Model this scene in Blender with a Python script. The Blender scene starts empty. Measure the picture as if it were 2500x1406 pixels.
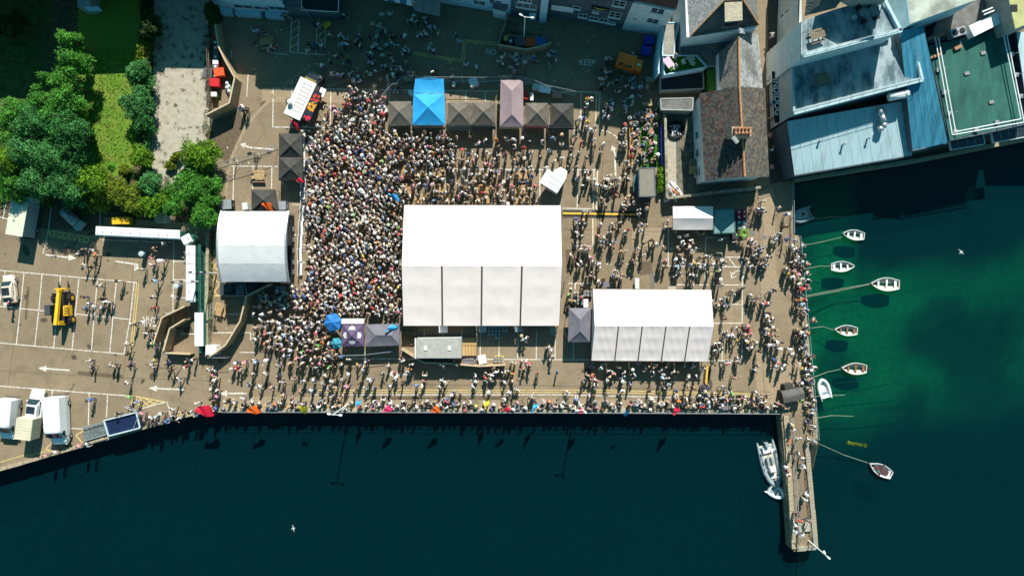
import bpy, math, random
import numpy as np
from mathutils import Vector, Matrix

S = bpy.context.scene
C = S.collection
rnd = random.Random(11)
nr = np.random.default_rng(5)

# ------------------------------------------------------------------ camera, sky, sun, exposure
CAM_H = 90.0
PPM = 18.52                       # photograph pixels per metre on the quay
cd = bpy.data.cameras.new('camera'); cam = bpy.data.objects.new('camera', cd); C.objects.link(cam)
cam.location = (0, 0, CAM_H); cam.rotation_euler = (0, 0, 0)
cd.sensor_width = 36; cd.lens = 36 * CAM_H / (2500 / PPM); cd.clip_start = 1; cd.clip_end = 2000
S.camera = cam
SUN_EL, SUN_AZ = math.radians(40), math.radians(10.5)       # azimuth clockwise from +Y
wd = bpy.data.worlds.new('World'); S.world = wd; wd.use_nodes = True
wt = wd.node_tree; bg = wt.nodes['Background']
sky = wt.nodes.new('ShaderNodeTexSky'); sky.sky_type = 'NISHITA'; sky.sun_disc = False
sky.sun_elevation = SUN_EL; sky.sun_rotation = SUN_AZ
tint = wt.nodes.new('ShaderNodeMix'); tint.data_type = 'RGBA'; tint.blend_type = 'MULTIPLY'
tint.inputs[0].default_value = 1.0; tint.inputs[7].default_value = (0.25, 0.88, 0.86, 1)
wt.links.new(sky.outputs[0], tint.inputs[6]); wt.links.new(tint.outputs[2], bg.inputs[0])
bg.inputs[1].default_value = 0.072
sl = bpy.data.lights.new('sun', 'SUN'); sl.energy = 5.0; sl.angle = math.radians(0.5); sl.color = (1.0, 0.955, 0.88)
so = bpy.data.objects.new('sun', sl); C.objects.link(so)
sd = Vector((math.sin(SUN_AZ) * math.cos(SUN_EL), math.cos(SUN_AZ) * math.cos(SUN_EL), math.sin(SUN_EL)))
so.rotation_euler = sd.to_track_quat('Z', 'Y').to_euler(); so.location = (30, 60, 80)
S.view_settings.view_transform = 'Standard'; S.view_settings.look = 'None'
S.view_settings.gamma = 1.0; S.view_settings.use_curve_mapping = False
S.view_settings.exposure = 0.7
S.cycles.max_bounces = 5; S.cycles.diffuse_bounces = 3; S.cycles.transparent_max_bounces = 10

# ------------------------------------------------------------------ helpers
def W(px, py, z=0.0):
    """world point at height z that stands under a given point of the plan photograph"""
    f = (CAM_H - z) / CAM_H / PPM
    return Vector(((px - 1250) * f, (703 - py) * f, z))

def wall_uz(px, py, A, B):
    """for a wall standing on ground line A-B (pixels): how far along and how high a pixel lies on it"""
    ax, ay = A[0] - 1250, A[1] - 703; dx, dy = B[0] - A[0], B[1] - A[1]
    ix, iy = px - 1250, py - 703
    det = ix * (-dy) - iy * (-dx)
    s = (ax * (-dy) - ay * (-dx)) / det
    u = (ix * ay - iy * ax) / det
    return u, CAM_H * (1 - s)

_mats = {}
def M(name, col=(0.5, 0.5, 0.5), rough=0.7, var=0.12, scale=2.0, bump=0.0, bscale=30.0, metal=0.0, col2=None, lo=0.35, hi=0.65, attr=None, objcol=False, spec=0.3, transl=0.0, detail=5.0, st=None):
    if name in _mats: return _mats[name]
    m = bpy.data.materials.new(name); m.use_nodes = True; t = m.node_tree; n = t.nodes; b = n['Principled BSDF']
    b.inputs['Roughness'].default_value = rough; b.inputs['Metallic'].default_value = metal
    b.inputs['Specular IOR Level'].default_value = spec
    tc = n.new('ShaderNodeTexCoord'); nz = n.new('ShaderNodeTexNoise')
    nz.inputs['Scale'].default_value = scale; nz.inputs['Detail'].default_value = detail; nz.inputs['Roughness'].default_value = 0.6
    if st:
        mp = n.new('ShaderNodeMapping'); mp.inputs['Scale'].default_value = st[:3]; mp.inputs['Rotation'].default_value = (0, 0, st[3]); t.links.new(tc.outputs['Object'], mp.inputs[0]); t.links.new(mp.outputs[0], nz.inputs['Vector'])
    else: t.links.new(tc.outputs['Object'], nz.inputs['Vector'])
    rp = n.new('ShaderNodeMapRange'); rp.inputs[1].default_value = lo; rp.inputs[2].default_value = hi
    t.links.new(nz.outputs[0], rp.inputs[0])
    mx = n.new('ShaderNodeMix'); mx.data_type = 'RGBA'
    c2 = col2 if col2 else tuple(min(1, c * (1 + var)) for c in col)
    c1 = col if col2 else tuple(c * (1 - var) for c in col)
    mx.inputs[6].default_value = (*c1, 1); mx.inputs[7].default_value = (*c2, 1)
    t.links.new(rp.outputs[0], mx.inputs[0]); out = mx.outputs[2]
    src = None
    if attr:
        a = n.new('ShaderNodeAttribute'); a.attribute_name = attr; src = a.outputs['Color']
    if objcol:
        oi = n.new('ShaderNodeObjectInfo'); src = oi.outputs['Color']
    if src is not None:
        mm = n.new('ShaderNodeMix'); mm.data_type = 'RGBA'; mm.blend_type = 'MULTIPLY'; mm.inputs[0].default_value = 1.0
        t.links.new(src, mm.inputs[6]); t.links.new(out, mm.inputs[7]); out = mm.outputs[2]
    t.links.new(out, b.inputs['Base Color'])
    if bump:
        bn = n.new('ShaderNodeTexNoise'); bn.inputs['Scale'].default_value = bscale; bn.inputs['Detail'].default_value = 4
        t.links.new(tc.outputs['Object'], bn.inputs['Vector'])
        bp = n.new('ShaderNodeBump'); bp.inputs['Strength'].default_value = bump; bp.inputs['Distance'].default_value = 0.05
        t.links.new(bn.outputs[0], bp.inputs['Height']); t.links.new(bp.outputs[0], b.inputs['Normal'])
    if transl:
        tr = n.new('ShaderNodeBsdfTranslucent'); ms = n.new('ShaderNodeMixShader'); ms.inputs[0].default_value = transl
        t.links.new(out, tr.inputs['Color']); t.links.new(b.outputs[0], ms.inputs[1]); t.links.new(tr.outputs[0], ms.inputs[2])
        t.links.new(ms.outputs[0], n['Material Output'].inputs['Surface'])
    _mats[name] = m
    return m

def rot2(x, y, a): return x * math.cos(a) - y * math.sin(a), x * math.sin(a) + y * math.cos(a)

class MB:
    """collects faces and links them as one mesh object"""
    def __init__(s): s.v = []; s.f = []; s.m = []; s.c = []
    def add(s, vs, fs, mi=0, col=None):
        k = len(s.v); s.v += [tuple(v) for v in vs]
        s.f += [tuple(i + k for i in f) for f in fs]; s.m += [mi] * len(fs); s.c += [col] * len(fs)
        return s
    def box(s, c, d, rz=0.0, mi=0, top=None, col=None, shear=(0, 0)):
        """c = centre of the base; top = (sx, sy) shrink of the upper face"""
        x, y, z = c; hx, hy, h = d[0] / 2, d[1] / 2, d[2]; tx, ty = top if top else (1, 1); vs = []
        for (q, kx, ky, ox, oy) in ((0, 1, 1, 0, 0), (h, tx, ty, *shear)):
            for (a, b) in ((-1, -1), (1, -1), (1, 1), (-1, 1)):
                u, w = rot2(a * hx * kx + ox, b * hy * ky + oy, rz); vs.append((x + u, y + w, z + q))
        return s.add(vs, [(3, 2, 1, 0), (4, 5, 6, 7), (0, 1, 5, 4), (1, 2, 6, 5), (2, 3, 7, 6), (3, 0, 4, 7)], mi, col)
    def prism(s, pts, z0, z1, mi=0, mside=None, col=None):
        """pts: xy polygon (counter-clockwise or not); z1 number or list"""
        a = sum(pts[i][0] * pts[(i + 1) % len(pts)][1] - pts[(i + 1) % len(pts)][0] * pts[i][1] for i in range(len(pts)))
        z1 = list(z1) if hasattr(z1, '__len__') else [z1] * len(pts)
        if a < 0: pts = pts[::-1]; z1 = z1[::-1]
        n = len(pts); vs = [(p[0], p[1], z0) for p in pts] + [(p[0], p[1], q) for p, q in zip(pts, z1)]
        s.add(vs, [tuple(range(n, 2 * n))], mi, col)
        return s.add(vs, [tuple(range(n - 1, -1, -1))] + [(i, (i + 1) % n, n + (i + 1) % n, n + i) for i in range(n)], mi if mside is None else mside, col)
    def quad(s, a, b, c, d, mi=0, col=None): return s.add([a, b, c, d], [(0, 1, 2, 3)], mi, col)
    def tri(s, a, b, c, mi=0): return s.add([a, b, c], [(0, 1, 2)], mi)
    def tube(s, p, q, r, n=6, r2=None, mi=0, cap=True, col=None):
        p = Vector(p); q = Vector(q); d = q - p
        if d.length < 1e-6: return s
        d.normalize(); a = d.orthogonal().normalized(); b = d.cross(a); r2 = r if r2 is None else r2
        vs = [p + (a * math.cos(t) + b * math.sin(t)) * r for t in [2 * math.pi * i / n for i in range(n)]]
        vs += [q + (a * math.cos(t) + b * math.sin(t)) * r2 for t in [2 * math.pi * i / n for i in range(n)]]
        fs = [(i, (i + 1) % n, n + (i + 1) % n, n + i) for i in range(n)]
        if cap: fs += [tuple(range(n - 1, -1, -1)), tuple(range(n, 2 * n))]
        return s.add(vs, fs, mi, col)
    def path(s, pts, r, n=5, mi=0):
        for i in range(len(pts) - 1): s.tube(pts[i], pts[i + 1], r, n, mi=mi)
        return s
    def lathe(s, c, prof, n=12, mi=0, axis='z', col=None):
        vs = []; fs = []
        for (r, h) in prof:
            for i in range(n):
                t = 2 * math.pi * i / n; u, w = r * math.cos(t), r * math.sin(t)
                vs.append((c[0] + u, c[1] + w, c[2] + h) if axis == 'z' else ((c[0] + h, c[1] + u, c[2] + w) if axis == 'x' else (c[0] + w, c[1] + h, c[2] + u)))
        for j in range(len(prof) - 1):
            for i in range(n): fs.append((j * n + i, j * n + (i + 1) % n, (j + 1) * n + (i + 1) % n, (j + 1) * n + i))
        fs += [tuple(range(n - 1, -1, -1)), tuple(range((len(prof) - 1) * n, len(prof) * n))]
        return s.add(vs, fs, mi, col)
    def sheet(s, grid, mi=0, close=False):
        """grid of points (rows of equal length)"""
        r = len(grid); k = len(grid[0]); vs = [p for row in grid for p in row]; fs = []
        for i in range(r - 1):
            for j in range(k - (0 if close else 1)):
                a, b = i * k + j, i * k + (j + 1) % k; fs.append((a, b, b + k, a + k))
        return s.add(vs, fs, mi)
    def loft(s, sections, mi=0, caps=True):
        """closed rings of equal length"""
        n = len(sections[0]); s.sheet(sections, mi, close=True)
        if caps: s.add(sections[0], [tuple(range(n - 1, -1, -1))], mi); s.add(sections[-1], [tuple(range(n))], mi)
        return s
    def build(s, name, mats, parent=None, smooth=False, local=False, kind=None, col=None):
        me = bpy.data.meshes.new(name); vs = s.v
        if parent is not None and not local:
            r = parent
            while r.parent is not None: r = r.parent
            inv = (Matrix.Translation(r.location) @ Matrix.Rotation(r.rotation_euler.z, 4, 'Z')).inverted()
            vs = [tuple(inv @ Vector(v)) for v in vs]
        me.from_pydata(vs, [], s.f)
        for m in (mats if isinstance(mats, (list, tuple)) else [mats]): me.materials.append(m)
        me.polygons.foreach_set('material_index', s.m)
        if smooth: me.polygons.foreach_set('use_smooth', [True] * len(s.f))
        if any(c is not None for c in s.c):
            a = me.color_attributes.new('Col', 'FLOAT_COLOR', 'CORNER'); arr = []
            for f, c in zip(s.f, s.c): arr += list((*(c or (1, 1, 1)), 1)) * len(f)
            a.data.foreach_set('color', arr)
        me.update()
        o = bpy.data.objects.new(name, me); C.objects.link(o)
        if parent is not None: o.parent = parent
        if kind: o['kind'] = kind
        if col: o.color = (*col, 1)
        return o

def tag(o, label=None, cat=None, group=None, kind=None):
    if label: o['label'] = label
    if cat: o['category'] = cat
    if group: o['group'] = group
    if kind: o['kind'] = kind
    return o
def thing(name, label, cat, loc=(0, 0, 0), rz=0.0, group=None):
    o = bpy.data.objects.new(name, None); C.objects.link(o); o.location = loc; o.rotation_euler = (0, 0, rz); o.empty_display_size = 0.3
    return tag(o, label, cat, group)
def dup(root, loc, rz=None, label=None, group=None):
    r = root.copy(); C.objects.link(r); r.location = loc
    if rz is not None: r.rotation_euler = (0, 0, rz)
    if label: r['label'] = label
    if group: r['group'] = group
    for ch in list(root.children):
        c = ch.copy(); C.objects.link(c); c.parent = r
        for g in list(ch.children):
            d = g.copy(); C.objects.link(d); d.parent = c
    return r
def structure(mb, name, mats, **k):
    o = mb.build(name, mats, **k); o['kind'] = 'structure'; return o
def text_mesh(txt, size, depth=0.0, bold=0.0):
    cu = bpy.data.curves.new('lettering', 'FONT'); cu.body = txt; cu.size = size; cu.align_x = 'CENTER'; cu.align_y = 'CENTER'; cu.extrude = depth; cu.offset = bold
    cu.resolution_u = 2
    o = bpy.data.objects.new('lettering', cu); C.objects.link(o)
    dg = bpy.context.evaluated_depsgraph_get(); dg.update()
    me = bpy.data.meshes.new_from_object(o.evaluated_get(dg)); bpy.data.objects.remove(o); bpy.data.curves.remove(cu)
    return me
def lettering(txt, size, mat, loc, rz=0.0, depth=0.0, bold=0.0, sx=1.0, parent=None, name='lettering', rot=None, sy=1.0):
    me = text_mesh(txt, size, depth, bold); me.materials.clear(); me.materials.append(mat)
    for v in me.vertices: v.co.x *= sx; v.co.y *= sy
    o = bpy.data.objects.new(name, me); C.objects.link(o)
    Mx = Matrix.Translation(loc) @ (rot.to_4x4() if rot is not None else Matrix.Rotation(rz, 4, 'Z'))
    if parent is not None:
        r = parent
        while r.parent is not None: r = r.parent
        Mx = (Matrix.Translation(r.location) @ Matrix.Rotation(r.rotation_euler.z, 4, 'Z')).inverted() @ Mx
        o.parent = parent
    me.transform(Mx)
    return o
def nodes_of(name):
    m = bpy.data.materials.new(name); m.use_nodes = True; return m, m.node_tree, m.node_tree.nodes, m.node_tree.links
# ------------------------------------------------------------------ ground materials
def asphalt_mat():
    m, t, n, L = nodes_of('asphalt'); b = n['Principled BSDF']; b.inputs['Roughness'].default_value = 0.9; b.inputs['Specular IOR Level'].default_value = 0.2
    tc = n.new('ShaderNodeTexCoord')
    def noise(s, d=4, r=0.6):
        z = n.new('ShaderNodeTexNoise'); z.inputs['Scale'].default_value = s; z.inputs['Detail'].default_value = d; z.inputs['Roughness'].default_value = r
        L.new(tc.outputs['Object'], z.inputs['Vector']); return z.outputs[0]
    def rng(x, a, c, lo=0.0, hi=1.0):
        r = n.new('ShaderNodeMapRange'); r.inputs[1].default_value = a; r.inputs[2].default_value = c; r.inputs[3].default_value = lo; r.inputs[4].default_value = hi; L.new(x, r.inputs[0]); return r.outputs[0]
    def mix(f, a, c, bt='MIX'):
        x = n.new('ShaderNodeMix'); x.data_type = 'RGBA'; x.blend_type = bt
        for s, v in ((0, f), (6, a), (7, c)):
            if hasattr(v, 'is_linked'): L.new(v, x.inputs[s])
            else: x.inputs[s].default_value = v if s == 0 else (*v, 1)
        return x.outputs[2]
    big = rng(noise(0.05, 6, 0.65), 0.35, 0.66)
    c = mix(big, (0.210, 0.156, 0.096), (0.298, 0.229, 0.146))
    c = mix(rng(noise(0.5, 6, 0.7), 0.48, 0.72, 0, 0.7), c, (0.120, 0.090, 0.056)); c = mix(rng(noise(1.7, 6, 0.75), 0.52, 0.72, 0, 0.5), c, (0.33, 0.255, 0.155))
    c = mix(rng(noise(9.0, 5, 0.8), 0.38, 0.62, 0.0, 0.55), c, (0.140, 0.110, 0.075))
    c = mix(rng(noise(30.0, 2, 0.7), 0.55, 0.7, 0.0, 0.35), c, (0.36, 0.30, 0.22))
    v = n.new('ShaderNodeTexVoronoi'); v.inputs['Scale'].default_value = 0.8; L.new(tc.outputs['Object'], v.inputs['Vector'])
    c = mix(rng(v.outputs['Distance'], 0.05, 0.10, 0.55, 0.0), c, (0.06, 0.05, 0.045))
    L.new(c, b.inputs['Base Color'])
    bp = n.new('ShaderNodeBump'); bp.inputs['Strength'].default_value = 0.5; bp.inputs['Distance'].default_value = 0.02
    L.new(noise(18.0, 3), bp.inputs['Height']); L.new(bp.outputs[0], b.inputs['Normal'])
    return m
asphalt = asphalt_mat()
M('asphalt_dark', (0.115, 0.084, 0.052), 0.9, 0.22, 3, 0.3, 18)
M('asphalt_pale', (0.285, 0.216, 0.138), 0.9, 0.15, 2.5, 0.3, 18)
M('white_paint', (0.62, 0.59, 0.53), 0.8, col2=(0.36, 0.30, 0.23), scale=4, lo=0.46, hi=0.62)
M('yellow_paint', (0.62, 0.47, 0.17), 0.8, col2=(0.38, 0.28, 0.14), scale=4, lo=0.48, hi=0.7)
M('stone', (0.30, 0.25, 0.17), 0.9, 0.35, 3, 0.6, 9)
M('stone_side', (0.16, 0.15, 0.11), 0.9, 0.4, 1.5, 0.7, 5)
M('coping', (0.33, 0.27, 0.18), 0.85, 0.3, 4, 0.5, 12)
M('concrete', (0.36, 0.32, 0.25), 0.85, 0.2, 3, 0.3, 14)
M('gravel', (0.41, 0.37, 0.295), 0.95, col2=(0.31, 0.265, 0.19), scale=1.3, lo=0.42, hi=0.7, bump=0.8, bscale=25, detail=9)
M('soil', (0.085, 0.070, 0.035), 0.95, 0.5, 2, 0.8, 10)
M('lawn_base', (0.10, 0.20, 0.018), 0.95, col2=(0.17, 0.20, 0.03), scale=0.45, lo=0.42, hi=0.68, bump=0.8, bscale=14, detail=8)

# ------------------------------------------------------------------ the quay, gardens, water
edge = [(-1600, 1620), (0, 1150), (340, 1052), (480, 1012), (545, 1005), (1905, 1009), (1911, 1060), (1932, 1340), (1940, 1346), (1990, 1342), (1996, 1336), (1963, 1078), (1997, 1074), (1986, 960), (1968, 760), (1950, 575), (1937, 573), (1934, 444), (2230, 398), (2500, 345), (4200, 20), (4200, -2600), (-1600, -2600)]
q = MB(); q.prism([W(*p)[:2] for p in edge], -7.5, 0.0, 0, 1)
structure(q, 'quay', [asphalt, _mats['stone_side']])
def patch(name, pts, mat, z):
    m = MB(); m.add([W(x, y, z) for x, y in pts], [tuple(range(len(pts)))]); o = structure(m, name, mat)
    if o.data.polygons[0].normal.z < 0: o.data.flip_normals()
    return o
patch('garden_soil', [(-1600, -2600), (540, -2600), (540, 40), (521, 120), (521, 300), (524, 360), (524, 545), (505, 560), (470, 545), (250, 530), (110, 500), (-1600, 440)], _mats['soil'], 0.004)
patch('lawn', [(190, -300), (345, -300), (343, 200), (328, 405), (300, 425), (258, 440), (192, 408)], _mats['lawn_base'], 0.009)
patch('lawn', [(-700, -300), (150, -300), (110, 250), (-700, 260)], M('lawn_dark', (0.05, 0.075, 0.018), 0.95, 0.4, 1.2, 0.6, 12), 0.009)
patch('gravel_lot', [(382, -300), (520, -300), (508, 60), (512, 160), (519, 290), (502, 330), (515, 375), (450, 430), (430, 505), (400, 500), (398, 455), (368, 405), (374, 190)], _mats['gravel'], 0.010)
patch('asphalt_patch', [(524, 296), (520, 345), (547, 395), (560, 405), (597, 320), (586, 268)], _mats['asphalt_dark'], 0.005)
patch('asphalt_patch', [(0, 440), (125, 480), (255, 520), (250, 560), (120, 560), (0, 535)], _mats['asphalt_dark'], 0.0055)
patch('concrete_apron', [(1543, 556), (1617, 556), (1617, 603), (1543, 601)], _mats['asphalt_pale'], 0.006)
patch('concrete_apron', [(1850, 470), (1890, 455), (1893, 660), (1905, 700), (1880, 720), (1855, 715), (1866, 560)], _mats['asphalt_pale'], 0.006)
patch('concrete_apron', [(545, 966), (1885, 978), (1890, 1004), (545, 1000)], _mats['asphalt_pale'], 0.006)
patch('asphalt_patch', [(1840, 860), (1960, 860), (1972, 1000), (1850, 985)], _mats['asphalt_pale'], 0.007)
patch('asphalt_patch', [(640, 215), (1215, 223), (1215, 255), (640, 250)], _mats['asphalt_pale'], 0.005)
patch('asphalt_patch', [(1372, 516), (1575, 516), (1575, 533), (1372, 533)], _mats['asphalt_dark'], 0.006)
patch('alley_shade_sheet', [(1872, -200), (1893, -200), (1903, 300), (1936, 440), (1880, 450), (1876, 300)], M('alley_shade', (.07, .06, .05), .9, .25, 3, .3, 18), 0.0128)  # alley shade painted as a dark sheet on the ground
patch('pavement', [(1912, 1012), (1960, 1012), (1970, 1078), (1988, 1300), (1946, 1300)], M('pier_deck', (0.185, 0.140, 0.09), 0.9, 0.25, 5, 0.5, 16), 0.006)

# seabed: sand and weed as vertex colours, with building shade painted in
nx, ny = 240, 210
gx = np.linspace(-140, 190, nx); gy = np.linspace(-150, 55, ny)
X, Y = np.meshgrid(gx, gy); PX = X * PPM + 1250; PY = 703 - Y * PPM
def sm(a, lo, hi): t = np.clip((a - lo) / (hi - lo), 0, 1); return t * t * (3 - 2 * t)
def vnoise(sc, seed):
    r = np.random.default_rng(seed); g = r.random((64, 64)); u = (X / sc) % 63; v = (Y / sc) % 63
    i = u.astype(int); j = v.astype(int); fu = u - i; fv = v - j; fu = fu * fu * (3 - 2 * fu); fv = fv * fv * (3 - 2 * fv)
    return (g[j, i] * (1 - fu) + g[j, (i + 1) % 64] * fu) * (1 - fv) + (g[(j + 1) % 64, i] * (1 - fu) + g[(j + 1) % 64, (i + 1) % 64] * fu) * fv
nz = 0.55 * vnoise(9, 1) + 0.3 * vnoise(4, 2) + 0.15 * vnoise(1.6, 3)
east = sm(PX, 1930, 1990)
sand = east * (1 - sm(PY + 120 * (nz - 0.5) + 0.12 * (PX - 2100), 930, 1150)) * (0.55 + 0.45 * (1 - sm(PX + 200 * (nz - .5), 2120, 2440)))
for (cx, cy, rx, ry, k) in ((2400, 830, 130, 90, 0.75), (2330, 760, 90, 40, 0.5), (1990, 640, 28, 20, 0.6), (1995, 612, 14, 10, 0.8), (2010, 735, 30, 8, 0.5), (2450, 960, 110, 60, 0.5), (2060, 560, 10, 6, .4), (2230, 1010, 90, 14, .3)):
    d = np.sqrt(((PX - cx) / rx) ** 2 + ((PY - cy) / ry) ** 2) + (nz - 0.5) * 1.6
    sand *= 1 - k * (1 - sm(d, 0.5, 1.1))
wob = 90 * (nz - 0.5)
bed_shade = sm(PX + 0.3 * wob, 2095, 2140) * (1 - sm(PY + wob + 0.18 * (PX - 2120), 640, 740)); sand *= 1 - 0.95 * bed_shade     # building shade over the inner harbour, painted into the bed colour
sand *= (0.72 + 0.56 * nz) * (0.72 + 0.5 * vnoise(2.4, 7)) * (1 - .55 * sm(vnoise(5.5, 9), .62, .8))
A = np.array((0.04, 0.60, 0.21)); Bc = np.array((0.003, 0.040, 0.032)) ; Dp = np.array((0.0008, 0.0095, 0.0135))
south = sm(PY, 1000, 1250) * 0 + (1 - east)
base = Bc[None, None] * (1 - south[..., None]) + Dp[None, None] * south[..., None]
base = base * (1 - .72 * bed_shade[..., None]); colr = base * (0.75 + 0.5 * nz[..., None]) + A[None, None] * sand[..., None]
Z = -3.4 - 2.2 * (1 - east) - 1.6 * sm(PY, 1000, 1300) + 0.25 * (nz - 0.5)
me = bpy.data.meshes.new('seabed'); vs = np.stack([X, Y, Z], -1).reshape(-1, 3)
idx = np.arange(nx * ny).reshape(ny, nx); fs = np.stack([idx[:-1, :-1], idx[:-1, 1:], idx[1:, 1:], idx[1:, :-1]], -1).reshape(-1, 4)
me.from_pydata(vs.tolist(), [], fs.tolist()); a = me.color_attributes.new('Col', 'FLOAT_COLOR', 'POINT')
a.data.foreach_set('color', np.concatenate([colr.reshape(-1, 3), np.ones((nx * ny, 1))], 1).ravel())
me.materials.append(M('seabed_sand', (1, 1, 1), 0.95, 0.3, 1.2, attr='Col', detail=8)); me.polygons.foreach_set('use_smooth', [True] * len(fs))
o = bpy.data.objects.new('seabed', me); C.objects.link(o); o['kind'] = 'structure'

def water_mat():
    m, t, n, L = nodes_of('sea_water'); n.remove(n['Principled BSDF'])
    tr = n.new('ShaderNodeBsdfTransparent'); tr.inputs[0].default_value = (0.42, 0.86, 0.72, 1)
    df = n.new('ShaderNodeBsdfDiffuse'); df.inputs[0].default_value = (0.0006, 0.0175, 0.0232, 1)
    gl = n.new('ShaderNodeBsdfGlossy'); gl.inputs['Roughness'].default_value = 0.08
    tc = n.new('ShaderNodeTexCoord'); mp = n.new('ShaderNodeMapping'); mp.inputs['Scale'].default_value = (0.6, 1.6, 1); mp.inputs['Rotation'].default_value = (0, 0, 0.25)
    nz = n.new('ShaderNodeTexNoise'); nz.inputs['Scale'].default_value = 1.1; nz.inputs['Detail'].default_value = 6; nz.inputs['Roughness'].default_value = 0.6
    bp = n.new('ShaderNodeBump'); bp.inputs['Strength'].default_value = 0.10; bp.inputs['Distance'].default_value = 0.1
    L.new(tc.outputs['Object'], mp.inputs[0]); L.new(mp.outputs[0], nz.inputs['Vector']); L.new(nz.outputs[0], bp.inputs['Height'])
    for x in (gl,): L.new(bp.outputs[0], x.inputs['Normal'])
    b2 = n.new('ShaderNodeBump'); b2.inputs['Strength'].default_value = .22; b2.inputs['Distance'].default_value = .1; L.new(nz.outputs[0], b2.inputs['Height']); L.new(b2.outputs[0], df.inputs['Normal'])
    m1 = n.new('ShaderNodeMixShader'); m1.inputs[0].default_value = 0.66; L.new(tr.outputs[0], m1.inputs[1]); L.new(df.outputs[0], m1.inputs[2])
    lw = n.new('ShaderNodeLayerWeight'); L.new(bp.outputs[0], lw.inputs[1]); pw = n.new('ShaderNodeMath'); pw.operation = 'POWER'; pw.inputs[1].default_value = 5; L.new(lw.outputs['Facing'], pw.inputs[0]); fr = n.new('ShaderNodeMath'); fr.operation = 'MULTIPLY_ADD'; fr.inputs[1].default_value = .98; fr.inputs[2].default_value = .02; L.new(pw.outputs[0], fr.inputs[0])
    m2 = n.new('ShaderNodeMixShader'); L.new(fr.outputs[0], m2.inputs[0]); L.new(m1.outputs[0], m2.inputs[1]); L.new(gl.outputs[0], m2.inputs[2])
    L.new(m2.outputs[0], n['Material Output'].inputs[0]); return m
w = MB(); w.quad((-150, -160, -1.8), (200, -160, -1.8), (200, 60, -1.8), (-150, 60, -1.8)); structure(w, 'water', water_mat())

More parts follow.
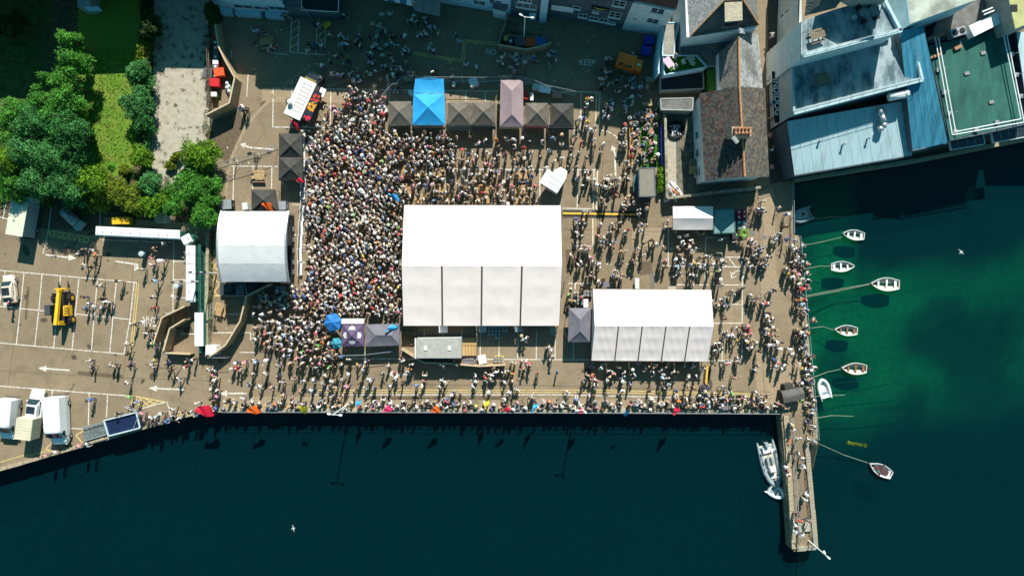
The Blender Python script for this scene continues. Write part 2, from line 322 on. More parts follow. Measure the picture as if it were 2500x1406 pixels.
# ------------------------------------------------------------------ road markings
zmark = [0]
def mark(mb, pts, w=0.12, gap=None):
    for i in range(len(pts) - 1):
        zmark[0] = (zmark[0] + 1) % 12; z = 0.014 + 0.0012 * zmark[0]
        a, b = W(*pts[i]), W(*pts[i + 1]); d = b - a; l = d.length
        if l < 1e-4: continue
        d /= l; nn = Vector((-d.y, d.x, 0)) * w / 2
        segs = [(0, l)] if not gap else [(k * (gap[0] + gap[1]), min(l, k * (gap[0] + gap[1]) + gap[0])) for k in range(int(l / sum(gap)) + 1)]
        for s0, s1 in segs:
            p, q2 = a + d * s0, a + d * s1
            mb.add([(v.x, v.y, z) for v in (p - nn, q2 - nn, q2 + nn, p + nn)], [(0, 1, 2, 3)])
wl, yl = MB(), MB()
for L_ in ([(0, 660), (335, 690)], [(0, 748), (320, 780)], [(0, 837), (303, 864)], [(13, 661), (-2, 748), (-6, 838)], [(59, 666), (50, 752), (40, 842)], [(103, 670), (95, 757), (85, 847)], [(148, 675), (140, 762), (131, 851)], [(193, 679), (184, 766), (176, 855)], [(238, 684), (230, 771), (223, 859)], [(284, 688), (276, 775), (268, 862)], [(328, 690), (318, 775), (303, 864)],
           [(0, 942), (180, 956), (329, 967)], [(128, 953), (124, 1040)], [(218, 959), (216, 1037)], [(263, 962), (260, 1018)], [(405, 981), (345, 997)], [(408, 981), (418, 1018)], [(122, 1043), (240, 1048)], [(245, 510), (245, 585)], [(425, 560), (422, 790)], [(425, 638), (470, 638)], [(425, 683), (470, 683)], [(425, 727), (470, 727)], [(440, 815), (475, 815)], [(250, 586), (425, 592)], [(126, 500), (118, 565), (105, 620)], [(20, 470), (7, 535)], [(0, 530), (35, 540)], [(0, 445), (5, 380)],
           [(712, 50), (708, 128)], [(731, 50), (727, 128)], [(774, 65), (772, 132)], [(796, 75), (793, 118)], [(708, 128), (793, 135)], [(565, 125), (566, 141)], [(662, 130), (702, 134)], [(606, 180), (603, 237)],
           [(667, 216), (951, 220), (1217, 223)], [(667, 216), (666, 311)], [(713, 216), (712, 311)], [(808, 218), (806, 311)], [(855, 218), (854, 250)], [(902, 220), (901, 300)], [(666, 311), (811, 312)], [(1137, 224), (1137, 248)], [(1185, 224), (1185, 248)], [(951, 220), (949, 248)], [(1350, 224), (1465, 226)], [(1419, 226), (1417, 320)], [(1456, 226), (1454, 320)], [(1465, 226), (1462, 318)], [(1400, 319), (1455, 320)],
           [(1387, 415), (1459, 415)], [(1450, 415), (1448, 511)], [(1411, 415), (1409, 510)], [(1373, 509), (1450, 510)], [(1447, 533), (1447, 601)], [(1410, 533), (1408, 600)], [(1397, 600), (1448, 601)], [(1459, 415), (1456, 511)],
           [(1632, 555), (1631, 650)], [(1723, 580), (1721, 705)], [(1723, 580), (1784, 580)], [(1813, 628), (1811, 880)], [(1632, 650), (1724, 651)], [(1650, 695), (1811, 696)], [(1780, 743), (1811, 743)], [(1741, 789), (1811, 789)], [(1729, 880), (1811, 880)], [(1763, 808), (1763, 880)], [(1388, 692), (1445, 692)], [(1404, 692), (1404, 706)],
           [(983, 876), (1440, 878)], [(724, 874), (983, 876)], [(888, 875), (887, 912)], [(1400, 835), (1400, 878)], [(766, 963), (1360, 963), (1860, 975)], [(565, 406), (678, 407)], [(571, 407), (569, 490)], [(618, 407), (617, 462)], [(664, 407), (663, 462)], [(527, 498), (547, 498)], [(540, 722), (612, 722)], [(550, 767), (600, 767)], [(522, 812), (612, 812)], [(585, 860), (625, 860)], [(612, 812), (612, 830)], [(700, 412), (980, 412), (1380, 415)], [(760, 330), (755, 500)], [(835, 330), (830, 560)], [(905, 330), (900, 620)], [(1042, 412), (1042, 500)], [(1088, 412), (1087, 500)], [(1135, 412), (1134, 500)], [(1180, 412), (1180, 500)], [(1227, 412), (1226, 500)], [(1318, 412), (1318, 500)], [(735, 598), (760, 598)], [(713, 500), (740, 500)]):
    mark(wl, L_, 0.13)
for x in (1036, 1081, 1127, 1173, 1219, 1265, 1310, 1356): mark(wl, [(x, 806), (x - 1, 876)], 0.12)
mark(wl, [(921, 60), (900, 136)], 0.14, (0.6, 0.3)); mark(wl, [(1465, 318), (1485, 322), (1503, 333), (1517, 352)], 0.14, (0.5, 0.25)); mark(wl, [(1480, 645), (1560, 645)], 0.1, (0.7, 0.6)); mark(wl, [(1635, 607), (1722, 607)], 0.12, (0.6, 0.3))
def arrow(tail, head, bend=None):
    pts = [tail, bend, head] if bend else [tail, head]
    a, b = W(*pts[-2]), W(*head); d = (b - a).normalized(); nn = Vector((-d.y, d.x, 0)); hb = b - d * (.7 if bend else 1.1)
    mark(wl, [(p[0], p[1]) for p in pts[:-1]] + [(hb.x * PPM + 1250, 703 - hb.y * PPM)], 0.22)
    wl.add([(v.x, v.y, 0.030) for v in (hb - nn * 0.42, b, hb + nn * 0.42)], [(0, 1, 2)])
arrow((170, 904), (93, 898)); arrow((450, 951), (363, 947)); arrow((602, 960), (534, 960)); arrow((1003, 914), (942, 912)); arrow((111, 622), (188, 631)); arrow((282, 638), (328, 662), (337, 646)); arrow((668, 365), (586, 352), (612, 361)); arrow((1503, 430), (1494, 355), (1501, 375))
for k in range(4):
    mark(yl, [(710, 118 - k * 19), (729, 104 - k * 19)], 0.14); mark(yl, [(773, 112 - k * 19), (795, 92 - k * 19)], 0.14); mark(wl, [(1735 + k * 22, 630), (1752 + k * 22, 651)], 0.14)
mark(wl, [(1724, 628), (1813, 628)], 0.13); mark(wl, [(1724, 651), (1813, 652)], 0.13)
for k in (0, 5): mark(yl, [(334 + k, 691), (318 + k, 862)], 0.1)
mark(yl, [(303, 865), (324, 865)], 0.1)
for k in (0, 5):
    mark(yl, [(775, 952 + k), (1460, 952 + k), (1862, 962 + k)], 0.1)
    mark(yl, [(1003, 127 + k), (1128 + k, 147 + k)], 0.11); mark(yl, [(1128 + k, 147 + k), (1132 + k, 98 + k)], 0.11); mark(yl, [(1132 + k, 98 + k), (1217, 106 + k)], 0.11)
    mark(yl, [(1451 + k, 415), (1449 + k, 511)], 0.06); mark(yl, [(1450 + k, 533), (1450 + k, 600)], 0.06); mark(yl, [(1457 + k, 226), (1455 + k, 318)], 0.06); mark(yl, [(120, 1096 + k), (60 - k, 1115)], 0.08)
mark(yl, [(329, 967), (405, 981)], 0.14); mark(yl, [(320, 985), (329, 967), (345, 997)], 0.14); mark(yl, [(340, 971), (363, 990)], 0.12); mark(yl, [(356, 973), (380, 988)], 0.12); mark(yl, [(372, 976), (342, 995)], 0.12); mark(yl, [(388, 979), (365, 990)], 0.12)
zz = [(523, 592), (533, 603), (522, 618), (537, 633), (522, 650), (536, 664), (523, 680), (537, 694), (523, 712), (533, 722)]
mark(yl, zz, 0.14); mark(yl, [(523, 722), (560, 722)], 0.16); mark(yl, [(420, 1018), (480, 1000), (520, 990)], 0.12); mark(yl, [(560, 722), (553, 700)], .1); mark(yl, [(545, 990), (900, 990)], .08); mark(yl, [(215, 1045), (185, 1062), (205, 1085)], 0.13); mark(yl, [(120, 1045), (132, 1060)], .13); mark(yl, [(138, 1070), (112, 1095), (126, 1102)], .13); mark(yl, [(0, 1128), (70, 1107)], .1); mark(yl, [(122, 562), (250, 583)], .1)
structure(wl, 'white_road_marking', _mats['white_paint']); structure(yl, 'yellow_road_marking', _mats['yellow_paint'])
kl = MB()
mark(kl, [(760, 160), (737, 176), (700, 205), (664, 238), (627, 277), (600, 312), (583, 345), (566, 385), (556, 430), (549, 500)], 0.42); mark(kl, [(800, 212), (855, 192)], 0.25)
structure(kl, 'drainage_channel', _mats['asphalt_pale'])
def ground_text(t, px, py, size, rz, mat, sx=1.0):
    o = lettering(t, size, mat, W(px, py, 0.034), rz, 0, 0.02, sx, name='painted_lettering'); o['kind'] = 'structure'; return o
ground_text('RESERVED', 166, 579, 1.15, math.radians(-10), _mats['yellow_paint'], 1.12)
ground_text('CLEAR', 377, 784, 1.9, math.radians(180), _mats['white_paint'], 0.55)
ground_text('KEEP', 384, 823, 1.9, math.radians(180), _mats['white_paint'], 0.55)
ground_text('NO', 1199, 128, 1.15, math.radians(-4), _mats['white_paint'], 0.75)
ground_text('PARKING', 1268, 139, 1.15, math.radians(-6), _mats['white_paint'], 0.85)
ground_text('KEEP', 1433, 154, 1.15, math.radians(-3), _mats['white_paint'], 0.85)
# wheelchair symbol painted on the bay
ws = MB(); pts = []
for k in range(15):
    t = math.radians(-60 + k * 17); pts.append((1802 + 14 * math.cos(t), 672 - 11 * math.sin(t)))
mark(ws, pts, 0.13); mark(ws, [(1783, 662), (1787, 680)], 0.16); mark(ws, [(1785, 668), (1796, 667)], 0.14); mark(ws, [(1787, 679), (1797, 675)], 0.14)
structure(ws, 'painted_wheelchair_symbol', _mats['white_paint'])

sm_ = MB()
for k in range(70):
    x, y = rnd.choice([(rnd.uniform(0, 330), rnd.uniform(600, 930)), (rnd.uniform(330, 700), rnd.uniform(780, 960)), (rnd.uniform(1380, 1900), rnd.uniform(420, 960)), (rnd.uniform(560, 720), rnd.uniform(230, 450))]); c = W(x, y); n_ = 9; a0 = rnd.uniform(0, 6); r = rnd.uniform(.08, .5) * rnd.choice((1, 1, 2)); e_ = rnd.uniform(.4, 1)
    sm_.add([(c.x + math.cos(a0) * r * math.cos(t) * rnd.uniform(.6, 1.2) - math.sin(a0) * r * e_ * math.sin(t), c.y + math.sin(a0) * r * math.cos(t) + math.cos(a0) * r * e_ * math.sin(t) * rnd.uniform(.6, 1.2), .0082 + .00002 * k) for t in [6.283 * i / n_ for i in range(n_)]], [tuple(range(n_))])
structure(sm_, 'oil_stain', M('oil_dark', (.075, .058, .040), .8, .4, 6))
tm = MB()
for P_ in ([(0, 905), (300, 922), (540, 930)], [(545, 470), (640, 330)], [(1380, 560), (1640, 566), (1860, 585)], [(700, 938), (1300, 940), (1880, 957)], [(1850, 430), (1856, 700), (1866, 980)], [(500, 900), (530, 1000)], [(640, 700), (640, 960)], [(1475, 330), (1465, 520)], [(1640, 640), (1630, 950)], [(60, 660), (20, 940)], [(330, 600), (300, 940)]): mark(tm, P_, .05)
for (x, y, r, a0, a1) in ((60, 900, 130, 20, 75), (70, 905, 118, 20, 70), (250, 640, 90, 190, 260), (260, 634, 90, 190, 262), (640, 330, 150, 120, 175), (1480, 480, 120, 300, 350), (420, 780, 150, 80, 120), (1850, 620, 200, 150, 190)):
    mark(tm, [(x + r * math.cos(math.radians(a)), y + r * .8 * math.sin(math.radians(a))) for a in range(a0, a1, 6)], .16)
structure(tm, 'tyre_mark', M('tyre_dark', (.13, .098, .062), .85, .3, 3))
patch('tar_repair', [(1560, 640), (1590, 636), (1594, 668), (1562, 672)], _mats['asphalt_dark'], .0065); patch('tar_repair', [(60, 780), (66, 700), (72, 700), (66, 782)], _mats['asphalt_dark'], .0065); patch('tar_repair', [(900, 968), (1240, 968), (1240, 976), (900, 976)], _mats['asphalt_dark'], .0068); patch('tar_repair', [(1380, 610), (1420, 606), (1425, 650), (1384, 655)], _mats['asphalt_dark'], .0065); patch('tar_repair', [(190, 905), (300, 915), (299, 925), (190, 914)], _mats['asphalt_dark'], .0065)
# ------------------------------------------------------------------ pier and quay edges: coping stones, rails, steps
stone_me = {}
def stones(parent, line, width, step, z=0.0, h=0.28, off=0.0):
    pts = [W(*p) for p in line]; seg = [(pts[i], pts[i + 1]) for i in range(len(pts) - 1)]
    for a, b in seg:
        d = b - a; l = d.length; d /= l; n = max(1, round(l / step)); nn = Vector((-d.y, d.x, 0))
        for k in range(n):
            c = a + d * (l * (k + 0.5) / n) + nn * (off + rnd.uniform(-0.03, 0.03)); L0 = l / n - 0.045
            key = (round(L0, 1), width, rnd.randrange(3))
            if key not in stone_me:
                m = MB(); s_ = lambda: rnd.uniform(-0.02, 0.02)
                m.box((0, 0, 0), (L0, width, h + s_()), top=(0.985, 0.95)); o = m.build('stone', _mats['coping'], local=True); stone_me[key] = o.data
            else: o = bpy.data.objects.new('stone', stone_me[key]); C.objects.link(o)
            o.parent = parent; o.location = Vector((c.x, c.y, z)) - parent.location; o.rotation_euler = (0, 0, math.atan2(d.y, d.x) + rnd.uniform(-0.01, 0.01))
def railing(name, label, line, h=1.05, posts=2.0, r=0.028, group=None, rails=(0.5, 1.0), z=0.0, mat=None):
    mat = mat or M('galvanised', (0.42, 0.45, 0.46), 0.45, 0.1, 6, metal=0.4)
    pts = [W(*p, z) for p in line]; t = thing(name, label, 'railing', pts[0], 0, group)
    for i in range(len(pts) - 1):
        d = pts[i + 1] - pts[i]; n = max(1, round(d.length / posts))
        for k in range(n + (1 if i == len(pts) - 2 else 0)):
            c = pts[i] + d * k / n; MB().tube(c, c + Vector((0, 0, h)), r, 5).build('post', mat, t)
    for f in rails:
        m = MB(); m.path([p + Vector((0, 0, h * f)) for p in pts], r, 5); m.build('rail', mat, t)
    return t
pier = thing('stone_pier', 'long narrow stone pier with pale capping running out into the water', 'pier', W(1945, 1150))
stones(pier, [(1918, 1014), (1938, 1338)], 0.72, 1.25, 0.0, 0.25); stones(pier, [(1968, 1080), (1991, 1335)], 0.62, 1.25, 0.0, 0.25); stones(pier, [(1944, 1338), (1990, 1335)], 0.6, 1.1, 0.012, 0.25)
m = MB(); m.box(W(1962, 1285, 0.0), (1.6, 1.1, 0.35), 0.1); m.build('step_block', _mats['concrete'], pier)
# moss-green stair flight down into the water, the treads as parts
stair = thing('stone_steps', 'wet stone steps beside the pier going down under the water', 'steps', W(1980, 1080, -3))
for k in range(26):
    z = 0.0 - 0.12 * k; y = 1079 + 5.0 * k; xa = 1963 + (y - 1078) * 0.105
    a = W(xa + 3, y + 1, 0); b = W(1998, y + 5.2, 0)
    m = MB(); cx_, cy_ = (a.x + b.x) / 2, (a.y + b.y) / 2; m.box((cx_, cy_, -6), (abs(b.x - a.x), 0.27, 6 + z)); m.box((cx_, cy_ - .065, z + .002), (abs(b.x - a.x) - .05, .11, .012), mi=1)
    m.build('tread', [M('tread_dry', (0.27, 0.23, 0.16), 0.9, 0.35, 4, 0.4, 9) if k < 13 else M('tread_weedy', (0.07, 0.10, 0.025), 0.9, 0.5, 4, 0.5, 9), M('tread_wet', (.03, .035, .02), .6, .3, 4)], stair)
kerb = thing('quay_edge', 'pale stone coping along the water edge east of the crowd', 'coping', W(1965, 800))
stones(kerb, [(1943, 577), (1960, 760), (1978, 960), (1987, 1015), (1990, 1072)], 0.6, 1.2, 0, 0.22)
kerb = thing('quay_edge', 'grey concrete coping along the long straight water edge below the marquees', 'coping', W(1200, 1000))
stones(kerb, [(548, 1000), (1200, 1000), (1902, 1003)], 0.45, 2.2, 0, 0.2)
kerb = thing('quay_edge', 'coping along the slanting water edge below the parked vans', 'coping', W(250, 1070))
stones(kerb, [(-60, 1163), (338, 1047), (478, 1008), (544, 1000)], 0.45, 2.2, 0, 0.2)
kerb = thing('sea_wall_edge', 'dark kerb wall at the foot of the waterfront building', 'wall', W(2200, 395))
stones(kerb, [(1938, 441), (2228, 394), (2500, 341), (2760, 294)], 0.5, 2.5, 0, 0.5)
railing('railing', 'galvanised railing on the long straight water edge below the marquees', [(548, 1003), (900, 1003), (1200, 1004), (1560, 1005), (1904, 1007)])
railing('railing', 'railing on the water side of the quay where rowing boats are tied', [(1947, 578), (1964, 760), (1982, 960), (1992, 1070)])
railing('railing', 'railing by the alley corner above the moored grey dinghy', [(1930, 450), (1932, 572)], r=.035)
railing('railing', 'thin railing along the pier edge facing the big inflatable boat', [(1929, 1016), (1946, 1320)], r=.035)
railing('railing', 'thin railing along the pier edge beside the stone steps', [(1964, 1082), (1982, 1325)], r=.035)
railing('railing', 'railing around the tip of the pier', [(1946, 1322), (1944, 1334), (1986, 1331), (1983, 1300)], r=.035)
railing('railing', 'scaffold tube railing beside the dark flat container at the water edge', [(336, 1043), (350, 1005), (316, 990)], r=.035)
# ------------------------------------------------------------------ buildings
M('white_wall', (0.62, 0.66, 0.66), 0.85, 0.10, 1.2, 0.1, 10); M('blue_wall', (0.42, 0.62, 0.70), 0.85, 0.1, 1.2)
M('grey_wall', (0.34, 0.33, 0.30), 0.85, 0.15, 1.2, 0.15, 10); M('dark_wall', (0.085, 0.105, 0.125), 0.8, 0.25, 1.5, 0.2, 12)
M('glass', (0.02, 0.03, 0.04), 0.08, 0.2, 1.0, spec=0.6); M('frame_white', (0.72, 0.74, 0.73), 0.5, 0.05, 3)
M('slate', (1, 1, 1), 0.75, 0.30, 7, attr='Col', detail=6); M('clay', (0.36, 0.16, 0.075), 0.85, 0.25, 4); M('ridge_tile', (0.42, 0.22, 0.10), 0.85, 0.3, 6)
M('felt', (0.14, 0.14, 0.13), 0.9, 0.25, 1.5, 0.3, 20); M('lead', (0.22, 0.22, 0.21), 0.7, 0.15, 2)
M('black', (0.015, 0.016, 0.018), 0.6, 0.2, 4); M('wood', (0.42, 0.27, 0.13), 0.75, 0.25, 6); M('ply', (0.40, 0.29, 0.17), 0.75, 0.18, 4); M('old_wood', (0.19, 0.155, 0.105), 0.85, 0.3, 6)
M('steel', (0.45, 0.47, 0.48), 0.4, 0.1, 5, metal=0.6); M('metal_white', (0.75, 0.76, 0.75), 0.4, 0.05, 5)
M('green_turf', (0.035, 0.13, 0.012), 0.95, 0.3, 6, 0.4, 30)

def slates(name, quad, parent, colf, rw=0.30, ch=0.26, mat=None):
    """courses of separate slates on a sloping quad (eave a->b, ridge d->c)"""
    a, b, c, d = [Vector(p) for p in quad]; n = (b - a).cross(d - a).normalized()
    if n.z < 0: n = -n
    rows = max(2, int((d - a).length / ch)); m = MB()
    for r in range(rows):
        e0 = a.lerp(d, r / rows); f0 = b.lerp(c, r / rows); e1 = a.lerp(d, (r + 1.25) / rows) if r < rows - 1 else d; f1 = b.lerp(c, (r + 1.25) / rows) if r < rows - 1 else c
        k = max(1, int((f0 - e0).length / rw)); of = 0.5 * (r % 2)
        for i in range(k + 1):
            u0 = max(0, (i - of + 0.03) / k); u1 = min(1, (i + 1 - of - 0.03) / k)
            if u1 - u0 < 0.1 / k: continue
            lift = 0.035 + rnd.uniform(0, 0.02); p = e0.lerp(f0, u0) + n * lift; q_ = e0.lerp(f0, u1) + n * (lift + rnd.uniform(-.008, .008)); s_ = e1.lerp(f1, u1) + n * 0.008; t_ = e1.lerp(f1, u0) + n * 0.008
            col = colf((u0 + u1) / 2, r / rows)
            m.add([p, q_, s_, t_, p - n * lift, q_ - n * lift], [(0, 1, 2, 3), (4, 5, 1, 0)], 0, col)
    o = m.build(name, mat or _mats['slate'], parent); o['kind'] = 'stuff'; return o
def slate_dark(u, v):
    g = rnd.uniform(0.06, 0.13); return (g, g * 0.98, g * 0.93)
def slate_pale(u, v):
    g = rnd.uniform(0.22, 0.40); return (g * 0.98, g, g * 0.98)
def slate_mossy(u, v):
    g = rnd.uniform(0.028, 0.092); t = rnd.random()
    if t < 0.16: return (g * 1.5, g * 1.08, g * 0.72)
    if t < 0.32: return (g * 1.6, g * 0.8, g * .7)
    return (g, g, g * 0.93)
def slate_rust(u, v):
    g = rnd.uniform(0.05, 0.135); t = rnd.random()
    return (g * 1.6, g * 1.2, g * 0.78) if t < 0.3 else (g * 1.05, g, g * 0.87)

def window(parent, A, B, px, py, w, h, panes=(2, 2), frame=None, sill=True, out=0.05):
    """window on the wall whose ground line is A-B (pixels); centre at pixel px,py"""
    u, z = wall_uz(px, py, A, B); a, b = W(*A), W(*B); d = (b - a).normalized(); nrm = Vector((d.y, -d.x, 0))
    if nrm.dot(-a) < 0: nrm = -nrm                   # faces the camera axis
    c = a.lerp(b, u) + Vector((0, 0, z)); fr = frame or _mats['frame_white']; up = Vector((0, 0, 1))
    def bar(m, x0, x1, z0, z1, t, o0=0.0):
        P = [c + d * x + up * y + nrm * o for o in (o0 - 0.02, o0 + t) for x, y in ((x0, z0), (x1, z0), (x1, z1), (x0, z1))]
        m.add(P, [(3, 2, 1, 0), (4, 5, 6, 7), (0, 1, 5, 4), (1, 2, 6, 5), (2, 3, 7, 6), (3, 0, 4, 7)])
    W0 = MB(); bar(W0, -w / 2, w / 2, -h / 2, h / 2, 0.02); win = W0.build('window', _mats['glass'], parent)
    f = MB(); t = 0.07
    bar(f, -w / 2 - t, -w / 2, -h / 2 - t, h / 2 + t, out); bar(f, w / 2, w / 2 + t, -h / 2 - t, h / 2 + t, out); bar(f, -w / 2, w / 2, h / 2, h / 2 + t, out); bar(f, -w / 2, w / 2, -h / 2 - t, -h / 2, out)
    for i in range(1, panes[0]): x = -w / 2 + w * i / panes[0]; bar(f, x - 0.03, x + 0.03, -h / 2, h / 2, out - 0.01)
    for i in range(1, panes[1]): y = -h / 2 + h * i / panes[1]; bar(f, -w / 2, w / 2, y - 0.03, y + 0.03, out - 0.014)
    o = f.build('frame', fr, win)
    if sill: s_ = MB(); bar(s_, -w / 2 - 0.15, w / 2 + 0.15, -h / 2 - 0.2, -h / 2 - 0.075, 0.16); s_.build('sill', fr, win)
    return win
def gp(*pts): return [W(x, y)[:2] for x, y in pts]

# --- pale blue house, top-left of the yard (its roof lies out of the picture)
A1, B1 = (538, 24), (712, 36)
h = thing('house', 'pale blue house front with dark windows at the top of the shaded yard', 'house', W(625, 0))
h2 = lambda P, up: (P[0], P[1] - up)
m = MB(); m.prism(gp(A1, B1, (706, -130), (532, -140)), 0, 7.0); m.build('wall', _mats['blue_wall'], h)
m = MB(); e = [W(534, -26 + 50), W(716, 38), W(707, -135), (W(530, -145))]
r0, r1 = (W(532, -60) + Vector((0, 0, 9.3))), (W(712, -48) + Vector((0, 0, 9.3)))
ee = [Vector((p.x, p.y, 7.0)) for p in e]; m.add([*ee, r0, r1], [(0, 1, 5, 4), (2, 3, 4, 5), (1, 2, 5), (3, 0, 4)]); m.build('roof', _mats['felt'], h)
for px, py, w_ in ((605, 14, 3.6), (640, 18, 1.9), (682, 18, 3.0)): window(h, A1, B1, px, py + 3, w_, 1.0, (3, 1))
m = MB(); a, b = W(*A1), W(*B1); 
for u, wd_ in ((0.12, 1.5), (0.42, 3.2), (0.78, 2.2)):
    c = a.lerp(b, u); m = MB(); m.box((c.x, c.y - 0.45, 0), (wd_, 0.8, 0.9), math.atan2((b - a).y, (b - a).x)); m.build('planter_ledge', _mats['blue_wall'], h)
e1 = thing('house_extension', 'dark flat-roofed extension with a pale roof edge beside the pale blue house', 'extension', W(775, 0))
m = MB(); m.prism(gp((716, 44), (838, 50), (834, -100), (722, -110)), 0, 3.4); m.build('wall', _mats['dark_wall'], e1)
m = MB(); m.prism([W(738, 24, 3.4)[:2], W(824, 29, 3.4)[:2], W(826, -90, 3.4)[:2], W(740, -96, 3.4)[:2]], 3.40, 3.46); m.build('roof', _mats['black'], e1)
m = MB()
for a, b in (((736, 25), (826, 30)), ((826, 30), (828, -92)), ((736, 25), (738, -97))): m.tube(W(*a, 3.5), W(*b, 3.5), 0.05, 4)
m.build('roof_edge', _mats['frame_white'], e1)
t = thing('pole', 'tall thin leaning-looking pole by the dark extension', 'pole', W(765, 52)); m = MB(); m.tube(W(765, 52), W(765, 52) + Vector((0, 0, 7.5)), 0.07, 6, 0.045); m.build('shaft', _mats['steel'], t)
# --- far garden houses just out of the frame whose shade falls on the lawn and gravel
def plain_house(name, label, poly, eave, ridge_h, wallm, roofm, n_win=0):
    hh = thing(name, label, 'house', W(sum(p[0] for p in poly) / 4, sum(p[1] for p in poly) / 4))
    m = MB(); m.prism(gp(*poly), 0, eave); m.build('wall', wallm, hh)
    p = [W(*q_) for q_ in poly]; p = [Vector((v.x, v.y, eave)) for v in p]
    c = sum(p, Vector()) / 4; p = [v + (v - c).normalized() * 0.4 for v in p]
    r0 = p[0].lerp(p[3], 0.5) + Vector((0, 0, ridge_h)); r1 = p[1].lerp(p[2], 0.5) + Vector((0, 0, ridge_h))
    m = MB(); m.add([*p, r0, r1], [(0, 1, 5, 4), (2, 3, 4, 5), (1, 2, 5), (3, 0, 4), (3, 2, 1, 0)]); m.build('roof', roofm, hh)
    return hh
plain_house('house', 'grey-roofed terrace house above the shaded garden, its shade crossing the lawn', [(200, 2), (372, -4), (372, -170), (200, -160)], 8.2, 2.2, _mats['grey_wall'], _mats['felt'])
plain_house('house', 'terrace house beyond the top corner whose shade covers the dark garden', [(-260, -10), (180, -12), (180, -180), (-260, -180)], 11.6, 3.0, _mats['grey_wall'], _mats['felt'])
plain_house('house', 'gabled house beyond the gravel lot whose shade crosses the gravel', [(376, -20), (530, -16), (530, -170), (376, -175)], 8.3, 2.2, _mats['grey_wall'], _mats['felt'])
plain_house('house', 'long roofed house behind the shaded yard and the extension', [(690, -58), (905, -50), (905, -180), (690, -180)], 12.6, 2.6, _mats['grey_wall'], _mats['felt'])
plain_house('house', 'tall roofed house behind the awning shop', [(912, -6), (1075, 2), (1075, -160), (912, -165)], 11.7, 2.6, _mats['blue_wall'], _mats['felt'])
t = thing('garden_shed', 'small shed with pale flat roof in the dark top garden', 'shed', W(230, 15)); m = MB(); m.box(W(230, 18), (1.6, 1.9, 2.2)); m.build('wall', _mats['grey_wall'], t); m = MB(); m.prism([W(x, y, 2.25)[:2] for x, y in ((205, 17), (240, 17), (250, 28), (216, 28))], 2.2, 2.3); m.build('roof', _mats['blue_wall'], t)
# --- awning shop and porch
A, B = (914, 13), (1013, 34)
t = thing('shop_awning', 'blue and white striped awning in the shade at the top edge', 'awning', W(960, 20))
a, b = W(*A), W(*B); up = Vector((0, 0, 2.6)); back = Vector((0.2, 1.1, 0.9)); n_ = 7
for k in range(n_):
    m = MB(); p = a.lerp(b, k / n_ + 0.004); q_ = a.lerp(b, (k + 1) / n_ - 0.004); m.add([p + up, q_ + up, q_ + up + back, p + up + back, p + up - Vector((0, 0, .25)), q_ + up - Vector((0, 0, .25))], [(0, 1, 2, 3), (4, 5, 1, 0)]); m.build('stripe', _mats['white_wall'] if k % 2 == 0 else M('awning_blue', (0.05, 0.16, 0.26), 0.8), t)
t = thing('porch', 'grey flat-roofed porch with panel seams beside the striped awning', 'porch', W(1043, 20))
m = MB(); m.prism([W(x, y, 0)[:2] for x, y in ((1012, 28), (1074, 42), (1078, -20), (1016, -30))], 0, 3.0); m.build('wall', _mats['grey_wall'], t)
for k in range(3):
    P = [W(1012 + 21.5 * k + 1, -18 + 2 * k, 3.0), W(1012 + 21.5 * (k + 1) - 1, -16 + 2 * k, 3.0), W(1011 + 21.5 * (k + 1) - 1, 27 + 4.6 * (k + 1), 3.0), W(1011 + 21.5 * k + 1, 27 + 4.6 * k, 3.0)]
    m = MB(); m.prism([p[:2] for p in P], 3.003, 3.09); m.build('roof_panel', _mats['lead'], t)
# --- house row with the walled yard
A3, B3 = (1077, 8), (1248, 36)
h = thing('house', 'pale house front with two windows behind the walled yard corner', 'house', W(1160, 0)); m = MB(); m.prism(gp(A3, B3, (1250, -130), (1080, -140)), 0, 9.8); m.build('wall', _mats['blue_wall'], h)
for px, py in ((1112, -4), (1170, 7), (1210, 6)): window(h, A3, B3, px, py, 1.5, 1.1, (2, 2))
t = thing('lean_to', 'lean-to with dark sloping roof and white wall by the walled yard', 'lean-to', W(1226, 45)); P = gp((1204, 42), (1234, 50), (1250, 22), (1212, 12))
m = MB(); m.prism(P, 0, 2.6); m.build('wall', _mats['white_wall'], t); Q = [Vector((*p, z)) for p, z in zip(P, (2.65, 2.65, 3.5, 3.5))]; m = MB(); m.add(Q, [(0, 1, 2, 3)]); m.build('roof', _mats['dark_wall'], t)
A4, B4 = (1250, 40), (1330, 52)
h = thing('house', 'dark blue brick house front with white pilaster above the planted yard', 'house', W(1290, 10)); m = MB(); m.prism(gp(A4, B4, (1332, -120), (1252, -130)), 0, 9.5); m.build('wall', _mats['dark_wall'], h)
for px, py, w_ in ((1282, 0, 1.6), (1285, 15, 2.4)): window(h, A4, B4, px, py, w_, 1.1, (3, 2))
m = MB(); a, b = W(*A4), W(*B4); c = a.lerp(b, 0.93); m.box((c.x, c.y - 0.12, 0), (0.9, 0.3, 9.3), 0); m.build('pilaster', _mats['blue_wall'], h)
m = MB(); c = a.lerp(b, .62); m.box((c.x, c.y - .1, 0), (0.9, 0.15, 2.1)); m.build('door', _mats['blue_wall'], h)
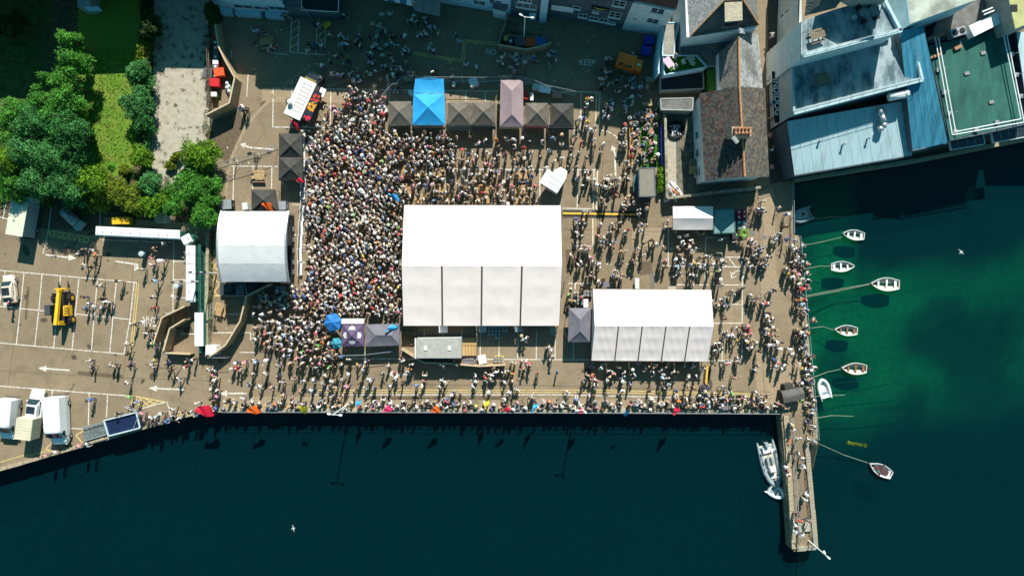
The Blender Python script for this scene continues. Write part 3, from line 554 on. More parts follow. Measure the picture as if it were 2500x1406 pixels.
# --- the dark pub and its winged emblem, white house with red tiled eave
A5, B5 = (1334, 40), (1520, 72)
h = thing('pub', 'dark painted public house with white windows and gold winged emblem', 'pub', W(1430, 20)); m = MB(); m.prism(gp(A5, B5, (1523, -120), (1336, -140)), 0, 8.5); m.build('wall', _mats['dark_wall'], h)
m = MB(); P = [W(1332, 36), W(1524, 68), W(1528, -125), W(1333, -145)]; P = [Vector((p.x, p.y, 8.55)) for p in P]; ra_, rb_ = P[0].lerp(P[3], .4) + Vector((0, 0, 4.6)), P[1].lerp(P[2], .4) + Vector((0, 0, 4.6)); m.add([*P, ra_, rb_], [(0, 1, 5, 4), (2, 3, 4, 5), (1, 2, 5), (3, 0, 4), (3, 2, 1, 0)]); m.build('roof', _mats['felt'], h)
for px, py, w_, hh_, pn in ((1512, 9, 1.35, 1.5, (2, 2)), (1502, 37, 1.35, 1.5, (2, 2)), (1407, 19, 0.9, 0.7, (1, 1)), (1455, 29, 0.6, 0.5, (1, 1)), (1423, 39, 1.0, 0.9, (2, 1)), (1450, 46, 1.0, 0.9, (2, 1)), (1474, 50, 1.0, 0.9, (2, 1)), (1493, 56, .9, .4, (1, 1))): window(h, A5, B5, px, py, w_, hh_, pn)
def on_wall(A, B, px, py, out=0.1):
    u, z = wall_uz(px, py, A, B); a, b = W(*A), W(*B); d = (b - a).normalized(); nrm = Vector((d.y, -d.x, 0)); 
    return a.lerp(b, u) + Vector((0, 0, z)) + nrm * out, d, nrm
for px, py, mt, lb in ((1362, 18, 'frame_white', 'cyan-white'), (1385, 21, 'frame_white', 'white')):
    c, d, nrm = on_wall(A5, B5, px, py, 0.12); m = MB(); P = [c + d * x + Vector((0, 0, y)) + nrm * o for o in (0, 0.06) for x, y in ((-.8, -.75), (.8, -.75), (.8, .75), (-.8, .75))]
    m.add(P, [(4, 5, 6, 7), (0, 1, 5, 4), (1, 2, 6, 5), (2, 3, 7, 6), (3, 0, 4, 7)]); o = m.build('window_board', _mats['frame_white'], h)
c, d, nrm = on_wall(A5, B5, 1466, 20, 0.1); up = Vector((0, 0, 1)); m = MB(); P = [c + d * x + up * y + nrm * o for o in (0, 0.05) for x, y in ((-1.1, -.45), (1.1, -.45), (1.1, .45), (-1.1, .45))]
m.add(P, [(4, 5, 6, 7), (0, 1, 5, 4), (1, 2, 6, 5), (2, 3, 7, 6), (3, 0, 4, 7)]); sg = m.build('sign_board', _mats['black'], h)
m = MB()
for s_ in (-1, 1):
    pts = [(0, -.22), (.25, -.18), (.6, .0), (.95, .2), (.6, .2), (.3, .12), (0, .1)]; P = [c + d * (s_ * x) + up * y + nrm * 0.07 for x, y in pts]; m.add(P, [tuple(range(7))])
m.build('emblem', M('gold', (0.65, 0.40, 0.08), 0.5), sg)
A6, B6 = (1518, 72), (1611, 90)
h = thing('house', 'white rendered house with red ribbed tile eave next to the dark pub', 'house', W(1565, 40)); m = MB(); m.prism(gp(A6, B6, (1640, -80), (1530, -90)), 0, 8.3); m.build('wall', _mats['white_wall'], h)
for px, py, w_, hh_ in ((1606, 27, 1.5, 1.3), (1594, 52, 1.4, 1.2), (1549, 46, .5, .5)): window(h, A6, B6, px, py, w_, hh_)
E = [W(1536, -2, 8.5), W(1652, 22, 8.5), W(1672, -60, 12.6), W(1545, -80, 12.6)]
m = MB(); m.add([*E, *[e_ - Vector((0, 0, .2)) for e_ in E]], [(0, 1, 2, 3), (4, 5, 1, 0), (5, 6, 2, 1), (7, 4, 0, 3), (7, 6, 5, 4)]); m.build('roof', M('red_tile', (0.16, 0.075, 0.06), 0.8, 0.3, 4), h)
for k in range(22):
    a = E[0].lerp(E[1], (k + .5) / 22); b = E[3].lerp(E[2], (k + .5) / 22); m = MB(); m.tube(a, b, 0.11, 6); m.build('tile', _mats['red_tile'], h)
m = MB(); m.tube(W(1530, 74) + Vector((0.1, -0.15, 0)), W(1530, 74) + Vector((0.1, -.15, 8.2)), .06, 6); m.build('downpipe', _mats['frame_white'], h)

# --- curved white wall, bin store, roof terrace with turf
wallpts = [(1612, 60), (1601, 100), (1595, 140), (1592, 175), (1592, 200)]
t = thing('boundary_wall', 'tall curved pale wall beside the two blue bins', 'wall', W(1600, 130)); m = MB(); P = [W(*p) for p in wallpts]
top = [W(1630, 55, 4), W(1617, 98, 4), W(1612, 138, 4), W(1611, 175, 4), W(1611, 200, 4)]
for i in range(len(P) - 1):
    a, b = P[i], P[i + 1]; o_ = Vector((0.25, 0, 0)); vs = [a, b, b + Vector((0, 0, 3.4)), a + Vector((0, 0, 3.4)), a + o_, b + o_, b + o_ + Vector((0, 0, 3.4)), a + o_ + Vector((0, 0, 3.4))]
    m.add(vs, [(0, 1, 2, 3), (5, 4, 7, 6), (3, 2, 6, 7), (0, 3, 7, 4), (1, 5, 6, 2)])
m.build('wall', _mats['blue_wall'], t)
def flat(name, label, cat, poly, z, wallm, roofm, lip=0.12, base=0.0):
    """flat-roofed block, poly = roof outline in the picture at height z"""
    P = [W(x, y, z) for x, y in poly]; cx = sum(p.x for p in P) / len(P); cy = sum(p.y for p in P) / len(P)
    t = thing(name, label, cat, (cx, cy, base)); m = MB(); m.prism([p[:2] for p in P], base, z); m.build('wall', wallm, t)
    cc = Vector((cx, cy, z)); m = MB(); m.prism([(cc + (p - cc) * 0.975)[:2] for p in P], z + 0.004, z + 0.05); m.build('roof', roofm, t)
    if lip:
        for i in range(len(P)):
            a, b = P[i], P[(i + 1) % len(P)]; m = MB(); d = (b - a); l = d.length; c = (a + b) / 2; m.box((c.x, c.y, z + .01 + .003 * i), (l, 0.14, lip), math.atan2(d.y, d.x)); m.build('parapet', wallm, t)
    return t
flat('flat_roof_block', 'grey flat-roofed block between the curved wall and the dormer house', 'building', [(1619, 57), (1657, 57), (1648, 100), (1645, 137), (1617, 137)], 3.6, _mats['blue_wall'], M('roof_grey', (0.27, 0.26, 0.22), 0.9, 0.25, 1.5, 0.3, 9))
tt = flat('roof_terrace', 'small roof terrace with green artificial turf and white garden chairs', 'terrace', [(1619, 138), (1700, 138), (1724, 165), (1700, 170), (1621, 184)], 3.3, _mats['blue_wall'], _mats['green_turf'], 0.25)
for k in range(4): window(tt, (1612, 178), (1700, 165), 1628 + k * 20, 187 - k * 3, 0.8, 0.6, (1, 1), sill=False)
flat('flat_roof_block', 'dark flat-roofed block below the dormer house in deep shade', 'building', [(1658, 105), (1796, 88), (1800, 118), (1757, 150), (1757, 162), (1725, 162), (1702, 137), (1660, 137)], 3.0, _mats['grey_wall'], _mats['felt'])
# dormer house
h = thing('house', 'slate-roofed house with hipped ridge and box dormer', 'house', W(1760, 60)); z0, z1 = 6.6, 9.4
Pw = [W(1676, 92, z0), W(1848, 70, z0), W(1842, -40, z0), W(1672, -30, z0)]; m = MB(); m.prism([p[:2] for p in Pw], 0, z0); m.build('wall', _mats['white_wall'], h)
e0, e1_, e2, e3 = W(1684, 91, z0), W(1852, 62, z0), W(1846, -40, z0), W(1676, -30, z0); ra, rb = W(1769, 2, z1), W(1812, 0, z1)
m = MB(); m.add([e0, e1_, e2, e3, ra, rb], [(0, 1, 5, 4), (1, 2, 5), (3, 0, 4), (2, 3, 4, 5)]); m.build('roof', _mats['felt'], h)
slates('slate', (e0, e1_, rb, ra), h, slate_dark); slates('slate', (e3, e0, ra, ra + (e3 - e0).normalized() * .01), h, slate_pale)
for a, b in ((e0, ra), (e1_, rb), (ra, rb)):
    n_ = int((b - a).length / .45)
    for k in range(n_): m = MB(); m.tube(a.lerp(b, k / n_) + Vector((0, 0, .06)), a.lerp(b, (k + .93) / n_) + Vector((0, 0, .06)), .12, 6); m.build('ridge_tile', _mats['ridge_tile'], h)
m = MB(); D = [W(1769, 3, 9.4), W(1812, 3, 9.4), W(1813, 50, 9.4), W(1770, 54, 9.4)]; m.prism([p[:2] for p in D], 7.2, 9.4, 1, 0); dm = m.build('dormer', [_mats['dark_wall'], M('roof_tan', (0.36, 0.32, 0.23), 0.9, .2, 3)], h)
for k in (0, 1): 
    m = MB(); c = D[3].lerp(D[2], .28 + .44 * k); m.box((c.x, c.y - .03, 8.0), (.85, .12, .9)); m.build('window', _mats['glass'], h)
for px in (1712, 1737, 1820): window(h, (1667, 84), (1842, 62), px, 92 - (px - 1700) * .11, 1.5, .9, (2, 1))
t = thing('television_aerial', 'white rooftop aerial at the eave of the dormer house', 'aerial', W(1805, 70, 7)); m = MB(); m.tube(W(1807, 82, 6), W(1807, 82, 8.5), .04, 5); m.build('mast', _mats['metal_white'], t)
m = MB(); a = W(1809, 70, 8.5); b = W(1812, 82, 8.5); m.tube(a, b, .03, 4); [m.tube(a.lerp(b, f) - Vector((.35, -.1, 0)), a.lerp(b, f) + Vector((.35, -.1, 0)), .022, 4) for f in (0.05, .35, .65, .95)]; m.build('antenna', _mats['metal_white'], t)
# lower slate range running down to the main house
h = thing('house', 'pale slate lower roof range joining the dormer house and mossy slate house', 'house', W(1800, 150)); z0, z1 = 4.4, 6.4
e0, e1_, r0, r1 = W(1757, 218, z0), W(1755, 130, z0), W(1803, 90, z1), W(1805, 212, z1); f0, f1 = W(1862, 216, z0), W(1850, 80, z0)
m = MB(); m.prism([p[:2] for p in (e0, e1_, f1, f0)], 0, z0 - .03); m.build('wall', _mats['white_wall'], h); m = MB(); m.add([e0, e1_, r0, r1, f0, f1], [(0, 1, 2, 3), (4, 3, 2, 5), (0, 3, 4), (1, 5, 2)]); m.build('roof', _mats['felt'], h)
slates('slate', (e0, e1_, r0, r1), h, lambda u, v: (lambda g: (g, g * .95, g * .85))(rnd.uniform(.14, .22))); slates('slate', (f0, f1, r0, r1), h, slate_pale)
for k in range(14): m = MB(); m.tube(r1.lerp(r0, k / 14) + Vector((0, 0, .07)), r1.lerp(r0, (k + .93) / 14) + Vector((0, 0, .07)), .12, 6); m.build('ridge_tile', _mats['ridge_tile'], h)
# main mossy slate house with white west wall
h = thing('house', 'white-walled house with large mossy brown slate roof and pot-topped chimney', 'house', W(1770, 340)); z0, z1 = 5.0, 7.9
e0, e1_ = W(1721, 443, z0), W(1708, 229, z0); f0, f1 = W(1877, 432, z0), W(1867, 216, z0); r0, r1 = W(1818, 432, z1), W(1805, 212, z1)
I = [e0 + Vector((.3, .35, 0)), e1_ + Vector((.3, -.1, 0)), f1 + Vector((-.3, -.1, 0)), f0 + Vector((-.3, .35, 0))]
m = MB(); m.prism([p[:2] for p in I], 0, z0 - .04); ga = r0 + Vector((0, .35, -.06)); m.add([I[0] + Vector((0, 0, -.05)), I[3] + Vector((0, 0, -.05)), ga], [(0, 1, 2)]); m.build('wall', _mats['white_wall'], h)
m = MB(); m.add([e0, e1_, r1, r0, f0, f1], [(0, 1, 2, 3), (4, 3, 2, 5)]); m.build('roof', _mats['felt'], h)
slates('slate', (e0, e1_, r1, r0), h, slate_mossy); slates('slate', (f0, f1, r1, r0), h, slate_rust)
for k in range(24): m = MB(); m.tube(r0.lerp(r1, k / 24) + Vector((0, 0, .07)), r0.lerp(r1, (k + .93) / 24) + Vector((0, 0, .07)), .13, 6); m.build('ridge_tile', _mats['ridge_tile'], h)
for py in (270, 305, 330, 375, 420): window(h, (1690, 230), (1697, 456), 1702, py, 1.0, 1.3, (1, 2))
ch = MB(); c = W(1810, 322, 9.2); ch.box((c.x, c.y, 7.4), (2.3, 1.1, 1.9), -.03); cho = ch.build('chimney', M('chimney_render', (.40, .30, .22), .85, .25, 4), h)
for i in range(5):
    for j in (-1, 1): m = MB(); m.lathe((c.x - .85 + .42 * i, c.y + .27 * j, 9.3), [(.17, 0), (.14, .55), (.17, .6), (.12, .62)], 10); m.build('chimney_pot', _mats['clay'], cho)
t = thing('television_aerial', 'long rooftop aerial below the chimney pots on mossy slates', 'aerial', W(1796, 335, 8)); m = MB(); m.tube(W(1800, 328, 8), W(1800, 328, 10), .035, 5); m.build('mast', _mats['metal_white'], t)
m = MB(); a = W(1790, 335, 10); b = W(1802, 349, 10); m.tube(a, b, .03, 4); [m.tube(a.lerp(b, f) - Vector((.2, .2, 0)), a.lerp(b, f) + Vector((.2, .2, 0)), .02, 4) for f in (0, .15, .3, .45, .6, .75, .9)]; m.build('antenna', _mats['metal_white'], t)
# --- yard blocks below the terrace
flat('flat_roof_block', 'very dark sunken flat roof below the turf terrace', 'building', [(1612, 190), (1716, 176), (1717, 218), (1612, 222)], 1.6, _mats['grey_wall'], _mats['black'], .2)
flat('flat_roof_block', 'dark flat store roof in the deep shaded yard beside the white wall', 'building', [(1612, 242), (1692, 240), (1690, 270), (1614, 268)], 2.2, _mats['grey_wall'], _mats['felt'], .1)
t = thing('green_mat_terrace', 'narrow strip of green turf beside the slate range', 'terrace', W(1738, 200)); m = MB(); m.prism([W(x, y, 3.0)[:2] for x, y in ((1730, 170), (1745, 170), (1746, 222), (1732, 224))], 0, 3.0); m.build('floor', _mats['green_turf'], t)
for P_, zz_, lb in (([(1614, 270), (1618, 300), (1622, 488)], 1.6, 'stained low yard wall beside the beer garden'), ([(1622, 488), (1740, 474), (1846, 462)], 1.8, 'long yard wall behind the pale gabled canopy'), ([(1572, 205), (1592, 202)], 1.5, 'short wall beside the kegs and the blue bins')):
    t = thing('yard_wall', lb, 'wall', W(*P_[0])); 
    for i in range(len(P_) - 1):
        a, b = W(*P_[i]), W(*P_[i + 1]); d = b - a; c = (a + b) / 2; m = MB(); m.box((c.x, c.y, 0), (d.length, .32, zz_), math.atan2(d.y, d.x)); m.build('wall', M('wall_stained', (.24, .22, .16), .9, .45, 2, .5, 8), t)
patch('yard_floor', [(1620, 260), (1700, 258), (1710, 456), (1846, 458), (1846, 470), (1740, 480), (1624, 488)], M('yard_stain', (.13, .125, .095), .9, .45, 1.2, .5, 9), 0.012)
patch('paved_strip', [(1626, 330), (1650, 330), (1652, 480), (1628, 484)], _mats['concrete'], 0.016)

# --- INDIDOG waterfront building, stepped terraces
h = thing('waterfront_building', 'large stepped waterfront building with roof terraces and blue metal roofs', 'building', W(2150, 200))
M('metal_blue', (0.05, 0.24, 0.35), 0.5, scale=.9, col2=(.02, .12, .18), lo=.4, hi=.75, detail=9, st=(1.6, .25, 1, .22)); M('metal_pale', (0.36, 0.50, 0.53), 0.5, scale=.9, col2=(.25, .35, .36), lo=.45, hi=.75, detail=9, st=(1.6, .22, 1, .17)); M('terrace_floor', (0.29, 0.36, 0.38), 0.85, col2=(0.07, 0.12, 0.14), scale=.8, lo=.42, hi=.62, detail=10, st=(1, .45, 1, .25)); M('green_roof', (0.026, 0.115, 0.092), 0.85, scale=.7, col2=(.010, .058, .05), lo=.4, hi=.7, bump=.2, bscale=6, detail=9, st=(1.3, .35, 1, .2))
def blk(poly, z0, z1, wm, rm, nm='wall', rn='roof'):
    P = [W(x, y, z1) for x, y in poly]; m = MB(); m.prism([p[:2] for p in P], z0, z1); m.build(nm, wm, h); m = MB(); c = sum(P, Vector()) / len(P); m.prism([(c + (p - c) * .985)[:2] for p in P], z1 + .004, z1 + .03); m.build(rn, rm, h); return P
WA, WB = (1897, 10), (1907, 296)
T1 = blk([(1957, 52), (2035, 25), (2150, -8), (2196, 78), (1957, 142)], 0, 11.0, _mats['white_wall'], _mats['terrace_floor'], rn='terrace_floor')
T2 = blk([(1931, 162), (2222, 84), (2247, 198), (1936, 279)], 0, 7.0, _mats['white_wall'], _mats['terrace_floor'], rn='terrace_floor')
gA = [W(1897, -120), W(1907, 297), W(1950, 290), W(1960, -120)]; gA = [Vector((p.x + .03, p.y, 0)) for p in gA]
m = MB(); m.prism([gA[0][:2], gA[1][:2], W(1934, 283, 7.0)[:2], W(1930, 161, 7.0)[:2], W(1948, 142, 7.0)[:2], W(1956, -100, 7.0)[:2]], 0, 6.97); m.build('west_wall', M('cream_wall', (.45, .46, .44), .85, .08, 1), h)
for px, py in ((1911, 45), (1922, 35), (1943, 20), (1916, 96), (1938, 75), (1919, 143), (1941, 124)): window(h, WA, WB, px, py, 1.0, 1.25, (2, 1), out=.06)
for py in (62,): window(h, WA, WB, 1920, py, .5, .5, (1, 1))
def parapet(pts, z, hgt, w_, mat, nm='parapet'):
    for i in range(len(pts) - 1):
        a, b = W(*pts[i], z), W(*pts[i + 1], z); d = b - a; c = (a + b) / 2; m = MB(); m.box((c.x, c.y, z + .002 * i), (d.length + w_ * .4, w_, hgt), math.atan2(d.y, d.x)); m.build(nm, mat, h)
def wire_rail(pts, z, hgt=1.0, mat=None):
    P = [W(*p, z) for p in pts]; m = MB()
    for i in range(len(P) - 1):
        d = P[i + 1] - P[i]; n_ = max(1, round(d.length / 1.4))
        for k in range(n_ + 1): c = P[i] + d * k / n_; m.tube(c, c + Vector((0, 0, hgt)), .025, 4)
    for f in (.35, .68, 1.0): m.path([p + Vector((0, 0, hgt * f)) for p in P], .022, 4)
    m.build('terrace_railing', mat or _mats['steel'], h)
parapet([(1956, 140), (2194, 78)], 11.0, .5, .5, _mats['metal_pale']); parapet([(2194, 78), (2150, -6)], 11.0, .5, .3, _mats['blue_wall']); wire_rail([(1958, 137), (2190, 76)], 11.3); wire_rail([(1958, 55), (1958, 138)], 11.05)
parapet([(1936, 277), (2246, 197)], 7.0, .5, .55, _mats['metal_pale']); parapet([(2246, 197), (2221, 86)], 7.0, .55, .3, _mats['blue_wall']); parapet([(1933, 164), (1937, 277)], 7.0, .3, .3, _mats['metal_pale']); wire_rail([(1937, 274), (2242, 196)], 7.2); wire_rail([(2218, 90), (2242, 194)], 7.1, 1.0)
for u in (0.04, .3): window(h, (1957, 150), (2196, 90), 1990 + u * 600, 157 - u * 150, 1.6, .9, (2, 1), sill=False)
# pitched tile roof on top
a0, b0, b1, a1 = W(1964, 40, 11.2), W(2040, 20, 11.2), W(2100, -60, 13.5), W(1975, -50, 13.5); m = MB(); m.add([a0, b0, b1, a1], [(0, 1, 2, 3)]); m.build('tiled_roof', _mats['felt'], h); slates('slate', (a0, b0, b1, a1), h, lambda u, v: (lambda g: (g, g * 1.05, g * .85))(rnd.uniform(.12, .25)), .45, .35)
m = MB(); m.prism([W(x, y, 15)[:2] for x, y in ((2040, -60), (2160, -95), (2190, -20), (2120, -18))], 11.0, 15.0); m.build('stair_tower', _mats['grey_wall'], h)
# lower metal roof: eave toward the water
lr = [W(1939, 428, 3.6), W(2227, 379, 3.6), W(2200, 248, 5.1), W(1921, 297, 5.1)]
m = MB(); m.prism([lr[0][:2], lr[1][:2], lr[2][:2], lr[3][:2]], 0, [3.55, 3.55, 5.05, 5.05]); m.build('wall', _mats['dark_wall'], h)
n_ = 12
for k in range(n_):
    a, b, c_, d_ = lr[0].lerp(lr[1], k / n_ + .001), lr[0].lerp(lr[1], (k + 1) / n_ - .001), lr[3].lerp(lr[2], (k + 1) / n_ - .001), lr[3].lerp(lr[2], k / n_ + .001); m = MB(); q_ = Vector((0, 0, .06)); m.add([a + q_, b + q_, c_ + q_, d_ + q_, a, b, c_, d_], [(0, 1, 2, 3), (4, 5, 1, 0), (5, 6, 2, 1), (7, 4, 0, 3)]); m.build('roof_sheet', _mats['metal_pale'], h)
bs = [W(2227, 368, 4.6), W(2313, 349, 5.6), W(2254, 64, 8.4), W(2196, 77, 8.4)]; m = MB(); m.prism([bs[0][:2], bs[1][:2], bs[2][:2], bs[3][:2]], 0, [4.6, 5.6, 8.4, 8.4]); m.build('wall', _mats['dark_wall'], h)
for k in range(5):
    a, b = bs[0].lerp(bs[1], k / 5 + .004), bs[0].lerp(bs[1], (k + 1) / 5 - .004); c_, d_ = bs[3].lerp(bs[2], (k + 1) / 5 - .004), bs[3].lerp(bs[2], k / 5 + .004); q_ = Vector((0, 0, .07)); m = MB(); m.add([a + q_, b + q_, c_ + q_, d_ + q_, a, b], [(0, 1, 2, 3), (4, 5, 1, 0)]); m.build('roof_sheet', _mats['metal_blue'], h)
gr = blk([(2267, 113), (2456, 68), (2503, 302), (2316, 344)], 0, 5.4, _mats['dark_wall'], _mats['green_roof']); tp = blk([(2206, -60), (2400, -60), (2382, 2), (2222, 60)], 0, 9.6, _mats['blue_wall'], M('roof_stain', (.33, .36, .31), .9, .35, .6, .2, 5)); ol = blk([(2449, -60), (2560, -60), (2560, 40), (2478, 72)], 0, 8.6, _mats['grey_wall'], M('roof_olive', (.38, .38, .17), .85, .15, 1)); sd_ = blk([(2300, 20), (2450, -30), (2455, 64), (2268, 108)], 0, 5.0, _mats['dark_wall'], _mats['felt']); rt = blk([(2480, 80), (2600, 60), (2640, 300), (2512, 300)], 0, 4.2, _mats['dark_wall'], _mats['metal_pale'])
m = MB(); c = W(2476, 20, 8.7); m.box((c.x, c.y, 8.64), (.8, .8, .06)); m.build('roof_hatch', _mats['black'], h)
for off in (0, 8):
    m = MB(); m.path([W(2283 + off, 92, 6.3), W(2325 + off, 330 - off, 6.3), W(2500 - off, 299 - off, 6.3), W(2456 - off, 75, 6.3)], .07, 5); m.build('guard_rail', _mats['metal_white'], h)
for x, y in ((2290, 172), (2303, 227), (2318, 278), (2330, 322), (2382, 318), (2432, 300), (2490, 236), (2468, 134), (2479, 184)):
    m = MB(); c = W(x, y, 5.5); m.box((c.x, c.y, 5.46), (.5, .5, .25)); m.tube((c.x, c.y, 5.6), (c.x + .4, c.y, 6.35), .05, 5); m.build('rail_post', _mats['steel'], h)
for k in range(9):
    x = 2325 + k * 20.5; yy = 357 - k * 3.6
    if k != 4: c = W(x + 4, yy, 4.0); m = MB(); m.box((c.x, c.y + .2, 3.9), (.95, 1.15, .2), .18); w_ = m.build('window', _mats['glass'], h); m = MB(); [m.box((c.x + dx, c.y + .2 + dy, 3.86), (sx_, sy_, .32), .18) for dx, dy, sx_, sy_ in ((-.53, -.06, .08, 1.25), (.53, .09, .08, 1.25), (.03, -.64, 1.1, .08))]; m.build('frame', _mats['frame_white'], w_)
# white extract duct, air handling units, curved pipes
for pts, r, mt in (([(2146, 262, 5.4), (2152, 282, 5.6), (2160, 300, 5.4), (2156, 312, 5.2), (2143, 318, 4.9)], .34, 'steel'), ([(2170, 238, 6.6), (2205, 231, 6.6), (2216, 228, 6.6)], .5, 'metal_white')): m = MB(); m.path([W(*p) for p in pts], r, 10); m.build('duct', _mats[mt], h, smooth=True)
m = MB(); a = [W(2365, 64, 6.6), W(2448, 25, 6.6), W(2462, 32, 6.6), (W(2466, 46, 6.6)), W(2378, 90, 6.6)]; m.prism([p[:2] for p in a], 5.5, 6.6); m.build('duct', _mats['metal_white'], h)
m = MB(); c = W(2342, 77, 6.6); m.box((c.x, c.y, 5.5), (1.8, 1.0, 1.0), .3); un = m.build('air_conditioner', _mats['steel'], h)
for dx in (-.45, .45): u, v = rot2(dx, 0, .3); m = MB(); m.lathe((c.x + u, c.y + v, 6.5), [(.36, 0), (.36, .06), (.1, .08)], 12); m.build('fan', _mats['black'], un)
for pts in ([(2268, 95), (2340, 70)], [(2275, 138), (2300, 130)], [(2335, 118), (2352, 110)], [(2452, 68), (2462, 64)]): a, b = W(*pts[0], 6), W(*pts[1], 6); m = MB(); c = (a + b) / 2; d = b - a; m.box((c.x, c.y, 5.45), (d.length, .42, .3), math.atan2(d.y, d.x)); m.build('timber_beam', M('rust_beam', (.33, .17, .10), .8, .3, 5), h)
for P_ in ((2308, 30), (2312, 37)): m = MB(); m.tube(W(P_[0] + 90, P_[1], 7), W(P_[0] + 115, P_[1] - 10, 7), .1, 6); m.build('pipe', _mats['metal_white'], h)
for k in range(7): c = W(2046 + 19 * k, 128 - 5.2 * k, 7.05); m = MB(); m.box((c.x, c.y, 7.04), (.85, .45, .5), .27); m.build('planter_box', _mats['lead' if k % 2 else 'metal_pale'], h)
for x, y, z in ((2100, 38, 11.04), (2128, 30, 11.04)):
    c = W(x, y, z); m = MB(); m.lathe((c.x, c.y, z), [(.08, 0), (.06, .7), (.5, .72), (.5, .76)], 14); m.build('round_table', _mats['lead'], h)
    for k in range(4): a_ = k * 1.57 + .4; m = MB(); m.box((c.x + .85 * math.cos(a_), c.y + .85 * math.sin(a_), z), (.45, .45, .45), a_); m.box((c.x + 1.05 * math.cos(a_), c.y + 1.05 * math.sin(a_), z + .45), (.06, .45, .4), a_); m.build('terrace_chair', _mats['black' if k % 2 else 'metal_pale'], h)
for a, b, z in (((1940, 430), (2226, 381), 3.6), ((2316, 346), (2503, 304), 5.4), ((2227, 369), (2312, 351), 5.0)): m = MB(); m.tube(W(*a, z - .05), W(*b, z - .05), .09, 6); m.build('gutter', _mats['dark_wall'], h)
for x, y in ((2000, 345), (2060, 352), (2120, 338)): c = W(x, y, 4.6); m = MB(); m.lathe((c.x, c.y, 4.2), [(.12, 0), (.12, .7), (.18, .72), (.1, .8)], 8); m.build('roof_vent', _mats['steel'], h)
for x, y in ((2360, 180), (2420, 250), (2400, 130)): c = W(x, y, 5.5); m = MB(); m.box((c.x, c.y, 5.43), (.6, .4, .16), .3); m.build('roof_outlet', _mats['lead'], h)
# lettering along the west side
shade_mb = MB(); a, b = W(1899, 175, 3.0), W(1906, 300, 3.0); shade_mb.prism([(a.x - .75, a.y), (a.x + .1, a.y), (b.x + .1, b.y), (b.x - .75, b.y)], 2.9, 3.0); shade_mb.build('sign_shade_strip', _mats['black'], h)  # added black strip behind the letters, standing in for the alley shade
d = (b - a); rz = math.atan2(d.y, d.x); c = a.lerp(b, .5) + Vector((-.36, 0, .03)); lettering('INDIDOG', 1.06, M('sign_white', (.8, .8, .8), .5, .03), c, rz, .03, .015, 1.02, parent=h)
# terrace picnic tables are separate things (made later); quayside walk under the eave
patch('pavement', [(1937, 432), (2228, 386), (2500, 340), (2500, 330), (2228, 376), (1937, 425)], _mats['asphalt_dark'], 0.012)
# ------------------------------------------------------------------ trees, shrubs, hedges
def leaf_mat(name, col):
    return M(name, col, 0.75, 0.35, 1.5, attr='Col', transl=0.25, spec=0.2)
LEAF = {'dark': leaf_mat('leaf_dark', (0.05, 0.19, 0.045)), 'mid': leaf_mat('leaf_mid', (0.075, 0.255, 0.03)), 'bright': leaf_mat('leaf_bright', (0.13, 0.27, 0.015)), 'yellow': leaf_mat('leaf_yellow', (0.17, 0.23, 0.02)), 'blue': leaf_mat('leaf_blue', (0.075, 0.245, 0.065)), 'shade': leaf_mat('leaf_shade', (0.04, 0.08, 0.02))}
M('bark', (0.10, 0.075, 0.05), 0.9, 0.3, 5)
def leaf_mesh(name, blobs, n, size, seed):
    """blobs: (x,y,z,rx,ry,rz); leaves as small folded faces scattered near the blob surfaces"""
    r = np.random.default_rng(seed); B = np.array(blobs, float); wgt = (B[:, 3] * B[:, 4]); k = r.choice(len(B), n, p=wgt / wgt.sum())
    d = r.normal(size=(n, 3)); d[:, 2] = np.abs(d[:, 2]) * 1.1 - 0.35; d /= np.linalg.norm(d, axis=1, keepdims=True)
    rad = r.random((n, 1)) ** 0.35; wob = 1 + 0.30 * np.sin(d[:, :1] * 7 + k[:, None]) * np.cos(d[:, 1:2] * 6 + 2 * k[:, None])
    p = B[k, :3] + d * B[k, 3:6] * rad * wob
    nrm = d * 0.7 + r.normal(size=(n, 3)) * 0.75; nrm[:, 2] += 0.5; nrm /= np.linalg.norm(nrm, axis=1, keepdims=True)
    t = np.cross(nrm, r.normal(size=(n, 3))); t /= np.linalg.norm(t, axis=1, keepdims=True) + 1e-9; b = np.cross(nrm, t)
    s = size * (0.6 + 0.8 * r.random((n, 1)))
    v = np.stack([p - t * s, p - b * s * .45 + nrm * s * .1, p + t * s, p + b * s * .45 + nrm * s * .1], 1).reshape(-1, 3)
    f = np.arange(4 * n).reshape(n, 4); me = bpy.data.meshes.new(name); me.from_pydata(v.tolist(), [], f.tolist())
    cl = 0.55 + 0.75 * r.random(n); clump = 0.65 + 0.7 * (0.5 + 0.5 * np.sin(p[:, 0] * 1.9 + seed) * np.sin(p[:, 1] * 2.1 + 1) * np.cos(p[:, 2] * 1.7)); g = cl * clump
    hue = r.normal(size=n) * 0.12; colr = np.stack([g * (1 + hue), g, g * (1 - hue), np.ones(n)], 1)
    a = me.color_attributes.new('Col', 'FLOAT_COLOR', 'CORNER'); a.data.foreach_set('color', np.repeat(colr, 4, 0).ravel()); return me
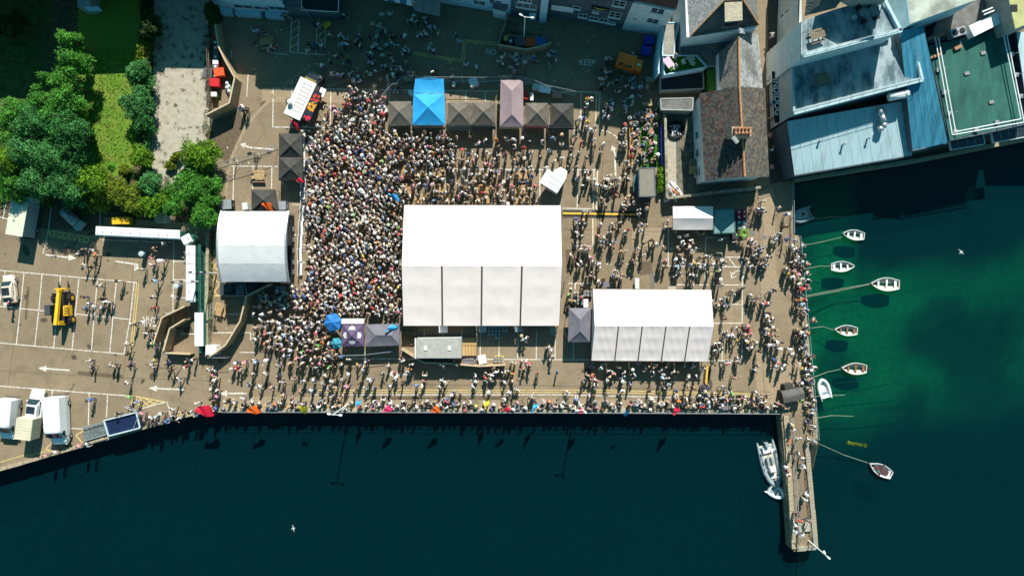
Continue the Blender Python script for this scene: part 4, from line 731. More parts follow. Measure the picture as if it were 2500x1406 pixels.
def plant(name, label, cat, px, py, rpx, h, kind, n=None, group=None, elong=1.0, rz=0.0, size=0.135, trunk=True, spread_=1.0):
    r = random.Random(int(px * 31 + py * 17)); R_ = rpx / PPM; z = h * 0.62; c = W(px, py, h * .8); t = thing(name, label, cat, (c.x, c.y, 0), rz, group)
    bl = []; nb = 14 if R_ > 1.2 else 7
    for i in range(nb):
        a = 6.283 * i / nb + r.uniform(-.4, .4); q_ = r.uniform(.3, .82) * R_; br = R_ * r.uniform(.22, .48)
        bl.append((math.cos(a) * q_ * elong, math.sin(a) * q_, z + r.uniform(-.18, .22) * h, br * min(1.4, elong), br, br * .8 * h / max(h, 2 * R_) if h < 2 * R_ else br))
    bl.append((0, 0, z + .12 * h, R_ * .6 * elong, R_ * .6, h * .3))
    n = n or int(1500 + 1250 * R_ * R_); me = leaf_mesh('crown', bl, n, size, int(px + py)); me.materials.append(LEAF[kind]); o = bpy.data.objects.new('crown' if h > 2.2 else 'foliage', me); C.objects.link(o); o.parent = t
    m = MB(); tr = max(.05, .06 * R_); m.tube((0, 0, 0), (0, 0, z), tr, 7, tr * .6)
    for i in range(5): b = bl[i]; m.tube((0, 0, z * .55), (b[0], b[1], b[2]), tr * .5, 5, tr * .2)
    m.build('trunk', _mats['bark'], t, local=True); return t
trees = [  # px, py, radius px, height, kind, label
 (160, 95, 22, 6.5, 'mid', 'narrow top tree of the ragged tree belt, in half shade'), (165, 140, 28, 7, 'mid', 'light green tree second from the top of the ragged tree belt'), (150, 195, 30, 7, 'mid', 'tree with pinkish blossom tips halfway up the tree belt'), (112, 190, 16, 6, 'mid', 'slim pointed tree left of the tree belt, edged by the dark garden'),
 (150, 245, 38, 7, 'mid', 'broad leafy tree beside the upper end of the sunlit lawn'), (98, 245, 30, 7, 'mid', 'leafy tree at the edge of the dark garden above the big clump'), (60, 262, 26, 6.5, 'mid', 'small leafy crown at the shade edge left of the broad tree'), (125, 285, 30, 7, 'mid', 'leafy crown wedged between the broad tree and large dark tree'), (178, 280, 24, 5, 'bright', 'light green crown nearest the upper lawn corner'), (182, 395, 26, 5.5, 'dark', 'dark crown hanging over the lower left lawn edge'), (90, 300, 46, 8, 'dark', 'large dark blue-green tree in the middle of the clump left of the lawn'), (30, 285, 38, 7.5, 'mid', 'tree at the picture edge under the dark garden shade'), (155, 320, 44, 8, 'dark', 'large dark tree leaning over the left side of the sunlit lawn'), (130, 385, 48, 8, 'dark', 'large dark crown beside the lower half of the lawn'), (55, 365, 46, 8, 'blue', 'blue-green crown towards the picture edge in the big clump'), (12, 390, 34, 7, 'bright', 'bright green crown cut by the picture edge above the cream lorry'), (22, 445, 38, 6, 'mid', 'green crown cut by the picture edge just above the tarmac'), (88, 440, 42, 7, 'blue', 'blue-green crown directly above the cream lorry'), (150, 445, 40, 7, 'blue', 'blue-green crown above the silver tanker trailer'), (205, 440, 36, 5.5, 'bright', 'bright green shrub at the bottom left corner of the lawn'), (172, 478, 26, 5, 'blue', 'small blue-green crown above the tanker trailer tow end'),
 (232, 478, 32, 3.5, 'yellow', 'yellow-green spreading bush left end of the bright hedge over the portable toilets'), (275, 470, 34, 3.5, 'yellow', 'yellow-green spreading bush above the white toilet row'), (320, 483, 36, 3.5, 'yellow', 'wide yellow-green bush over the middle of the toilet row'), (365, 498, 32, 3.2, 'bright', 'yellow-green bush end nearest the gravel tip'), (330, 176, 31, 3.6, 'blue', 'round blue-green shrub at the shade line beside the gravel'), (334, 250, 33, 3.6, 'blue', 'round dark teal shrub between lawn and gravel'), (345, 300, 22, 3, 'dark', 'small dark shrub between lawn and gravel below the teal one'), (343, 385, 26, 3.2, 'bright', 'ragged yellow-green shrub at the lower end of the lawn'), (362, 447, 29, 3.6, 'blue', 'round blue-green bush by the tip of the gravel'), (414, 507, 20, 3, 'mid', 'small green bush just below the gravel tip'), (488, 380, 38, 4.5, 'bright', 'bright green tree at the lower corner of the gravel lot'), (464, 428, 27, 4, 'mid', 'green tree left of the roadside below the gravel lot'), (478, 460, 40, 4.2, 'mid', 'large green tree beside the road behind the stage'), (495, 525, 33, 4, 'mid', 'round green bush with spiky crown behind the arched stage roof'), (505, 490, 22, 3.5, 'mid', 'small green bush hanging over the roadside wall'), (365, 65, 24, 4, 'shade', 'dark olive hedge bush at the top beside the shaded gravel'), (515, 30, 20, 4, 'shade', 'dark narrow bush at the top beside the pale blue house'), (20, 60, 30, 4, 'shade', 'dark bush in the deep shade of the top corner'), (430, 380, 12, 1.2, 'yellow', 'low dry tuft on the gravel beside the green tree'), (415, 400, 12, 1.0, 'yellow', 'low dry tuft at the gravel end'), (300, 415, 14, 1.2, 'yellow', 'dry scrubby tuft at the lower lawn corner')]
for (x, y, r_, h_, k_, lb) in trees:
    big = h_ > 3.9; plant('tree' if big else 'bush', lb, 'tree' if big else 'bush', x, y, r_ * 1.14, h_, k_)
hm = {'bark': _mats['bark']}
def hedge(label, line, wpx, h, kind, n, name='hedge', size=.15):
    pts = [W(*p, h * .5) for p in line]; t = thing(name, label, 'hedge', (pts[0].x, pts[0].y, 0)); bl = []
    for i in range(len(pts) - 1):
        d = pts[i + 1] - pts[i]; k = max(2, int(d.length / .7))
        for j in range(k): p = pts[i] + d * (j + .5) / k - Vector((pts[0].x, pts[0].y, 0)); w_ = wpx / PPM / 2; bl.append((p.x + rnd.uniform(-.25, .25) * w_, p.y, h * .55 + rnd.uniform(-.1, .1) * h, w_ * rnd.uniform(.75, 1.15), w_ * 1.2, h * .42))
    me = leaf_mesh('foliage', bl, n, size, int(line[0][0])); me.materials.append(LEAF[kind]); o = bpy.data.objects.new('foliage', me); C.objects.link(o); o.parent = t
    m = MB(); 
    for b in bl[::2]: m.tube((b[0], b[1], 0), (b[0], b[1], b[2]), .04, 5, .02)
    o = m.build('stem', _mats['bark'], t, local=True); o['kind'] = 'stuff'; return t
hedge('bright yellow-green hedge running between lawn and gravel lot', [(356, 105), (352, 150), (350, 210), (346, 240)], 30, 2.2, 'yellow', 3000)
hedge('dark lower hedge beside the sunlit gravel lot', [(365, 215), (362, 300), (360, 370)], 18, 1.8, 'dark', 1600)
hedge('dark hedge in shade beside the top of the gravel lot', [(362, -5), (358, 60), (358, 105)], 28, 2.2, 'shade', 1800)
hedge('small bright hedge beside the felt-roofed kiosk', [(1611, 410), (1612, 470)], 16, 1.3, 'bright', 900, size=.12)
hedge('low creeping weeds along the wall behind the stage', [(518, 560), (516, 690), (514, 800)], 7, .5, 'mid', 700, size=.08)
hedge('flower bed foliage in the walled yard above the bins', [(1240, 88), (1325, 96)], 16, .9, 'dark', 900, size=.12)
hedge('straggling plants on the yard wall beside the beer garden', [(1603, 262), (1606, 300)], 11, 1.6, 'shade', 500, size=.1)
# gulls' eye grass tufts over the lawn: one mass
n_ = 3000; gx_ = nr.uniform(197, 338, n_); gy_ = nr.uniform(120, 432, n_); v = []; f = []
for i in range(n_):
    if gy_[i] > 405 + (0 if gx_[i] < 260 else (gx_[i] - 260) * -.1): continue
    p = W(gx_[i], gy_[i], 0.01); a = nr.uniform(0, 6.28); h_ = nr.uniform(.06, .2); dx, dy = math.cos(a) * .09, math.sin(a) * .09; k = len(v); lx, ly = nr.normal(0, .1, 2)
    v += [(p.x - dx, p.y - dy, .01), (p.x + dx, p.y + dy, .01), (p.x + lx, p.y + ly, h_)]; f.append((k, k + 1, k + 2))
me = bpy.data.meshes.new('grass'); me.from_pydata(v, [], f); a = me.color_attributes.new('Col', 'FLOAT_COLOR', 'CORNER'); cc = nr.uniform(.6, 1.5, len(f)); a.data.foreach_set('color', np.repeat(np.stack([cc * nr.uniform(.8, 1.25, len(f)), cc, cc, np.ones(len(f))], 1), 3, 0).ravel())
me.materials.append(leaf_mat('grass_blade', (0.11, 0.24, 0.02))); o = bpy.data.objects.new('grass', me); C.objects.link(o); tag(o, 'short patchy grass covering the sunlit lawn', 'grass', kind='stuff')
# weeds on the gravel
me = leaf_mesh('weeds', [(*W(rnd.uniform(372, 512), rnd.choice([rnd.uniform(20, 160), rnd.uniform(160, 480)]), 0)[:2], .05, rnd.uniform(.1, .45), rnd.uniform(.1, .45), .1) for _ in range(150)] + [(*W(rnd.choice([rnd.uniform(374, 388), rnd.uniform(498, 514)]), rnd.uniform(40, 330), 0)[:2], .05, rnd.uniform(.2, .5), .5, .12) for _ in range(50)] + [(*W(rnd.uniform(395, 470), rnd.uniform(400, 490), 0)[:2], .1, .5, .5, .2) for _ in range(26)], 5200, .07, 77); me.materials.append(LEAF['shade']); o = bpy.data.objects.new('weeds', me); C.objects.link(o); tag(o, 'small weeds dotted over the gravel lot', 'weeds', kind='stuff')
me = leaf_mesh('undergrowth', [(*W(rnd.uniform(0, 200), rnd.uniform(300, 490), 0)[:2], .4, 1.3, 1.3, .7) for _ in range(45)] + [(*W(rnd.uniform(215, 505), rnd.uniform(440, 520), 0)[:2], .3, .9, .9, .5) for _ in range(40)] + [(*W(rnd.uniform(255, 330), rnd.uniform(408, 440), 0)[:2], .1, .6, .5, .2) for _ in range(8)], 15000, .16, 99); me.materials.append(LEAF['mid']); o = bpy.data.objects.new('undergrowth', me); C.objects.link(o); tag(o, 'green undergrowth beneath the trees and bushes', 'undergrowth', kind='stuff')
# potted palm by the crates
t = thing('palm_plant', 'spiky potted palm beside the stacked red crates', 'plant', W(1808, 572)); m = MB(); m.lathe((0, 0, 0), [(.28, 0), (.36, .5), (.3, .5)], 12); m.build('pot', _mats['clay'], t, local=True); m = MB(); m.tube((0, 0, .4), (0, 0, 1.3), .09, 7); m.build('trunk', _mats['bark'], t, local=True)
for k in range(18):
    a = 6.283 * k / 18 + rnd.uniform(-.1, .1); l = rnd.uniform(.7, .95); m = MB(); pr = None
    g = []
    for j in range(5): s_ = j / 4; r_ = l * s_; z = 1.3 + .45 * math.sin(s_ * 2.2) - .35 * s_ * s_; w_ = .075 * math.sin(.35 + s_ * 2.6) + .005; g.append([(math.cos(a) * r_ - math.sin(a) * w_, math.sin(a) * r_ + math.cos(a) * w_, z), (math.cos(a) * r_ + math.sin(a) * w_, math.sin(a) * r_ - math.cos(a) * w_, z)])
    m.sheet(g); m.build('leaf', M('palm_leaf', (.12, .22, .03), .6, .3, 5), t, local=True)
# floating weed
me = leaf_mesh('floating_seaweed', [(*W(2085 + 30 * math.cos(.1) * s_, 1083 + 4 * s_, -1.75)[:2], -1.78, .28, .22, .03) for s_ in (-.45, -.2, 0, .3, .6, .9)], 260, .11, 5); me.materials.append(LEAF['yellow']); o = bpy.data.objects.new('floating_seaweed', me); C.objects.link(o); tag(o, 'bright yellow-green strand of floating weed near the pier', 'seaweed')
# ------------------------------------------------------------------ marquees, stage, stalls
M('canvas_white', (0.76, 0.65, 0.605), 0.75, 0.04, 0.8, 0.08, 1.2); M('canvas_grey', (0.55, 0.55, 0.53), 0.8, 0.05, .8, .1, 1.5); M('canvas_black', (0.045, 0.043, 0.038), 0.75, 0.25, 1.2, 0.25, 2.0); M('canvas_taupe', (0.115, 0.10, 0.08), 0.75, 0.22, 1.2, 0.25, 2.0)
M('canvas_blue', (0.02, 0.30, 0.62), 0.7, 0.12, 1, 0.2, 2); M('canvas_navy', (0.01, 0.10, 0.32), .7, .15, 1, .2, 2); M('canvas_mauve', (0.27, 0.20, 0.21), 0.8, 0.08, 1, 0.2, 2); M('canvas_purple', (0.10, 0.065, 0.13), 0.75, 0.15, 1, .2, 2); M('canvas_slate', (0.15, 0.14, 0.165), .75, .12, 1, .2, 2)
def sagged(m, a, b, c, d, nu=8, nv=8, sag=0.06, mi=0, wr=0.0, seed=0, bays=0):
    """fabric bay between corners a b (eave) c d (ridge), sagging between its frames"""
    r = random.Random(seed); g = []; n = (b - a).cross(d - a).normalized(); n = -n if n.z < 0 else n; ph = r.uniform(0, 6)
    for j in range(nv + 1):
        row = []
        for i in range(nu + 1):
            u, v = i / nu, j / nv; p = a.lerp(b, u).lerp(d.lerp(c, u), v); s_ = sag * 16 * u * (1 - u) * v * (1 - v) * (1 if not bays else 0) + (sag * 4 * u * (1 - u) * (.25 + .75 * abs(math.sin(bays * math.pi * v))) * (v < 1) * (v > 0) if bays else 0) + wr * math.sin((u * 2.2 + v * 1.3) * 9 + ph) * u * (1 - u) * 4
            row.append(p - n * s_)
        g.append(row)
    return m.sheet(g, mi)
def marquee(name, label, NW, NE, SE, SW, RW, RE, eave, ridge, panels, nroof=None):
    t = thing(name, label, 'marquee', W((NW[0] + SE[0]) / 2, (NW[1] + SE[1]) / 2)); nw, ne, se, sw = [W(*p, eave) for p in (NW, NE, SE, SW)]; rw, re = W(*RW, ridge), W(*RE, ridge)
    for k in range(panels):
        u0, u1 = k / panels + .0055, (k + 1) / panels - .0055
        if k == 0: u0 = 0
        if k == panels - 1: u1 = 1
        v0, v1 = k / panels, (k + 1) / panels; m = MB(); sagged(m, nw.lerp(ne, v0), nw.lerp(ne, v1), rw.lerp(re, v1), rw.lerp(re, v0), 6, 8, .03, seed=k); m.build('roof_panel', _mats['canvas_white'], t, smooth=True)
        m = MB(); sagged(m, sw.lerp(se, u0), sw.lerp(se, u1), rw.lerp(re, u1), rw.lerp(re, u0), 12, 18, .055, wr=.006 if panels < 5 else .02, seed=k + 9, bays=3); m.build('roof_panel', _mats['canvas_white'], t, smooth=True)
    for k in range(panels + 1):
        u = k / panels; m = MB(); a, r_, b = nw.lerp(ne, u), rw.lerp(re, u), sw.lerp(se, u); dz = Vector((0, 0, -.12)); m.path([a + dz, r_ + dz, b + dz], .07, 5)
        for p in (a, b): m.tube((p.x, p.y, 0), p + dz, .06, 6)
        m.build('frame', M('marquee_frame', (.10, .10, .10), .5), t)
    for k in range(1, 3):
        m = MB(); f = k / 3; m.path([sw.lerp(rw, f) + Vector((0, 0, -.2)), se.lerp(re, f) + Vector((0, 0, -.2))], .05, 5); m.build('purlin', _mats['marquee_frame'], t)
    for a, b, r_ in ((nw, sw, rw), (ne, se, re)):
        m = MB(); m.add([a, b, r_, Vector((a.x, a.y, 1.9)), Vector((b.x, b.y, 1.9))], [(0, 2, 1), (0, 1, 4, 3)]); m.build('gable_end', _mats['canvas_grey'], t)
    for a, b in ((nw, ne), (sw, se)): m = MB(); q_ = Vector((0, 0, -.28)); m.add([a, b, b + q_, a + q_], [(0, 1, 2, 3)]); m.build('valance', _mats['canvas_white'], t)
    return t
marquee('marquee', 'largest white marquee in the middle of the festival yard, four roof bays', (987, 501), (1369, 502), (1365, 795), (985, 795), (981, 649), (1372, 650), 2.5, 4.5, 4)
marquee('marquee', 'smaller white marquee near the water with five roof bays', (1448, 706), (1736, 708), (1728, 882), (1444, 880), (1452, 796), (1742, 797), 2.5, 4.2, 5)
# --- stage with arched roof
t = thing('stage', 'outdoor stage with white arched fabric roof facing the crowd', 'stage', W(620, 600)); n_ = 14; zc, ze = 5.95, 4.75
yn, ys = W(0, 516, ze).y, W(0, 688, ze).y; x0, x1 = W(540, 0, ze).x, W(704, 0, ze).x
def arch(f): s_ = (f - .5) * 2; return yn + (ys - yn) * f, ze + (zc - ze) * (1 - abs(s_) ** 2.2)
for k in range(4):
    m = MB(); g = []
    for j in range(7):
        f = k / 4 + j / 24 if k < 3 or j < 6 else 1.0; f = k / 4 + j / 6 / 4; y, z = arch(f); g.append([(x0 + (x1 - x0) * i / 10, y, z - .05 * math.sin(math.pi * ((j) / 6)) + .02 * math.sin(i * 1.9 + j * 2.6 + k)) for i in range(11)])
    m.sheet(g); m.build('roof_panel', M('stage_white', (.53, .53, .53), .7, .06, .7, .25, .9), t, smooth=True)
for x in (x0, x1):
    m = MB(); P = [Vector((x, *arch(f))) for f in [i / 12 for i in range(13)]]; m.path(P, .12, 6); m.path([p - Vector((0, 0, .5)) for p in P], .06, 5); m.build('truss', _mats['steel'], t)
    for y in (yn, ys):
        for dx, dy in ((-.15, -.15), (.15, -.15), (.15, .15), (-.15, .15)): xl = x - (.95 if x == x1 else 0); m = MB(); m.tube((xl + dx, y + dy, 0), (xl + dx, y + dy, ze - .3), .04, 5); m.build('tower_leg', _mats['steel'], t)
xd = W(711, 600, 1.3).x; m = MB(); m.box(((x0 + xd) / 2, (yn + ys) / 2, 0), (xd - x0, yn - ys - .2, 1.3)); m.build('deck', _mats['black'], t)
m = MB(); m.box((x0 + .1, (yn + ys) / 2, 1.3), (.08, yn - ys - .3, 3.4)); m.build('back_cloth', _mats['black'], t)
cx_ = x1 + .35
for k, y in enumerate([560, 585, 612, 640, 664]):
    sp = thing('stage_speaker', 'black speaker box along the stage front, ' + ('topmost of five', 'second of five', 'middle of five', 'fourth of five', 'lowest of five')[k], 'speaker', W(713, y, 0), 0, 'speakers along the stage front'); m = MB(); m.box((0, 0, 0), (.7, .75, .9), top=(.94, .94)); m.build('body', M('speaker_black', (.03, .035, .04), .6, .2, 4), sp, local=True); m = MB(); m.box((.36, 0, .08), (.03, .62, .74)); m.build('grille', _mats['steel'], sp, local=True)
for k in range(6): pass
# monitors, cases, drums glimpsed in the gap south of the stage roof
t = thing('stage_annex', 'dark low platform with metal ramp under the lower stage edge', 'platform', W(585, 705)); m = MB(); m.prism([W(*p)[:2] for p in ((541, 690), (640, 692), (612, 720), (541, 720))], 0, .6); m.build('deck', M('deck_dark', (.045, .05, .055), .7, .3, 3), t)
for k in range(7): c = W(587, 694 + 3.6 * k, .7); m = MB(); m.box((c.x, c.y, .62), (.85, .06, .06)); m.build('rung', _mats['steel'], t)
for x in (573, 597): m = MB(); m.tube(W(x, 690, .7), W(x + 7, 722, .7), .04, 5); m.build('rail', _mats['steel'], t)
def pile(name, label, cat, px, py, w_, l_, h_, mat, rz=0, z=0, frame=None):
    t = thing(name, label, cat, W(px, py, z), rz); m = MB(); m.box((0, 0, 0), (w_, l_, h_), top=(.97, .97)); m.build('body', mat, t, local=True); m = MB(); m.box((0, 0, h_), (w_ * 1.02, l_ * 1.02, .05)); m.build('lid', frame or mat, t, local=True)
    for s_ in (-1, 1): m = MB(); m.box((s_ * w_ * .5, 0, h_ * .45), (.05, l_ * .35, .05)); m.build('handle', _mats['steel'], t, local=True)
    return t
pile('flight_case', 'dark open-framed equipment cage left of the black backstage tent', 'equipment case', 561, 502, 1.4, 1.2, 1.2, _mats['black'], .05, frame=_mats['steel']); pile('flight_case', 'small grey equipment case against the black backstage tent', 'equipment case', 606, 506, .7, .9, 1.1, _mats['canvas_grey'], .1); pile('flight_case', 'metal-edged equipment cage between backstage tent and crowd barrier', 'equipment case', 692, 505, 1.5, 1.1, 1.3, _mats['canvas_slate'], .03, frame=_mats['steel']); pile('flight_case', 'dark case in the shade below the stage corner', 'equipment case', 690, 707, 1.4, 1.0, .9, _mats['speaker_black'], .05, frame=_mats['canvas_slate']); pile('flight_case', 'dark case on the platform under the stage edge', 'equipment case', 560, 704, 1.2, 1.0, .7, _mats['speaker_black'], 0, .6)
# --- pop-up gazebos
def gazebo(label, cor, mat, eave=2.2, peak=3.1, apex=None, ridge=None, val=0.28, legs=True, front=None, name='gazebo', cat='gazebo'):
    """cor: four picture corners at eave height, going round from the upper left"""
    P = [W(*p, eave) for p in cor]; c = sum(P, Vector()) / 4; t = thing(name, label, cat, (c.x, c.y, 0))
    if ridge: a, b = W(*ridge[0], peak), W(*ridge[1], peak); faces = [(P[0], P[1], b, a), (P[1], P[2], b, b), (P[2], P[3], a, b), (P[3], P[0], a, a)] if abs(b.x - a.x) > abs(b.y - a.y) else [(P[0], P[1], a, a), (P[1], P[2], b, a), (P[2], P[3], b, b), (P[3], P[0], a, b)]
    else: a = Vector((c.x, c.y, peak)) if not apex else W(*apex, peak); faces = [(P[i], P[(i + 1) % 4], a, a) for i in range(4)]
    for i, (p, q_, r_, s_) in enumerate(faces):
        m = MB(); g = []; nrm = (q_ - p).cross(s_ - p).normalized(); nrm = -nrm if nrm.z < 0 else nrm
        for j in range(9):
            v = j / 8; row = []
            for k in range(9): u = k / 8; x = p.lerp(q_, u).lerp(s_.lerp(r_, u), v); row.append(x - nrm * (.5 * u * (1 - u) * v * (1 - v) * 1.6 + .02 * math.sin(u * 13 + v * 5 + i) * (1 - v)))
            g.append(row)
        m.sheet(g); m.build('roof_panel', mat, t, smooth=True)
        m = MB(); dz = Vector((0, 0, -val)); m.add([p, q_, q_ + dz, p + dz], [(0, 1, 2, 3)]); m.build('valance', front if (front and i == 2) else mat, t)
    for p in P: m = MB(); m.tube((p.x + (c.x - p.x) * .03, p.y + (c.y - p.y) * .03, 0), p + (c - p) * .03, .035, 5); m.build('leg', _mats['steel'], t)
    return t
def stall_front(t_label, pts, z, mat, name, cat, slant=.9):
    a, b = W(*pts[0], z), W(*pts[1], z); t = thing(name, t_label, cat, (a.x, a.y, 0)); m = MB(); q_ = Vector((0, -slant * .5, -slant * .35)); m.add([a, b, b + q_, a + q_], [(0, 1, 2, 3)]); m.build('flap', mat, t); m = MB(); m.tube(a, b, .03, 5); m.build('rod', _mats['steel'], t); return t
blk_ = _mats['canvas_taupe']
gazebo('black pop-up gazebo at the left end of the stall row beside the blue one', [(949, 248), (1004, 248), (1006, 306), (948, 308)], blk_)
gazebo('bright blue pop-up gazebo in the stall row', [(1009, 229), (1085, 229), (1087, 306), (1007, 306)], _mats['canvas_blue'], 2.35, 3.4, front=M('banner_orange', (.50, .33, .10), .7))
gazebo('dark taupe gazebo just right of the bright blue one', [(1094, 250), (1150, 250), (1151, 306), (1093, 307)], blk_)
gazebo('dark taupe gazebo touching the left side of the gap before the mauve tent', [(1153, 250), (1209, 250), (1210, 305), (1152, 306)], blk_)
gazebo('long mauve hipped tent in the stall row with warm bulbs along its front', [(1222, 196), (1277, 196), (1278, 310), (1220, 310)], _mats['canvas_mauve'], 2.35, 3.2, ridge=((1249.5, 222), (1249.5, 280)))
gazebo('black gazebo just right of the mauve tent with red front edge', [(1283, 252), (1338, 252), (1339, 308), (1282, 308)], blk_, front=M('banner_red', (.5, .03, .04), .7))
gazebo('black gazebo at the right end of the stall row', [(1344, 253), (1400, 253), (1401, 310), (1343, 310)], _mats['canvas_black'])
# blue fly sheet stretched behind the blue gazebo
a = [W(1014, 193, 2.6), W(1083, 193, 2.6), W(1085, 228, 2.4), W(1009, 228, 2.4)]; t = thing('tarpaulin', 'flat blue tarpaulin tied behind the blue gazebo', 'tarpaulin', (a[0].x, a[0].y, 0)); m = MB(); sagged(m, a[3], a[2], a[1], a[0], 8, 6, .12); m.build('sheet', _mats['canvas_navy'] if False else _mats['canvas_blue'], t, smooth=True); m = MB(); pt = [W(1014, 193, 2.62), W(1048, 186, 2.9), W(1083, 193, 2.62)]; m.add(pt, [(0, 1, 2)]); m.build('sheet_end', _mats['canvas_white'], t)
for p in a[:2]: m = MB(); m.tube((p.x, p.y, 0), p, .035, 5); m.build('pole', _mats['steel'], t)
stall_front('taupe front flap of the gazebo right of the blue one', ((1093, 309), (1150, 309)), 2.0, blk_, 'stall_awning', 'awning'); stall_front('black front flap left of the mauve tent', ((1152, 308), (1210, 308)), 2.0, _mats['canvas_black'], 'stall_awning', 'awning', .8); stall_front('black front flap under the bright blue gazebo', ((1008, 311), (1087, 311)), 1.9, _mats['canvas_black'], 'stall_awning', 'awning', .5)
stall_front('black front flap of the rightmost stall in the row', ((1343, 312), (1401, 312)), 2.0, _mats['canvas_black'], 'stall_awning', 'awning', .5); stall_front('black front flap with red rim right of the mauve tent', ((1282, 310), (1340, 310)), 2.0, _mats['banner_red'], 'stall_awning', 'awning', .35)
for k in range(15):
    p = W(1221 + 3.9 * k, 313, 2.0); b = MB(); b.lathe((0, 0, -.09), [(.02, 0), (.085, .05), (.085, .12), (.03, .18)], 8); o = b.build('festoon_bulb', M('warm_bulb', (.95, .70, .25), .3), local=True) if k == 0 else bpy.data.objects.new('festoon_bulb', bulb_me)
    if k == 0: bulb_me = o.data
    else: C.objects.link(o)
    o.location = p; tag(o, '%s warm bulb from the left along the mauve tent front' % 'first second third fourth fifth sixth seventh eighth ninth tenth eleventh twelfth thirteenth fourteenth fifteenth'.split()[k], 'light bulb', 'bulbs along the mauve tent front')
gazebo('long black gazebo at the crowd edge above the backstage tent, upper half', [(681, 326), (737, 327), (738, 384), (681, 384)], _mats['canvas_black'], apex=(709, 356)); gazebo('long black gazebo at the crowd edge above the backstage tent, lower half', [(681, 384.5), (738, 384.5), (739, 441), (680, 440)], _mats['canvas_black'], apex=(709, 412))
gazebo('black backstage gazebo touching the arched stage roof', [(614, 463), (671, 463), (680, 515), (614, 515)], _mats['canvas_black'], apex=(642, 489))
g_ = gazebo('purple gazebo with white painted lettering on each roof side', [(835, 792), (888, 792), (889, 845), (833, 845)], _mats['canvas_purple'], 2.3, 3.0, front=_mats['canvas_white'])
cG = W(861, 818, 2.3)
for k, (dx, dy, rz) in enumerate(((0, .92, math.pi), (.92, 0, math.pi / 2), (0, -.92, 0), (-.92, 0, -math.pi / 2))):
    m = MB(); rr = Matrix.Rotation(rz, 3, 'Z')
    for j in range(4):
        l_ = (.85, .7, .8, .35)[j]; yy = .16 - .12 * j; c = Vector((cG.x + dx, cG.y + dy, 0)) + rr @ Vector((0, yy, 0)); dist = max(abs(c.x - cG.x), abs(c.y - cG.y)); z = 2.3 + .7 * (1 - dist / 1.42) + .035
        sl_ = .7 / 1.42; P = []
        for (u, v) in ((-.5 * l_, -.04), (.5 * l_, -.04), (.5 * l_, .04), (-.5 * l_, .04)):
            q_ = c + rr @ Vector((u, v, 0)); P.append(Vector((q_.x, q_.y, 2.3 + .7 * (1 - max(abs(q_.x - cG.x), abs(q_.y - cG.y)) / 1.42) + .04)))
        m.add(P, [(0, 1, 2, 3)])
    m.build('printed_mark', _mats['sign_white'], g_)
a = [W(834, 778, 2.5), W(889, 778, 2.5), W(889, 790, 2.3), W(834, 790, 2.3)]; t = thing('stall_sign', 'white sign box on the upper edge of the purple lettered gazebo', 'sign', (a[0].x, a[0].y, 0)); m = MB(); m.prism([p[:2] for p in a], 2.0, 2.45); m.build('board', _mats['canvas_white'], t)
gazebo('dark purple sagging gazebo between the lettered gazebo and the big marquee', [(893, 792), (975, 790), (976, 843), (893, 846)], _mats['canvas_slate'], 2.2, 2.8, ridge=((915, 818), (955, 818)))
gazebo('grey hipped gazebo beside the smaller marquee', [(1389, 752), (1443, 752), (1440, 835), (1387, 835)], _mats['canvas_slate'], 2.5, 3.4, ridge=((1417, 780), (1417, 809)))
gazebo('pale grey gabled canopy in front of the yard wall', [(1643, 504), (1741, 504), (1741, 561), (1643, 561)], _mats['canvas_white'], 2.4, 3.2, ridge=((1643.5, 532), (1741, 533)))
flat('shed', 'teal flat-topped cabin beside the pale gabled canopy', 'shed', [(1744, 512), (1792, 510), (1794, 568), (1743, 570)], 2.5, M('teal_dark', (.05, .12, .12), .7), M('teal_roof', (.15, .25, .25), .7, .15, 2), .08)
flat('kiosk', 'felt flat-roofed wooden kiosk at the end of the beer garden', 'kiosk', [(1560, 411), (1597, 410), (1600, 479), (1561, 480)], 2.6, _mats['dark_wall'], M('kiosk_felt', (.21, .19, .15), .9, .15, 5), .08)
t = thing('kiosk_hatch', 'teal counter shelf on the left side of the kiosk', 'counter', W(1552, 448)); m = MB(); m.prism([W(x, y, 1.2)[:2] for x, y in ((1546, 428), (1559, 428), (1559, 468), (1546, 468))], 1.1, 1.2); m.build('top', _mats['teal_dark'], t)
for p in ((1548, 430), (1548, 466)): m = MB(); m.tube(W(*p), W(*p) + Vector((0, 0, 1.1)), .04, 5); m.build('leg', _mats['steel'], t)
# parasols
def parasol(label, px, py, rpx, mat, n=8, h=2.5, rz=0.0):
    c = W(px, py, h); t = thing('parasol', label, 'parasol', (c.x, c.y, 0), rz); r = rpx / PPM
    for k in range(n):
        a0, a1 = 6.283 * k / n, 6.283 * (k + 1) / n; m = MB(); e0, e1 = Vector((math.cos(a0) * r, math.sin(a0) * r, h - .35)), Vector((math.cos(a1) * r, math.sin(a1) * r, h - .35)); top = Vector((0, 0, h + .15)); mid = (e0 + e1) / 2 * .97 - Vector((0, 0, .03)); m.add([top, e0, mid, e1], [(0, 1, 2), (0, 2, 3)]); m.build('panel', mat, t, local=True)
        m = MB(); m.tube(e0 - Vector((0, 0, .02)), top - Vector((0, 0, .03)), .015, 4); m.build('rib', _mats['steel'], t, local=True)
    m = MB(); m.tube((0, 0, 0), (0, 0, h + .25), .03, 6); m.build('pole', _mats['steel'], t, local=True); m = MB(); m.lathe((0, 0, 0), [(.3, 0), (.3, .08), (.06, .12)], 12); m.build('base', _mats['black'], t, local=True); return t
